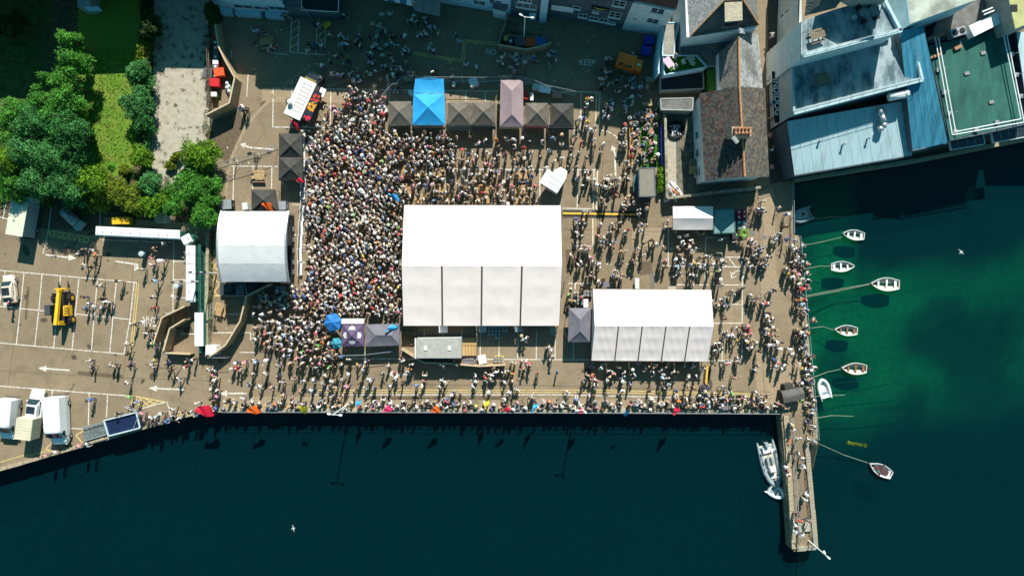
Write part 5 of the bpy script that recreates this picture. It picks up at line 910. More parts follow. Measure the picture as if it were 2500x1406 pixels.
parasol('large blue parasol beside the purple lettered gazebo', 811, 787, 23, M('parasol_blue', (.02, .15, .42), .7, .1, 2), 6, 2.6, .2); parasol('smaller teal parasol tucked under the purple lettered gazebo', 820, 839, 15, M('parasol_teal', (.03, .22, .30), .7, .1, 2), 6, 2.1, .1)
# ------------------------------------------------------------------ vehicles
M('car_white', (0.74, 0.75, 0.75), 0.35, 0.03, 2, spec=.5); M('car_cream', (0.62, 0.54, 0.43), 0.35, .04, 2, spec=.5); M('tyre', (0.02, 0.02, 0.02), .85, .2, 5); M('rim', (.5, .5, .5), .4, .1, 4, metal=.6); M('lamp_glass', (.75, .75, .7), .2, .05, 5, spec=.6); M('lamp_red', (.45, .02, .02), .3, .1, 5); M('plastic_dark', (.03, .03, .032), .6, .2, 4)
def wheels(t, pos, r=.32, w_=.2, rim='rim'):
    for x, y in pos:
        m = MB(); m.lathe((x, y - w_ / 2, r), [(r * .9, 0), (r, w_ * .2), (r, w_ * .8), (r * .9, w_)], 14, axis='y'); o = m.build('wheel', _mats['tyre'], t, local=True); m = MB(); m.lathe((x, y - w_ / 2 - .012, r), [(r * .6, 0), (r * .6, w_ + .024)], 12, axis='y'); m.build('rim', _mats[rim], o, local=True)
def ring(x, hw, z0, z1, shoulder=.12, tuck=.1, n=12):
    """cross-section of a body at x, half width hw, from z0 to z1, rounded shoulders"""
    pts = [(-hw * .94, z0), (-hw, z0 + (z1 - z0) * .35), (-hw * (1 - tuck * .4), z1 - shoulder), (-hw * (1 - tuck) + shoulder * .3, z1 - shoulder * .25), (-hw * .5, z1), (0, z1 + .01), (hw * .5, z1), (hw * (1 - tuck) - shoulder * .3, z1 - shoulder * .25), (hw * (1 - tuck * .4), z1 - shoulder), (hw, z0 + (z1 - z0) * .35), (hw * .94, z0)]
    return [(x, y, z) for y, z in pts]
def loft_body(name, secs, mat, t, **k): m = MB(); m.loft([ring(*s_) for s_ in secs]); return m.build(name, mat, t, smooth=False, local=True)
def van(label, px, py, ang, body='car_white', L=5.6, wd_=2.0, hgt=2.45, grp=None):
    """front towards local +x"""
    t = thing('van', label, 'van', W(px, py), ang, grp); b = L / 2
    loft_body('body', [(-b, wd_ / 2 * .94, .4, hgt - .15, .18, .12), (-b + .1, wd_ / 2, .32, hgt - .03, .2, .12), (-b + 1.2, wd_ / 2, .3, hgt, .22, .12), (b - 2.0, wd_ / 2, .3, hgt, .24, .14), (b - 1.75, wd_ / 2, .3, hgt - .08, .28, .16), (b - .95, wd_ / 2 * .97, .3, hgt * .56, .22, .12), (b - .35, wd_ / 2 * .92, .32, hgt * .47, .2, .1), (b, wd_ / 2 * .76, .4, hgt * .36, .15, .1)], _mats[body], t)
    m = MB(); h1, h0 = hgt - .16, hgt * .585; m.quad((b - 1.70, -wd_ * .37, h1), (b - 1.70, wd_ * .37, h1), (b - .98, wd_ * .41, h0), (b - .98, -wd_ * .41, h0)); o = m.build('windscreen', _mats['glass'], t, local=True); o.location = (.05, 0, .05)
    for s_ in (-1, 1):
        m = MB(); m.add([(b - 1.9, s_ * (wd_ / 2 + .005), hgt * .58), (b - 1.1, s_ * (wd_ / 2 + .005), hgt * .56), (b - 1.5, s_ * (wd_ / 2 - .09), hgt - .45), (b - 1.9, s_ * (wd_ / 2 - .09), hgt - .35)], [(0, 1, 2, 3)]); m.build('side_window', _mats['glass'], t, local=True)
        m = MB(); m.box((b - 1.15, s_ * (wd_ / 2 + .14), hgt * .52), (.14, .24, .3)); m.build('mirror', _mats['plastic_dark'], t, local=True)
        m = MB(); m.box((b - .12, s_ * wd_ * .33, hgt * .28), (.2, .36, .2), s_ * -.35); m.build('headlight', _mats['lamp_glass'], t, local=True)
        m = MB(); m.box((-b + .02, s_ * wd_ * .44, .7), (.05, .14, .7)); m.build('tail_light', _mats['lamp_red'], t, local=True)
    m = MB(); m.box((b - .02, 0, .35), (.2, wd_ * .78, .26)); m.build('bumper', _mats['plastic_dark'], t, local=True); m = MB(); m.box((-b - .05, 0, .38), (.14, wd_ * .9, .2)); m.build('rear_bumper', _mats['plastic_dark'], t, local=True)
    m = MB(); [m.box((x, 0, hgt - .01), (.06, wd_ * .72, .035)) for x in (-b + .8, -b + 1.6, -b + 2.4, -b + 3.2)]; o = m.build('roof_rib', _mats[body], t, local=True)
    wheels(t, [(b - .95, -wd_ / 2 + .1), (b - .95, wd_ / 2 - .1), (-b + 1.05, -wd_ / 2 + .1), (-b + 1.05, wd_ / 2 - .1)], .34, .24); return t
dn = -math.pi / 2
van('white panel van nearest the flat dark container, nose to the water', 155, 1022, dn + .05, L=6.3, wd_=2.25, hgt=2.6); van('white panel van parked left of the pickup carrying a box', 34, 1018, dn - .08, L=5.3, wd_=2.15, hgt=2.4); van('dark-nosed white van mostly cut off by the picture edge', -22, 1045, dn - .1, L=5.2, wd_=2.1)
def car(label, px, py, ang, body, L=3.7, wd_=1.65, name='car', hgt=1.45):
    t = thing(name, label, 'car', W(px, py), ang); b = L / 2
    loft_body('body', [(-b, wd_ * .38, .4, .75, .12, .1), (-b + .12, wd_ * .47, .3, .85, .14, .1), (-b + .8, wd_ / 2, .25, .88, .12, .06), (0, wd_ / 2, .25, .88, .12, .06), (b - .95, wd_ / 2, .25, .86, .12, .08), (b - .3, wd_ * .46, .28, .76, .14, .12), (b, wd_ * .36, .38, .6, .1, .1)], _mats[body], t)
    loft_body('roof', [(-b + .35, wd_ * .40, .8, 1.0, .08, .1), (-b + .75, wd_ * .42, .8, hgt - .06, .12, .25), (-.3, wd_ * .43, .8, hgt, .12, .25), (.3, wd_ * .43, .8, hgt - .03, .12, .25), (.95, wd_ * .41, .8, .95, .06, .1)], _mats[body], t)
    m = MB(); m.quad((.42, -wd_ * .32, hgt - .06), (.42, wd_ * .32, hgt - .06), (.98, wd_ * .39, .96), (.98, -wd_ * .39, .96)); o = m.build('windscreen', _mats['glass'], t, local=True); o.location = (.04, 0, .03)
    m = MB(); m.quad((-b + .7, wd_ * .30, hgt - .1), (-b + .7, -wd_ * .30, hgt - .1), (-b + .28, -wd_ * .37, 1.0), (-b + .28, wd_ * .37, 1.0)); o = m.build('rear_window', _mats['glass'], t, local=True); o.location = (-.04, 0, .03)
    m = MB(); m.box((-.3, 0, hgt + .005), (.95, wd_ * .6, .02)); m.build('sunroof', _mats['glass'], t, local=True)
    for s_ in (-1, 1):
        for x0, x1, x2, x3 in ((-.85, -.12, -.15, -.65), (-.05, .8, .32, -.05)): m = MB(); m.add([(x0, s_ * wd_ * .435, .93), (x1, s_ * wd_ * .435, .93), (x2, s_ * wd_ * .345, hgt - .14), (x3, s_ * wd_ * .345, hgt - .14)], [(0, 1, 2, 3)]); m.build('side_window', _mats['glass'], t, local=True)
        m = MB(); m.box((.72, s_ * (wd_ / 2 + .08), .88), (.12, .16, .13)); m.build('mirror', _mats[body], t, local=True); m = MB(); m.box((b - .15, s_ * wd_ * .33, .58), (.16, .28, .14), s_ * -.5); m.build('headlight', _mats['lamp_glass'], t, local=True); m = MB(); m.box((-b + .05, s_ * wd_ * .38, .65), (.08, .2, .14)); m.build('tail_light', _mats['lamp_red'], t, local=True)
    wheels(t, [(b - .7, -wd_ / 2 + .08), (b - .7, wd_ / 2 - .08), (-b + .65, -wd_ / 2 + .08), (-b + .65, wd_ / 2 - .08)], .29, .18); return t
car('small cream hatchback with dark glass roof in a marked bay', 32, 706, math.pi / 2 + .1, 'car_cream')
# white pickup with a big pale box on its bed
t = car('white pickup truck carrying a tall pale box on its bed', 96, 990, math.pi / 2 - .12, 'car_white', 4.6, 1.85, 'pickup_truck', 1.65)
bx = MB(); bx.box((-2.6, 0, .75), (2.7, 2.1, 1.75)); o = bx.build('cargo_box', M('box_cream', (.55, .50, .36), .7, .08, 1), t, local=True)
for k in range(7): m = MB(); m.box((-3.8 + .4 * k, 0, 2.5), (.36, 2.06, .03)); m.build('roof_slat', _mats['box_cream'], o, local=True)
wheels(t, [(-2.6, -.9), (-2.6, .9)], .3, .2)
# lorry with cream roof at the top of the car park
t = thing('lorry', 'box lorry with cream roof parked under the trees', 'lorry', W(82, 533), math.radians(80)); b = MB(); b.box((-.3, 0, .75), (4.4, 2.15, 2.2)); b.build('cargo_box', M('lorry_side', (.30, .38, .38), .6, .08, 1), t, local=True); b = MB(); b.box((-.3, 0, 2.95), (4.45, 2.2, .05)); b.build('roof', M('lorry_roof', (.55, .55, .43), .7, .08, .8), t, local=True)
loft_body('cab', [(1.95, 1.02, .5, 2.5, .2, .14), (2.6, 1.02, .45, 2.45, .25, .16), (3.1, .98, .45, 1.6, .22, .12), (3.3, .92, .5, 1.2, .15, .1)], _mats['car_white'], t); m = MB(); m.quad((2.68, -.8, 2.32), (2.68, .8, 2.32), (3.14, .85, 1.62), (3.14, -.85, 1.62)); o = m.build('windscreen', _mats['glass'], t, local=True); o.location = (.06, 0, .05)
for s_ in (-1, 1): m = MB(); m.box((2.9, s_ * 1.2, 1.7), (.1, .25, .4)); m.build('mirror', _mats['plastic_dark'], t, local=True); m = MB(); m.box((3.28, s_ * .7, .8), (.1, .3, .2)); m.build('headlight', _mats['lamp_glass'], t, local=True)
m = MB(); m.box((-.3, 0, .5), (4.9, .9, .25)); m.build('chassis', _mats['black'], t, local=True); wheels(t, [(2.4, -.95), (2.4, .95), (-1.5, -.95), (-1.5, .95)], .38, .26)
# tanker trailer
t = thing('tanker_trailer', 'silver tank trailer with tow bar in the shade beside the lorry', 'trailer', W(192, 537), math.radians(-42)); m = MB(); m.lathe((-1.7, 0, 1.25), [(.2, 0), (.62, .12), (.68, .5), (.68, 2.2), (.62, 2.5), (.2, 2.62)], 16, axis='x'); m.build('tank', M('tank_steel', (.30, .33, .34), .35, .2, 2, metal=.5), t, local=True, smooth=True); m = MB(); m.box((1.25, 0, .7), (.6, 1.3, .9)); m.build('pump_box', _mats['lorry_side'], t, local=True); m = MB(); m.box((-.4, 0, .5), (3.0, 1.1, .14)); m.build('chassis', _mats['black'], t, local=True); m = MB(); m.tube((1.3, -.4, .5), (2.9, 0, .5), .05, 5); m.tube((1.3, .4, .5), (2.9, 0, .5), .05, 5); m.build('tow_bar', _mats['black'], t, local=True); wheels(t, [(-.5, -.75), (-.5, .75)], .35, .22); m = MB(); m.lathe((-.5, 0, 1.9), [(.22, 0), (.22, .12), (.05, .14)], 10); m.build('hatch', _mats['steel'], t, local=True)
# yellow road roller-like compressor and grey box under the hedge
t = thing('generator', 'yellow box generator in shade above the white toilet row', 'generator', W(307, 541), .03); m = MB(); m.box((0, 0, .25), (2.3, .95, 1.0), top=(.96, .92)); m.build('body', M('plant_yellow', (.72, .40, .02), .5, .1, 3), t, local=True); m = MB(); m.box((0, 0, .1), (2.4, 1.0, .16)); m.build('skid', _mats['black'], t, local=True); m = MB(); m.tube((.7, .2, 1.25), (.7, .2, 1.6), .06, 7); m.build('exhaust', _mats['black'], t, local=True); m = MB(); [m.box((-.7 + .14 * k, -.48, .5), (.06, .03, .5)) for k in range(5)]; m.build('grille', _mats['black'], t, local=True)
t = thing('storage_box', 'grey lidded storage box under the bushes right of the yellow generator', 'box', W(402, 533), .05); m = MB(); m.box((0, 0, 0), (1.8, 1.3, .8)); m.build('body', _mats['canvas_grey'], t, local=True); m = MB(); m.box((0, 0, .8), (1.86, 1.36, .06)); m.build('lid', _mats['concrete'], t, local=True)
# telehandler
t = thing('telehandler', 'yellow telehandler with long boom and big black tyres in the car park', 'telehandler', W(162, 752), math.radians(92)); Y_, K_ = _mats['plant_yellow'], _mats['black']
m = MB(); m.box((0, 0, .55), (3.8, .85, .5)); m.build('chassis', K_, t, local=True); m = MB(); m.box((-.35, -.82, .6), (1.4, .7, .85), top=(.9, .85)); hd = m.build('engine_cover', Y_, t, local=True); m = MB(); [m.box((-.75 + .2 * k, -.95, 1.45), (.09, .55, .03)) for k in range(5)]; m.build('louvre', K_, hd, local=True)
m = MB(); m.box((-.2, .95, .6), (1.5, .85, 1.65), top=(.85, .85)); m.build('cab', _mats['glass'], t, local=True); m = MB(); m.box((-.2, .95, 2.25), (1.3, .75, .08)); cb = m.build('cab_roof', K_, t, local=True); m = MB(); [m.box((-.65 + .22 * k, .95, 2.34), (.05, .7, .03)) for k in range(5)]; m.build('guard_bar', _mats['steel'], cb, local=True)
m = MB(); m.box((-1.3, .95, .5), (.9, .8, .5)); m.build('fuel_tank', Y_, t, local=True)
P = [(-2.0, 0, 2.15), (2.0, 0, 1.35)]; m = MB(); m.add([(-2.1, -.2, 1.9), (-2.1, .2, 1.9), (2.1, .17, 1.1), (2.1, -.17, 1.1), (-2.1, -.2, 2.4), (-2.1, .2, 2.4), (2.1, .17, 1.55), (2.1, -.17, 1.55)], [(0, 1, 2, 3), (4, 7, 6, 5), (0, 4, 5, 1), (1, 5, 6, 2), (2, 6, 7, 3), (3, 7, 4, 0)]); m.build('boom', Y_, t, local=True); m = MB(); m.box((-1.9, 0, .8), (.6, .65, 1.2), top=(.8, .8)); m.build('boom_mount', Y_, t, local=True); m = MB(); m.box((2.3, 0, .7), (.35, .4, .9)); m.build('boom_head', Y_, t, local=True)
m = MB(); m.box((2.55, 0, .4), (.15, 1.6, .7)); m.build('carriage', Y_, t, local=True)
for y in (-.6, .6): m = MB(); m.box((3.05, y, .38), (.95, .14, .06)); m.build('fork', K_, t, local=True)
for x, y in ((1.3, -1.05), (1.3, 1.05), (-1.55, -1.05), (-1.55, 1.05)):
    m = MB(); m.lathe((x, y - .22, .6), [(.5, 0), (.6, .08), (.6, .36), (.5, .44)], 18, axis='y'); [m.box((x + .6 * math.cos(a), y, .6 + .6 * math.sin(a) - .05), (.1, .4, .1)) for a in [k * .524 for k in range(12)]]; w_ = m.build('wheel', _mats['tyre'], t, local=True); m = MB(); m.lathe((x, y - .24, .6), [(.28, 0), (.28, .48)], 14, axis='y'); m.build('hub', Y_, w_, local=True)
m = MB(); m.box((1.95, -.85, 1.0), (.1, .1, .5)); m.box((1.95, .85, 1.0), (.1, .1, .5)); m.build('mirror', K_, t, local=True)
# food truck with a raised painted serving flap
t = thing('food_truck', 'white-roofed food truck with raised dark painted serving flap', 'food truck', W(754, 247), math.radians(65)); m = MB(); m.box((-.55, 0, .5), (5.1, 2.2, 2.4)); m.build('body', M('truck_dark', (.04, .04, .045), .5, .1, 2), t, local=True); m = MB(); m.box((-.55, 0, 2.9), (5.15, 2.25, .06)); rf = m.build('roof', M('truck_roof', (.68, .66, .60), .6, col2=(.50, .40, .22), scale=.6, lo=.55, hi=.85), t, local=True)
for k in range(8): m = MB(); m.box((-2.2 + .52 * k, -.2, 2.962), (.035, 1.0, .02)); m.build('roof_seam', _mats['plastic_dark'], rf, local=True)
for y in (-.72, .32): m = MB(); m.box((-.4, y, 2.962), (3.7, .03, .02)); m.build('roof_seam', _mats['plastic_dark'], rf, local=True)
m = MB(); m.lathe((-1.5, .85, 2.96), [(.12, 0), (.14, .35), (.32, .37), (.3, .55), (.05, .65)], 14); m.build('chimney_cowl', _mats['metal_white'], rf, local=True)
loft_body('cab', [(2.0, 1.0, .45, 2.4, .2, .14), (2.5, 1.0, .42, 2.35, .25, .15), (3.1, .97, .42, 1.5, .2, .12), (3.5, .9, .45, 1.15, .18, .12)], _mats['truck_dark'], t); m = MB(); m.quad((2.56, -.8, 2.25), (2.56, .8, 2.25), (3.13, .85, 1.55), (3.13, -.85, 1.55)); o = m.build('windscreen', _mats['glass'], t, local=True); o.location = (.05, 0, .05)
m = MB(); m.box((3.3, 0, 1.3), (.45, 1.4, .05)); m.build('bonnet_panel', M('panel_tan', (.35, .24, .17), .5, .2, 4), t, local=True); m = MB(); m.box((2.15, 0, 2.42), (.4, 1.5, .06)); m.build('painted_visor', M('flame_red', (.6, .09, .02), .5, col2=(.05, .25, .03), scale=2.5), t, local=True)
for s_ in (-1, 1): m = MB(); m.box((3.5, s_ * .65, .75), (.12, .3, .2)); m.build('headlight', _mats['lamp_glass'], t, local=True)
fl = MB(); fl.add([(-2.7, -1.15, 2.85), (1.3, -1.15, 2.85), (1.3, -2.15, 2.55), (-2.7, -2.15, 2.55), (-2.7, -1.15, 2.80), (1.3, -1.15, 2.80), (1.3, -2.15, 2.50), (-2.7, -2.15, 2.50)], [(0, 3, 2, 1), (4, 5, 6, 7), (0, 1, 5, 4), (1, 2, 6, 5), (2, 3, 7, 6), (3, 0, 4, 7)]); flo = fl.build('serving_flap', M('flap_navy', (.02, .02, .035), .5, .2, 2), t, local=True)
r_ = random.Random(4)
for cx0, cl, nb in ((-2.2, (.6, .02, .05), 10), (-.9, (.75, .28, .02), 14), (.3, (.6, .05, .02), 11), (-.5, (.7, .5, .05), 5)):
    m = MB()
    for k in range(nb):
        x, y = cx0 + r_.uniform(-.45, .45), -1.65 + r_.uniform(-.4, .4); z = 2.85 - (-1.15 - y) * .3 + .012 + .002 * k; P = []; a0 = r_.uniform(0, 6)
        for i in range(7): a = a0 + i * .9; q_ = r_.uniform(.05, .2); P.append((x + math.cos(a) * q_, y + math.sin(a) * q_, z - math.sin(a) * q_ * -.3))
        m.add(P, [tuple(range(7))])
    m.build('painted_flame', M('paint_%d' % nb, cl, .5), flo, local=True)
for x in (-2.6, 1.2): m = MB(); m.tube((x, -1.12, 1.7), (x, -2.1, 2.5), .03, 5); m.build('flap_strut', _mats['steel'], t, local=True)
m = MB(); m.box((1.6, -1.55, 1.2), (1.1, .75, .05)); m.build('menu_board', _mats['sign_white'], t, local=True)
m = MB(); m.box((-.55, -1.25, 1.2), (3.8, .35, .05)); m.build('counter', _mats['steel'], t, local=True); wheels(t, [(2.6, -.95), (2.6, .95), (-1.9, -.95), (-1.9, .95)], .36, .24)
# orange cider van with lettering (reads upside down from the camera)
t = thing('bar_van', 'orange bar van with black lettering and green badge on its roof', 'van', W(1533, 165), math.radians(-16)); o_ = M('van_orange', (.90, .18, .02), .5, .08, 1.5); m = MB(); m.box((-.55, 0, .45), (2.4, 1.75, 1.75), top=(.97, .97)); m.build('body', o_, t, local=True); m = MB(); m.box((1.15, 0, .45), (1.1, 1.5, 1.5), top=(.8, .9)); m.build('cab', o_, t, local=True); m = MB(); m.quad((1.62, -.55, 1.85), (1.62, .55, 1.85), (1.78, .62, 1.2), (1.78, -.62, 1.2)); m.build('windscreen', _mats['glass'], t, local=True)
m = MB(); m.box((-.55, -.95, 1.0), (2.2, .35, .05)); m.build('counter', _mats['old_wood'], t, local=True); m = MB(); m.box((-.55, 0, 2.2), (2.36, 1.72, .04)); rf = m.build('roof', o_, t, local=True)
lettering('RATTLER', .58, M('ink_brown', (.06, .035, .01), .6), W(1526, 160, 2.265), math.radians(-16 + 180), 0, .03, .80, parent=t); lettering('CORNISH CYDER', .17, _mats['ink_brown'], W(1530, 150, 2.268), math.radians(-16 + 180), 0, 0, 1, parent=t)
m = MB(); m.lathe((1.1, 0, 1.955), [(.27, 0), (.27, .02)], 16); m.build('badge', M('badge_green', (.06, .25, .05), .5, col2=(.6, .55, .1), scale=6), t, local=True); m = MB(); m.box((1.1, 0, 1.98), (.5, .1, .02)); m.build('badge_band', _mats['sign_white'], t, local=True)
wheels(t, [(1.2, -.72), (1.2, .72), (-1.1, -.75), (-1.1, .75)], .27, .17)
# white sloping-nosed food trailer in the crowd
t = thing('food_trailer', 'white angular food trailer standing among people right of the picnic tables', 'food trailer', W(1357, 445), math.radians(58)); cw = _mats['car_white']; m = MB(); m.prism([(-1.5, -.95), (.6, -.95), (.6, .95), (-1.5, .95)], .45, 2.35); m.build('body', cw, t, local=True); m = MB(); m.add([(.6, -.95, .45), (.6, .95, .45), (1.75, .5, .6), (1.75, -.5, .6), (.6, -.95, 2.35), (.6, .95, 2.35), (1.75, .5, 1.5), (1.75, -.5, 1.5)], [(4, 7, 6, 5), (0, 4, 5, 1), (1, 5, 6, 2), (2, 6, 7, 3), (3, 7, 4, 0), (0, 1, 2, 3)]); m.build('nose', cw, t, local=True); m = MB(); m.add([(-1.5, .95, 2.33), (.5, .95, 2.33), (.5, 1.75, 2.15), (-1.5, 1.75, 2.15)], [(0, 1, 2, 3)]); m.build('serving_flap', cw, t, local=True)
for x in (-.8, -.1, .6): m = MB(); m.box((x, 0, 2.352), (.04, 1.85, .02)); m.build('roof_seam', _mats['plastic_dark'], t, local=True)
m = MB(); m.box((1.1, 0, 1.98), (.06, .5, .04)); m.build('vent', _mats['plastic_dark'], t, local=True); wheels(t, [(-.4, -.95), (-.4, .95)], .3, .18)
m = MB(); [m.box((-.4 + .25 * k, (-.1 + .12 * (k % 2)), 2.353), (.16, .12, .012)) for k in range(3)]; m.build('printed_mark', _mats['canvas_grey'], t, local=True)
# grey bar trailer with timber platform
t = thing('bar_trailer', 'long grey-roofed trailer with two white roof hatches behind the big marquee', 'trailer', W(1073, 852)); m = MB(); P = [W(x, y, 2.7)[:2] for x, y in ((1016, 826), (1126, 824), (1126, 874), (1016, 874))]; m.prism(P, .4, 2.65); m.build('body', _mats['canvas_grey'], t); m = MB(); m.prism(P, 2.654, 2.72); rf = m.build('roof', M('roof_trailer', (.33, .32, .29), .7, .1, 1.5, .2, 2), t)
for x in (1039, 1097): c = W(x, 850, 2.75); m = MB(); m.box((c.x, c.y, 2.72), (.4, .5, .12), top=(.9, .9)); m.build('hatch', _mats['sign_white'], rf)
m = MB(); a = W(1014, 850, 2.7); m.box((a.x, a.y, 2.6), (.12, 2.6, .16)); m.build('roof_trim', _mats['sign_white'], t)
wheels_z = [W(1050, 875), W(1090, 875)]
for c in wheels_z: m = MB(); m.lathe((c.x, c.y, .33), [(.33, 0), (.33, .2)], 12, axis='y'); m.build('wheel', _mats['tyre'], t)
for k in range(5): m = MB(); a, b = W(1129 + 7.2 * k, 826, .5), W(1135.6 + 7.2 * k, 868, .5); m.prism([(a.x, a.y), (b.x, a.y), (b.x, b.y), (a.x, b.y)], .4, .5); m.build('platform_board', M('osb', (.42, .28, .12), .85, .2, 12), t)
m = MB(); m.path([W(1128, 825, 1.4), W(1166, 825, 1.4), W(1165, 869, 1.4), W(1128, 869, 1.4)], .03, 5); [m.tube(W(x, y, .5), W(x, y, 1.4), .03, 5) for x, y in ((1166, 825), (1165, 869))]; m.build('handrail', _mats['black'], t)
# --- portable toilets
def toilet(px, py, rz, label, grp, big=False):
    w_, l_ = (1.15, 1.15)
    t = thing('portable_toilet', label, 'portable toilet', W(px, py), rz, grp); m = MB(); m.box((0, 0, 0), (w_ * .96, l_ * .96, 2.1)); m.build('body', M('toilet_green', (.05, .20, .16), .6, .15, 2), t, local=True)
    m = MB(); m.box((0, 0, 2.1), (w_ * 1.06, l_ * 1.06, .06)); m.box((0, 0, 2.16), (w_ * 1.04, l_ * 1.04, .16), top=(.93, .78)); rf = m.build('roof', M('toilet_white', (.74, .74, .73), .6, .04, 2), t, local=True)
    for k in range(3): m = MB(); m.box((-.32 + .32 * k, 0, 2.325), (.035, .85, .02)); m.build('roof_rib', _mats['toilet_white'], rf, local=True)
    m = MB(); m.tube((w_ * .3, -.1, 2.2), (w_ * .3, -.1, 2.48), .045, 6); m.build('vent_pipe', _mats['black'], t, local=True); m = MB(); m.box((0, -l_ * .485, .1), (.7, .03, 1.9)); m.build('door', M('toilet_door', (.5, .53, .52), .6, .05, 3), t, local=True); return t
PLACE = 1
ordn = ['first', 'second', 'third', 'fourth', 'fifth', 'sixth', 'seventh', 'eighth', 'ninth']
for k in range(9): toilet(270 + 22.2 * k, 568 + 1.05 * k, -.045, '%s portable toilet from the tree end of the long white row' % ordn[k], 'white roofed portable toilets')
toilet(475, 588, .5, 'single portable toilet turned askew at the corner of the two rows', 'white roofed portable toilets')
for k in range(6): toilet(484, 613 + 22.5 * k, -math.pi / 2, '%s portable toilet counting down the column beside the green fence' % ordn[k], 'white roofed portable toilets')
t = thing('urinal_block', 'long white-roofed urinal block below the column of toilets', 'urinal block', W(486, 805)); 
for k in range(4):
    a, b = W(475, 763 + 20.5 * k, 2.3), W(496, 783 + 20.5 * k, 2.3); m = MB(); m.prism([(a.x, a.y), (b.x, a.y), (b.x, b.y), (a.x, b.y)], 2.2, 2.3); m.build('roof_panel', _mats['toilet_white'], t)
a, b = W(476, 764, 2.2), W(495, 845, 2.2); m = MB(); m.prism([(a.x, a.y), (b.x, a.y), (b.x, b.y), (a.x, b.y)], 0, 2.19); m.build('body', _mats['toilet_green'], t)
def bin_post(px, py, label): t = thing('litter_bin', label, 'litter bin', W(px, py)); m = MB(); m.lathe((0, 0, 0), [(.3, 0), (.34, .9), (.34, 1.2)], 14); m.build('body', M('bin_blue', (.08, .20, .30), .5, .1, 3), t, local=True, smooth=True); m = MB(); m.lathe((0, 0, 1.2), [(.36, 0), (.33, .12), (.1, .18)], 14); m.build('lid', M('bin_lid', (.42, .48, .46), .5, .05, 3), t, local=True)
bin_post(357, 621, 'tall blue bin with pale lid in the shade of the toilet row'); bin_post(441, 699, 'tall blue bin with pale lid in the sun near the toilet column')
# --- hoardings, walls and fences
def hoarding(label, pts, h=2.1, mat='ply', step=1.22, name='hoarding', th=.1):
    P = [W(*p) for p in pts]; t = thing(name, label, 'hoarding', P[0])
    for i in range(len(P) - 1):
        d = P[i + 1] - P[i]; n = max(1, round(d.length / step)); a_ = math.atan2(d.y, d.x)
        for k in range(n): c = P[i] + d * (k + .5) / n; m = MB(); m.box((c.x, c.y, 0), (d.length / n - .015, th, h + rnd.uniform(-.02, .02)), a_); m.build('panel', _mats[mat], t)
        m = MB(); c = P[i] + d * .5; m.box((c.x, c.y, h + .022), (d.length, th * 1.8, .08), a_); m.build('capping', M('ply_edge', (.50, .38, .24), .75, .12, 4), t)
    return t
hoarding('tall bent plywood hoarding round the wheelie bin compound', [(541, 64), (551, 128), (566, 160), (590, 203), (577, 263), (520, 292)], 2.2)
hoarding('curving plywood hoarding between the stage and the quay road', [(674, 694), (616, 722), (601, 782), (567, 838), (545, 855), (528, 866)], 2.0)
hoarding('plywood hoarding wrapped around the back of the grey bar trailer', [(984, 848), (1038, 882), (1100, 884), (1172, 890), (1234, 887)], 1.6)
hoarding('pale hoarding between the walled yard bins and the NO PARKING lettering', [(1217, 122), (1248, 127), (1282, 133), (1318, 126), (1344, 117)], 1.8)
hoarding('brown plywood screen beside the toilet column, upper diagonal', [(468, 747), (420, 770), (410, 778)], 1.9, 'old_wood'); hoarding('brown plywood screen beside the toilet column, long left side', [(412, 778), (394, 835)], 1.9, 'ply'); hoarding('brown plywood screen inside the left one, near the urinal block', [(468, 778), (432, 800), (417, 856)], 1.9, 'ply'); hoarding('low pale board closing the bottom of the urinal enclosure', [(412, 859), (476, 862)], 1.2, 'ply')
def board_fence(label, a, b, h, mat, pitch=.14, name='board_fence', cap=300):
    A_, B_ = W(*a), W(*b); d = B_ - A_; n = min(cap, int(d.length / pitch)); t = thing(name, label, 'fence', A_); d_ = d.normalized(); rz = math.atan2(d.y, d.x); me = None
    for k in range(n):
        c = A_ + d * (k + .5) / n - A_
        if me is None or k % 7 == 0: m = MB(); m.box((0, 0, 0), (d.length / n * .86, .03, h + rnd.uniform(-.04, .03))); o = m.build('board', _mats[mat], t, local=True); me = o.data
        else: o = bpy.data.objects.new('board', me); C.objects.link(o); o.parent = t
        o.location = c + Vector((0, 0, 0)); o.rotation_euler = (rnd.uniform(-.03, .03), 0, rz)
    for z in (.4, h - .4): m = MB(); m.tube(A_ + Vector((.05, 0, z)), B_ + Vector((.05, 0, z)), .045, 4); m.build('rail', _mats[mat], t)
    return t
board_fence('weathered close-boarded timber fence behind the row of wheelie bins', (522, 112), (521, 272), 2.1, 'old_wood', .13)
t = board_fence('green board fence behind the toilet column', (501, 598), (503, 858), 2.0, 'toilet_green', .25)
t = thing('boundary_wall', 'low stone-capped wall between car park and festival yard', 'wall', W(513, 700)); 
for a, b in (((515, 565), (514, 700)), ((514, 700), (512, 868))): p, q_ = W(*a), W(*b); m = MB(); m.box(((p.x + q_.x) / 2, (p.y + q_.y) / 2, 0), (.35, abs(p.y - q_.y), 1.0)); m.build('wall', _mats['wall_stained'], t); stones(t, [a, b], .42, 1.0, 1.0, .1)
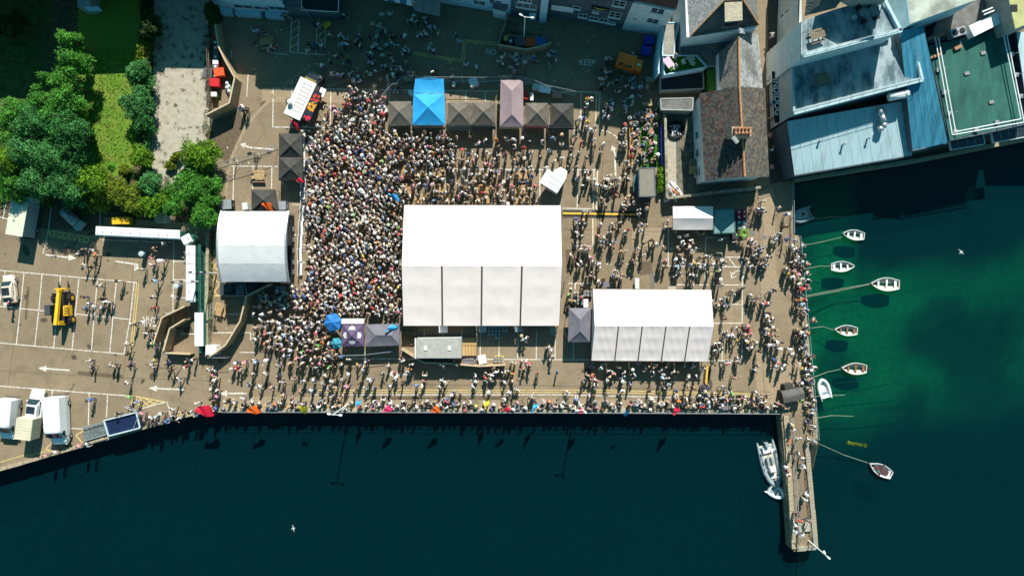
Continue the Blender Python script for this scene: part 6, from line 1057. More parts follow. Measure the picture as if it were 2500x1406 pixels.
def mesh_fence(label, pts, h=2.0, step=3.4, name='mesh_fence', mat='steel', cross=True):
    P = [W(*p) for p in pts]; t = thing(name, label, 'fence', P[0])
    for i in range(len(P) - 1):
        d = P[i + 1] - P[i]; n = max(1, round(d.length / step))
        for k in range(n):
            a, b = P[i] + d * (k / n + .008), P[i] + d * ((k + 1) / n - .008); m = MB(); U = Vector((0, 0, h)); L0 = Vector((0, 0, .15)); m.path([a + L0, b + L0, b + U, a + U, a + L0], .032, 5)
            for j in range(1, 8): c = a.lerp(b, j / 8); m.tube(c + L0, c + U, .007, 3, cap=False)
            for j in range(1, 4): z = Vector((0, 0, h * j / 4)); m.tube(a + z, b + z, .007, 3, cap=False)
            m.build('panel', _mats[mat], t); m = MB(); nn = Vector((-d.y, d.x, 0)).normalized() * .32; m.add([a - nn, a + nn, a + nn + Vector((0, 0, .12)), a - nn + Vector((0, 0, .12))], [(0, 1, 2, 3)]); m.box((a.x, a.y, 0), (.2, .62, .13), math.atan2(d.y, d.x)); m.build('foot', _mats['concrete'], t)
    return t
mesh_fence('temporary mesh fence curving behind the whole row of stalls', [(937, 246), (958, 222), (990, 199), (1080, 200), (1180, 201), (1248, 197), (1292, 203), (1330, 219), (1402, 234)])
mesh_fence('temporary mesh fence crossing the road beside the long black gazebo', [(526, 412), (632, 380), (680, 362)])
mesh_fence('slim fence line below the purple gazebo', [(824, 866), (890, 864), (960, 856)], 1.6)
mesh_fence('fence at the mouth of the stage enclosure near the small white cabinet', [(520, 870), (565, 870)], 1.8)
# crowd barriers before the stage
t0 = None
def crowd_barrier(px, py, rz, label, col='steel'):
    t = thing('crowd_barrier', label, 'barrier', W(px, py), rz, 'crowd barriers before the stage'); m = MB(); m.path([(-.95, 0, .1), (-.95, 0, 1.1), (.95, 0, 1.1), (.95, 0, .1), (-.95, 0, .1)], .035, 5); m.build('frame', M('barrier_white', (.68, .69, .70), .4, .05, 4), t, local=True)
    for k in range(9): m = MB(); m.tube((-.76 + .19 * k, 0, .1), (-.76 + .19 * k, 0, 1.1), .014, 4); m.build('bar', _mats['barrier_white'], t, local=True)
    for x in (-.7, .7): m = MB(); m.box((x, .3, 0), (.06, .75, .05)); m.build('foot', _mats['barrier_white'], t, local=True)
    m = MB(); m.box((0, .25, .45), (1.8, .3, .03)); m.build('step', _mats['barrier_white'], t, local=True)
bl = [(741, 455), (740, 490), (738, 524), (735, 558), (733, 592), (732, 626), (733, 655)]
for k, p in enumerate(bl): crowd_barrier(p[0], p[1], -math.pi / 2 + (.03 if k % 2 else -.03), '%s white barrier counting down the line between stage and crowd' % ordn[k])
for k in range(4): crowd_barrier(740, 340 + k * 34, -math.pi / 2, '%s white barrier counting down beside the long black gazebo' % ordn[k])
# --- yellow cable ramps
def cable_ramp(label, a, b, seg=.9):
    A_, B_ = W(*a), W(*b); d = B_ - A_; n = round(d.length / seg); t = thing('cable_ramp', label, 'cable ramp', A_); rz = math.atan2(d.y, d.x)
    for k in range(n):
        c = A_ + d * (k + .5) / n; m = MB(); m.box((c.x, c.y, .006), (d.length / n - .015, .85, .06), rz, top=(1, .3)); s_ = m.build('segment', M('rubber', (.03, .035, .035), .85, .2, 4), t); m = MB(); m.box((c.x, c.y, .066), (d.length / n - .03, .24, .012), rz); m.build('lid', M('ramp_yellow', (.78, .42, .03), .6, .1, 3), s_)
cable_ramp('yellow-lidded cable ramp running right from the big marquee', (1374, 521), (1558, 524)); cable_ramp('short yellow-lidded cable ramp below the smaller marquee', (1727, 893), (1722, 955))
for lb, poly in (('upper', [(1372, 508), (1455, 508)]),): pass
# --- kegs and crates
def keg(px, py, label, grp, z=0):
    global keg0
    if 'keg0' not in globals():
        keg0 = thing('keg', label, 'keg', W(px, py, z), 0, grp); m = MB(); m.lathe((0, 0, 0), [(.17, 0), (.19, .03), (.19, .2), (.2, .22), (.19, .24), (.19, .4), (.2, .42), (.19, .44), (.19, .56), (.17, .6), (.165, .57)], 12); m.build('body', M('keg_steel', (.50, .50, .48), .35, .15, 5, metal=.5), keg0, local=True); m = MB(); m.lathe((0, 0, .57), [(.05, 0), (.05, .05)], 8); m.build('valve', _mats['black'], keg0, local=True); return keg0
    return dup(keg0, W(px, py, z), rnd.uniform(0, 6), label, grp)
G3, H3 = ('top row', 'second row', 'third row'), ('left', 'centre', 'right')
for cx, rows in ((1195, 3), (1203, 3), (1211, 4), (1219, 4), (1228, 2), (1236, 2)):
    for k in range(rows): keg(cx, 799 + 8 * k, 'steel keg in the block under the big marquee edge, %s in the %s column' % (('top', 'second', 'third', 'lowest')[k], ordn[(1195, 1203, 1211, 1219, 1228, 1236).index(cx)]), 'kegs below the big marquee')
for k in range(9): keg(1402 + 9 * (k % 3), 724 + 8 * (k // 3), 'steel keg in the square block beside the smaller marquee, %s %s' % (G3[k // 3], H3[k % 3]), 'kegs beside the smaller marquee')
for x, y in ((963, 227), (968, 222), (972, 228)): keg(x, y, 'steel keg in the trio behind the leftmost stall, %s' % {963: 'left', 968: 'top', 972: 'right'}[x], 'kegs behind the leftmost stall')
for x, y in ((1543, 134), (1548, 142), (1578, 195), (1585, 194), (1945, 0)): 
    if y: keg(x, y, 'steel keg near the orange bar van, %s' % {1543: 'upper left of it', 1548: 'just above it', 1578: 'left of the low pair', 1585: 'right of the low pair'}[x] if y else '', 'kegs near the orange bar van')
def crate(px, py, label, mat, w_=.6, l_=.4, h_=.3, rz=0, z=0, grp=None):
    t = thing('crate', label, 'crate', W(px, py, z), rz, grp)
    for s_ in (-1, 1): m = MB(); m.box((s_ * (w_ / 2 - .02), 0, 0), (.04, l_, h_)); m.build('side', mat, t, local=True); m = MB(); m.box((0, s_ * (l_ / 2 - .02), 0), (w_ - .08, .04, h_)); m.build('side', mat, t, local=True)
    m = MB(); m.box((0, 0, .02), (w_ - .08, l_ - .08, .04)); m.build('base', mat, t, local=True); return t
cr = crate(1218, 877, 'yellow slatted pallet crate holding kegs on the trailer hoarding', M('crate_yellow', (.62, .48, .08), .7, .1, 5), 1.25, .95, .3)
for k in range(6): keg(1210 + 8 * (k % 3), 873 + 8 * (k // 3), 'steel keg standing in the yellow crate, %s %s' % (G3[k // 3], H3[k % 3]), 'kegs in the yellow crate', .06)
crate(1433, 716, 'brown pallet crate of kegs against the smaller marquee', _mats['rust_beam'], 1.2, .9, .3)
for k in range(6): keg(1426 + 8 * (k % 3), 712 + 8 * (k // 3), 'steel keg in the brown crate by the smaller marquee, %s %s' % (G3[k // 3], H3[k % 3]), 'kegs in the brown crate', .06)
R_ = M('crate_red', (.45, .02, .06), .6, .15, 5); K2 = M('crate_grey', (.12, .14, .15), .6, .2, 5)
for k, (x, y, z) in enumerate(((1799, 520, 0), (1812, 530, 0), (1799, 532, 0), (1812, 519, 0), (1799, 545, 0), (1811, 545, 0), (1798, 557, 0), (1811, 557, 0))):
    t = crate(x, y, ('red plastic crate with a white label, ' if k < 4 else 'dark plastic crate with a white label, ') + ('upper left', 'right of the second row', 'left of the second row', 'upper right', 'left of the third row', 'right of the third row', 'bottom left', 'bottom right')[k] + ' beside the teal cabin', R_ if k < 4 else K2, .62, .6, .9); m = MB(); m.box((0, 0, .9), (.58, .56, .03)); m.build('lid', R_ if k < 4 else K2, t, local=True); m = MB(); m.box((0, 0, .932), (.22, .22, .01)); m.build('label', _mats['sign_white'], t, local=True)
t = thing('waste_bin', 'black bin with green mark at the foot of the potted palm', 'bin', W(1790, 577)); m = MB(); m.box((0, 0, 0), (.9, .8, 1.1), .1, top=(1.04, 1.04)); m.build('body', _mats['plastic_dark'], t, local=True); m = MB(); m.box((0, 0, 1.1), (.98, .88, .06), .1); m.build('lid', _mats['plastic_dark'], t, local=True); m = MB(); m.box((.1, .1, 1.165), (.2, .25, .01)); m.build('label', M('label_green', (.1, .5, .1), .5), t, local=True)
# --- wheelie bins
def wheelie(px, py, label, body, lid, big=False, rz=0.0, mark=None):
    w_, l_, h_ = (1.3, 1.05, 1.2) if big else (.58, .72, 1.0); t = thing('wheelie_bin', label, 'wheelie bin', W(px, py), rz); m = MB(); m.box((0, 0, .12), (w_ * .86, l_ * .84, h_ - .12), top=(1.14, 1.16)); m.build('body', body, t, local=True); m = MB(); m.box((0, 0, h_), (w_ * 1.04, l_ * 1.04, .07), top=(.94, .92)); ld = m.build('lid', lid, t, local=True)
    if big:
        for k in range(6): m = MB(); m.box((-.5 + .2 * k, 0, h_ + .07), (.06, l_ * .9, .025)); m.build('lid_rib', lid, ld, local=True)
    if mark: m = MB(); m.box((0, .02, h_ + .072), (.26, .26, .01)); m.build('label', mark, ld, local=True)
    m = MB(); m.tube((-w_ * .4, l_ * .54, h_ - .05), (w_ * .4, l_ * .54, h_ - .05), .025, 5); m.build('handle', body, t, local=True)
    for s_ in (-1, 1): m = MB(); m.lathe((s_ * w_ * .4, l_ * .4, .12), [(.12, 0), (.12, .06)], 8, axis='x'); m.build('wheel', _mats['tyre'], t, local=True)
    return t
bk, rd, gr2, wh, br2, bl2 = M('bin_grey', (.10, .12, .13), .6, .1, 4), M('bin_red', (.50, .02, .025), .55, .1, 4), M('bin_green', (.08, .28, .06), .6, .1, 4), _mats['sign_white'], M('bin_brown', (.30, .07, .05), .6, .1, 4), M('bin_deepblue', (.02, .05, .38), .6, .1, 4)
og = M('bin_orange', (.68, .09, .02), .55, .08, 4)
for y, b_, l_, mk, lb in ((87, bk, bk, None, 'dark wheelie bin at the top end of the bin row'), (98, bk, rd, None, 'red-lidded wheelie bin second from the top of the bin row'), (111, bk, bk, wh, 'grey wheelie bin with pale sticker third in the bin row'), (124, br2, br2, wh, 'brown wheelie bin in the middle of the bin row'), (135, bk, bk, None, 'black wheelie bin just below the brown one'), (146, gr2, bk, wh, 'dark green wheelie bin with white sticker'), (158, rd, wh, None, 'red wheelie bin with an off-white lid'), (169, rd, bk, wh, 'red wheelie bin with dark lid and white sticker')): wheelie(534, y, lb, b_, l_, False, -math.pi / 2, mk)
wheelie(544, 184, 'large orange-red wheeled container among the rubbish bags', og, og, True, .15); wheelie(533, 209, 'large bright red wheeled container below the orange-red one', rd, rd, True, -.05); wheelie(517, 186, 'large black wheeled container against the board fence', bk, bk, True, 1.5); wheelie(530, 236, 'green wheelie bin with white lid at the lower end of the bin row', gr2, wh, False, -math.pi / 2); wheelie(575, 225, 'narrow green wheelie bin against the hoarding', gr2, gr2, False, .1)
for k, (x, y) in enumerate(((558, 207), (564, 214), (570, 222), (563, 226), (572, 230), (558, 217), (530, 190))):
    t = thing('rubbish_bag', 'pale tied rubbish bag in the heap beside the red container, %s' % ('topmost', 'second highest', 'against the hoarding', 'lower left', 'lowest right', 'middle left')[k] if k < 6 else 'pale rubbish bag wedged between two large containers', 'rubbish bag', W(x, y), k, 'rubbish bags beside the red container' if k < 6 else None); m = MB(); m.lathe((0, 0, 0), [(.2, 0), (.36, .12), (.38, .3), (.25, .5), (.08, .62)], 9); m.build('sack', M('bag_white', (.62, .62, .64), .5, .2, 6, .4, 8), t, local=True, smooth=True); m = MB(); m.lathe((0, 0, .6), [(.05, 0), (.12, .12), (.02, .14)], 7); m.build('knot', _mats['bag_white'], t, local=True)
wheelie(1235, 101, 'small yellow bin in the walled yard', M('bin_yellow', (.5, .36, .12), .6), _mats['bin_yellow'], False); wheelie(1247, 108, 'grey bin with white sticker in the walled yard', bk, bk, False, 0, wh); wheelie(1269, 111, 'large black wheeled container in the walled yard', bk, bk, True); wheelie(1294, 112, 'large orange-red wheeled container in the walled yard', og, og, True); wheelie(1319, 110, 'large blue wheeled container in the walled yard', M('bin_sky', (.03, .15, .42), .6, .1, 4), _mats['bin_sky'], True); wheelie(1580, 106, 'upper deep blue wheeled container beside the curved wall', bl2, bl2, True, .05); wheelie(1574, 131, 'lower deep blue wheeled container beside the curved wall', bl2, bl2, True, -.05)
t = thing('yard_wall', 'thin stone wall down the left side of the walled yard', 'wall', W(1228, 80)); a, b = W(1240, 45), W(1217, 120); d = b - a; c = (a + b) / 2; m = MB(); m.box((c.x, c.y, 0), (d.length, .2, 1.5), math.atan2(d.y, d.x)); m.build('wall', _mats['wall_stained'], t)
t = thing('yard_wall', 'stone retaining wall behind the yard bins', 'wall', W(1280, 98)); a, b = W(1236, 93), W(1328, 99); d = b - a; c = (a + b) / 2; m = MB(); m.box((c.x, c.y, 0), (d.length, .3, .9), math.atan2(d.y, d.x)); m.build('wall', _mats['wall_stained'], t)
pile('electrical_cabinet', 'small white cabinet with green roof mark at the end of the curving hoarding', 'cabinet', 526, 852, 1.35, 1.2, 1.3, _mats['sign_white'], 0); t = thing('yellow_board', 'yellow rectangular board lying by the dark extension', 'board', W(802, 66), math.radians(30)); m = MB(); m.box((0, 0, .6), (1.0, .65, .06)); m.build('top', M('board_yellow', (.75, .48, .03), .5), t, local=True); m = MB(); [m.tube((x, y, 0), (x, y, .6), .03, 5) for x, y in ((-.4, -.25), (.4, -.25), (.4, .25), (-.4, .25))]; m.build('leg', _mats['steel'], t, local=True)
# --- dark flat container and ramp near the vans
t = thing('flat_container', 'dark blue topped open container with pale rim near the parked vans', 'container', W(300, 1033)); P = [W(x, y, .9) for x, y in ((254, 1026), (333, 1006), (342, 1044), (265, 1064))]; m = MB(); m.prism([p[:2] for p in P], 0, .75); m.build('body', M('tray_navy', (.012, .022, .06), .35, .2, 3), t); m = MB(); [m.tube(P[i] , P[(i + 1) % 4], .12, 4) for i in range(4)]; m.build('rim', M('rim_pale', (.42, .50, .52), .5, .1, 3), t)
t = thing('gangway_ramp', 'grey slatted ramp leading up to the dark blue container', 'ramp', W(228, 1050)); P = [W(x, y, .5) for x, y in ((202, 1044), (254, 1029), (262, 1060), (207, 1076))]
for k in range(6): m = MB(); a, b, c, d = P[0].lerp(P[3], k / 6 + .01), P[1].lerp(P[2], k / 6 + .01), P[1].lerp(P[2], (k + 1) / 6 - .01), P[0].lerp(P[3], (k + 1) / 6 - .01); m.prism([a[:2], b[:2], c[:2], d[:2]], .38, .46); m.build('plank', M('plank_grey', (.12, .15, .15), .8, .3, 3), t)
for a, b in ((0, 1), (3, 2)): m = MB(); m.tube(P[a] + Vector((0, 0, .3)), P[b] + Vector((0, 0, .3)), .06, 5); m.tube((P[a].x, P[a].y, 0), P[a] + Vector((0, 0, .3)), .05, 5); m.build('side_rail', _mats['steel'], t)
# --- picnic tables (proto and copies)
pt0 = None
def picnic(px, py, rz, label, grp, z=0, mat='wood'):
    t = thing('picnic_table', label, 'picnic table', W(px, py, z), rz, grp); w_ = _mats[mat]
    for k in range(5): m = MB(); m.box((0, -.3 + .15 * k, .72), (1.7, .13, .04)); m.build('table_plank', w_, t, local=True)
    for s_ in (-1, 1):
        for j in range(2): m = MB(); m.box((0, s_ * (.58 + .14 * j), .43), (1.7, .12, .04)); m.build('seat_plank', w_, t, local=True)
        m = MB(); x = s_ * .6; m.tube((x, -.65, 0), (x, -.2, .72), .045, 4); m.tube((x, .65, 0), (x, .2, .72), .045, 4); m.tube((x, -.72, .41), (x, .72, .41), .045, 4); m.build('frame', w_, t, local=True)
    return t
protos = {}
def place_picnic(px, py, rz, label, grp, z=0, mat='wood'):
    if mat not in protos: protos[mat] = picnic(px, py, rz, label, grp, z, mat); return protos[mat]
    return dup(protos[mat], W(px, py, z), rz, label, grp)
G1 = 'picnic tables above the big marquee'; V_ = math.pi / 2
rows_ = (('top', [(990, 425), (1029, 425), (1073, 425), (1177, 432), (1273, 432)]), ('middle', [(995, 465), (1074, 465), (1178, 466), (1273, 468)]), ('bottom', [(1030, 490), (1094, 491), (1180, 492), (1275, 492)]))
for rn, ps in rows_:
    for k, p in enumerate(ps): place_picnic(p[0], p[1], rnd.uniform(-.06, .06), '%s picnic table from the left in the %s row of tables above the big marquee' % (ordn[k], rn), G1)
for k, p in enumerate([(1042, 978), (1154, 979), (1267, 980), (1375, 979), (1583, 987), (1640, 987), (1684, 988), (1790, 989)]): place_picnic(p[0], p[1], rnd.uniform(-.04, .04), '%s weathered picnic table counting from the left along the long water edge' % ordn[k], 'picnic tables along the water edge', mat='old_wood')
for lb, x, y, rz in (('picnic table in the shaded yard with a few people sitting at it', 655, 108, .1), ('lone pale picnic table on open tarmac behind the stage', 635, 432, 0), ('picnic table by the boundary wall under the stage', 542, 755, 1.3)): place_picnic(x, y, rz, lb, None)
for k, (x, y) in enumerate(((942, 437), (992, 422), (995, 465), (920, 468), (908, 547), (902, 700), (947, 700), (870, 560), (868, 690))): place_picnic(x, y, rnd.uniform(-.5, .5), ('picnic table deep in the standing crowd, ' + ('upper left of the umbrella gap', 'right of the upper crowd', 'near the blue tarpaulin', 'left of the blue flag', 'middle right of the crowd', 'lower right of the crowd beside the marquee', 'lowest right against the marquee', 'centre of the crowd', 'lower centre of the crowd')[k]), 'picnic tables inside the crowd')
for k, (x, y) in enumerate(((1990, 92), (2003, 197))): place_picnic(x, y, .3, 'old picnic table on the %s roof terrace of the waterfront building' % ('upper', 'lower')[k], None, (11.04, 7.04)[k], 'old_wood')
# --- beer garden
patch('beer_garden_turf', [(1563, 300), (1606, 300), (1607, 408), (1560, 410), (1562, 350)], _mats['green_turf'], .02)
board_fence('dark blue board fence along the right of the beer garden', (1609, 310), (1611, 405), 1.3, 'bin_deepblue', .2)
M('bench_orange', (.52, .32, .12), .7, .15, 4)
for k, (x, y, l_) in enumerate(((1540, 316, 2.2), (1541, 350, 2.0), (1539, 385, 1.9))):
    t = thing('planter_bench', 'long orange timber planter bench edging the beer garden, %s' % ('upper', 'middle', 'lower')[k], 'bench', W(x, y), V_); m = MB(); [m.box((0, -.16 + .16 * j, .42), (l_, .14, .05)) for j in range(3)]; m.build('seat', _mats['bench_orange'], t, local=True); m = MB(); [m.box((s_ * l_ * .42, 0, 0), (.08, .4, .42)) for s_ in (-1, 1)]; m.build('leg', _mats['bench_orange'], t, local=True); m = MB(); m.box((0, .28, 0), (l_, .05, .85)); m.build('backrest', _mats['bench_orange'], t, local=True)
def round_table(px, py, label, mat, sq=False, r=.36, rz=.2):
    t = thing('garden_table', label, 'table', W(px, py), rz); m = MB(); m.box((0, 0, .7), (.75, .75, .04)) if sq else m.lathe((0, 0, .7), [(r, 0), (r, .04)], 16); m.build('top', mat, t, local=True); m = MB(); m.tube((0, 0, 0), (0, 0, .7), .04, 6); m.build('pedestal', _mats['black'], t, local=True); m = MB(); m.lathe((0, 0, 0), [(.26, 0), (.24, .04)], 12); m.build('base', _mats['black'], t, local=True)
tt_ = M('table_terracotta', (.30, .16, .10), .6, .1, 4)
for k, (x, y, sq) in enumerate(((1565, 287, 0), (1580, 286, 0), (1549, 331, 1), (1587, 322, 1), (1589, 350, 1), (1562, 372, 0), (1566, 368, 0))[:6]): round_table(x, y, '%s in the beer garden, %s' % (('square terracotta table' if sq else 'round terracotta table'), ('upper left', 'upper right', 'left beside the bench', 'right by the blue fence', 'lower right by the blue fence', 'lower left near the pale chairs')[k]), tt_, sq)
def chair(px, py, label, mat, rz=0, z=0, grp=None):
    t = thing('garden_chair', label, 'chair', W(px, py, z), rz, grp); m = MB(); m.box((0, 0, .42), (.5, .5, .05)); m.build('seat', mat, t, local=True); m = MB(); m.box((0, .26, .45), (.5, .05, .45)); m.build('backrest', mat, t, local=True)
    for x, y in ((-.22, -.22), (.22, -.22), (.22, .22), (-.22, .22)): m = MB(); m.tube((x, y, 0), (x, y, .42), .02, 4); m.build('leg', mat, t, local=True)
    return t
cp = M('chair_pale', (.60, .55, .45), .6, .05, 4); chair(1568, 388, 'pale garden chair on the turf, lower of two', cp, .4); chair(1574, 380, 'pale garden chair on the turf, upper of two', cp, .3)
zt = 3.36
chair(1646, 142, 'white armchair at the top of the turf roof terrace', cp, -.5, zt); chair(1667, 155, 'white round-backed chair in the middle of the turf roof terrace', cp, .3, zt); chair(1645, 167, 'white chair beside the pink table on the turf terrace', cp, -.8, zt); chair(1690, 158, 'green-tinted chair at the right of the turf terrace', M('chair_green', (.35, .55, .3), .6), 1.2, zt)
for x, y, nm, mt in ((1629, 157, 'pink patterned table on the turf roof terrace', M('table_pink', (.65, .42, .50), .6, .4, 8)), (1683, 148, 'square pale brown table on the turf roof terrace', M('table_tan', (.50, .38, .30), .6, .2, 5))):
    t = thing('terrace_table', nm, 'table', W(x, y, zt), .6); m = MB(); m.box((0, 0, .7), (.85, .85, .05) if mt.name != 'table_pink' else (.9, 1.3, .05)); m.build('top', mt, t, local=True); [MB().tube((a, b, 0), (a, b, .7), .03, 4).build('leg', _mats['steel'], t, local=True) for a, b in ((-.35, -.35), (.35, -.35), (.35, .35), (-.35, .35))]
# --- yard clutter: kayaks, baths of scrap, boxes
def kayak(px, py, rz, label, mat, deck):
    t = thing('kayak', label, 'kayak', W(px, py, .05), rz); L_ = 2.6; secs = []
    for k in range(9): s_ = k / 8; x = -L_ / 2 + L_ * s_; w_ = .34 * math.sin(math.pi * (.06 + .88 * s_)) ** .7; secs.append([(x, -w_, .25), (x, -w_ * .8, .06), (x, 0, 0), (x, w_ * .8, .06), (x, w_, .25), (x, 0, .33)])
    m = MB(); m.loft(secs); m.build('hull', mat, t, local=True, smooth=True); m = MB(); m.lathe((0, 0, .30), [(.24, 0), (.27, .05), (.2, .02)], 12); m.build('cockpit', deck, t, local=True); m = MB(); [m.box((x, 0, .32), (.05, .4, .02)) for x in (-.7, -.45, .45, .7)]; m.build('deck_strap', deck, t, local=True)
kayak(1651, 463, -.9, 'white kayak with dark straps lying in the yard corner', _mats['sign_white'], _mats['plastic_dark']); kayak(1655, 474, -.6, 'white and orange kayak lying nearest the yard wall', M('kayak_orange', (.65, .22, .08), .4, col2=(.7, .68, .62), scale=.5, lo=.48, hi=.52), _mats['plastic_dark']); kayak(1640, 472, -1.1, 'grey upturned kayak at the left of the yard corner', _mats['canvas_grey'], _mats['plastic_dark'])
pile('storage_box', 'tan wooden box against the white wall of the mossy slate house', 'box', 1689, 417, .7, .9, .8, _mats['wood']); pile('storage_box', 'white box on the corner of the yard wall', 'box', 1625, 489, .55, .5, .7, _mats['sign_white'], .3); pile('storage_box', 'dark crate leaning on the white house wall above the tan box', 'box', 1689, 399, .7, .9, .7, _mats['old_wood'])
t = thing('trampoline_frame', 'dark round pit with pale scrap lying on it in the shaded yard', 'scrap pile', W(1648, 318)); m = MB(); m.lathe((0, 0, 0), [(1.1, 0), (1.15, .4), (1.05, .4), (1.0, .1)], 20); m.build('rim', _mats['black'], t, local=True); 
for k in range(16): a = rnd.uniform(0, 6.28); m = MB(); m.box((rnd.uniform(-.5, .5), rnd.uniform(-.5, .5), .12 + .02 * k), (rnd.uniform(.5, 1.0), .09, .04), a); m.build('scrap', _mats['canvas_grey'], t, local=True)
for k in range(4): t = thing('timber_plank', 'old timber plank leaning in the yard by the white house wall, %s of four' % ordn[k], 'plank', W(1656 + 5 * k, 338), V_ + .05 * k); m = MB(); m.box((0, 0, .02), (2.6, .16, .06)); m.build('plank', _mats['old_wood'], t, local=True)
# --- lamp posts
def lamp_post(label, px, py, h, arms, head='sign_white'):
    t = thing('lamp_post', label, 'lamp post', W(px, py)); m = MB(); m.tube((0, 0, 0), (0, 0, h), .1, 8, .06); m.build('shaft', _mats['metal_white'], t, local=True)
    for i, (dx, dy) in enumerate(arms): m = MB(); m.tube((0, 0, h - .1), (dx, dy, h), .04, 5); m.build('arm', _mats['metal_white'], t, local=True); m = MB(); m.box((dx, dy, h - .03), (.42, .22, .12), math.atan2(dy, dx), top=(.9, .8)); m.build('lamp_head', _mats[head], t, local=True)
lamp_post('lamp post standing in the walled yard with bins', 1279, 97, 7.5, [(.9, -.1), (-.5, .25)]); lamp_post('lamp post on the water edge near the yellow feather flag', 850, 986, 7.6, [(.9, -.05), (-.5, .1)]); lamp_post('lamp post on the water edge nearly below the cable ramp', 1411, 978, 7.0, [(-.8, 0), (.2, -.2)]); lamp_post('lamp post at the tip of the pier', 1974, 1319, 5.0, [(.35, -.3), (-.2, .4)])
lamp_post('dark floodlight mast reaching over the left corner of the stage roof', 529, 667, 6.5, [(.5, 0), (1.3, 0), (-.4, 0)], 'black'); lamp_post('floodlight mast above the toilet column', 500, 688, 4.5, [(-.9, 0), (.5, 0), (-2.0, -.1)], 'black')
t = thing('light_stand', 'dark tripod light stand by the mesh fence behind the stage', 'light stand', W(628, 385)); m = MB(); [m.tube((0, 0, 1.0), (.6 * math.cos(a), .6 * math.sin(a), 0), .03, 4) for a in (0, 2.1, 4.2)]; m.tube((0, 0, .9), (0, 0, 2.6), .03, 5); m.build('tripod', _mats['black'], t, local=True); m = MB(); m.box((0, 0, 2.5), (.5, .3, .3), .5); m.build('lamp_head', _mats['black'], t, local=True)
# --- feather flags and banners
def flag(label, px, py, cols, ang, L_=1.9, w_=.7, h=3.2, wob=.12, name='feather_flag'):
    t = thing(name, label, 'flag', W(px, py), ang); m = MB(); m.tube((0, 0, 0), (0, 0, h), .025, 5); m.build('pole', _mats['metal_white'], t, local=True); g = []
    for j in range(11):
        s_ = j / 10; x = L_ * s_; z = h - .1 - .9 * s_ * s_; ww = w_ * (.55 + .45 * math.sin(s_ * 3.1)); g.append([(x, -ww / 2 + wob * math.sin(s_ * 8 + k * .6) + .15 * math.sin(s_ * 4) + ww * k / 5, z + wob * 1.6 * math.sin(s_ * 9 + k * 1.1)) for k in range(6)])
    m = MB(); m.sheet(g); m.build('fabric', M('flag_%.2f_%.2f_%.2f' % cols, cols, .6, .08, 2, transl=.3), t, local=True, smooth=True); return t
RED, ORG, YEL, BLU, PNK = (.62, .015, .05), (.75, .13, .02), (.62, .58, .04), (.05, .38, .72), (.70, .04, .16)
for a_ in (('wide red flag at the bend of the water edge', 505, 988, RED, -.35, 2.1, 1.3), ('orange flag between two dark planters on the water edge', 625, 992, ORG, -.1, 1.5, .9), ('yellow-green feather flag right of the dark planters', 748, 982, YEL, -.9, 1.2, .8), ('pinkish-red flag on the water edge below the sagging gazebo', 947, 994, PNK, .3, 1.1, .7), ('orange-red flag on the water edge below the bar trailer', 1060, 993, ORG, .1, 1.1, .8), ('yellow-green feather flag below the yellow keg crate', 1188, 988, YEL, 1.3, 1.1, .5), ('small red banner at the railing below the bar trailer end', 1228, 992, RED, 0, .9, .5), ('light blue feather flag near the middle of the long water edge', 1299, 996, BLU, 1.0, 1.3, .4), ('red flag on a pole beside the water edge lamp post', 1411, 998, RED, .7, .7, .6), ('light blue flag left of the large planter on the water edge', 1516, 990, BLU, -1.3, 1.0, .5), ('long red flag on the water edge under the smaller marquee', 1631, 1002, RED, .7, 1.2, .6), ('orange banner flag lashed to the top of the stage arch', 661, 505, ORG, -.5, 1.4, .8), ('orange banner flag lashed to the bottom of the stage arch', 650, 684, ORG, .05, 1.6, .8), ('red feather flag between the food truck and long black gazebo', 727, 308, RED, -.9, 1.4, .4), ('bright blue flag at the upper left corner of the big marquee', 958, 482, BLU, -.5, 1.7, .5), ('bright blue flag at the lower left corner of the big marquee', 952, 806, BLU, .5, 1.7, .5), ('red and blue flag by the top of the stage barrier', 742, 452, RED, .2, .8, .5), ('blue feather flag near the left middle of the long water edge', 884, 985, BLU, 1.2, 1.0, .4)): flag(a_[0], a_[1], a_[2], a_[3], a_[4], a_[5], a_[6])
for k, (x, y) in enumerate(((671, 990), (738, 988), (1262, 990), (1438, 990), (1551, 988), (1766, 990))):
    t = thing('planter', 'dark square planter on the water edge, %s from the left' % ordn[k], 'planter', W(x, y)); m = MB(); m.box((0, 0, 0), (1.2 if k < 2 else .8, .9, .75), top=(1.05, 1.05)); m.build('body', M('planter_dark', (.045, .06, .065), .6, .15, 4), t, local=True); m = MB(); m.box((0, 0, .75), (1.15 if k < 2 else .75, .85, .03)); m.build('lid', _mats['canvas_slate'], t, local=True)
t = thing('storage_tank', 'dark rounded tank on the water edge between picnic tables', 'tank', W(1551, 986)) if False else None
# --- tarp-covered stall at the quay corner
t = thing('covered_stall', 'dark tarp-covered kiosk at the corner where quay meets pier', 'kiosk', W(1925, 960), .2); m = MB(); m.box((0, 0, 0), (2.7, 1.5, 1.5)); m.build('body', _mats['canvas_black'], t, local=True); m = MB(); g = [[(-1.4 + .35 * i, -.8 + .2 * j, 1.75 - .25 * abs(j - 4) / 4 + .03 * math.sin(i * 2.1 + j)) for i in range(9)] for j in range(9)]; m.sheet(g); m.build('cover', M('tarp_grey', (.10, .095, .085), .7, .2, 2, .3, 3), t, local=True, smooth=True); m = MB(); m.box((-.2, 1.05, 0), (1.1, .8, 1.2)); m.build('side_box', _mats['canvas_black'], t, local=True)
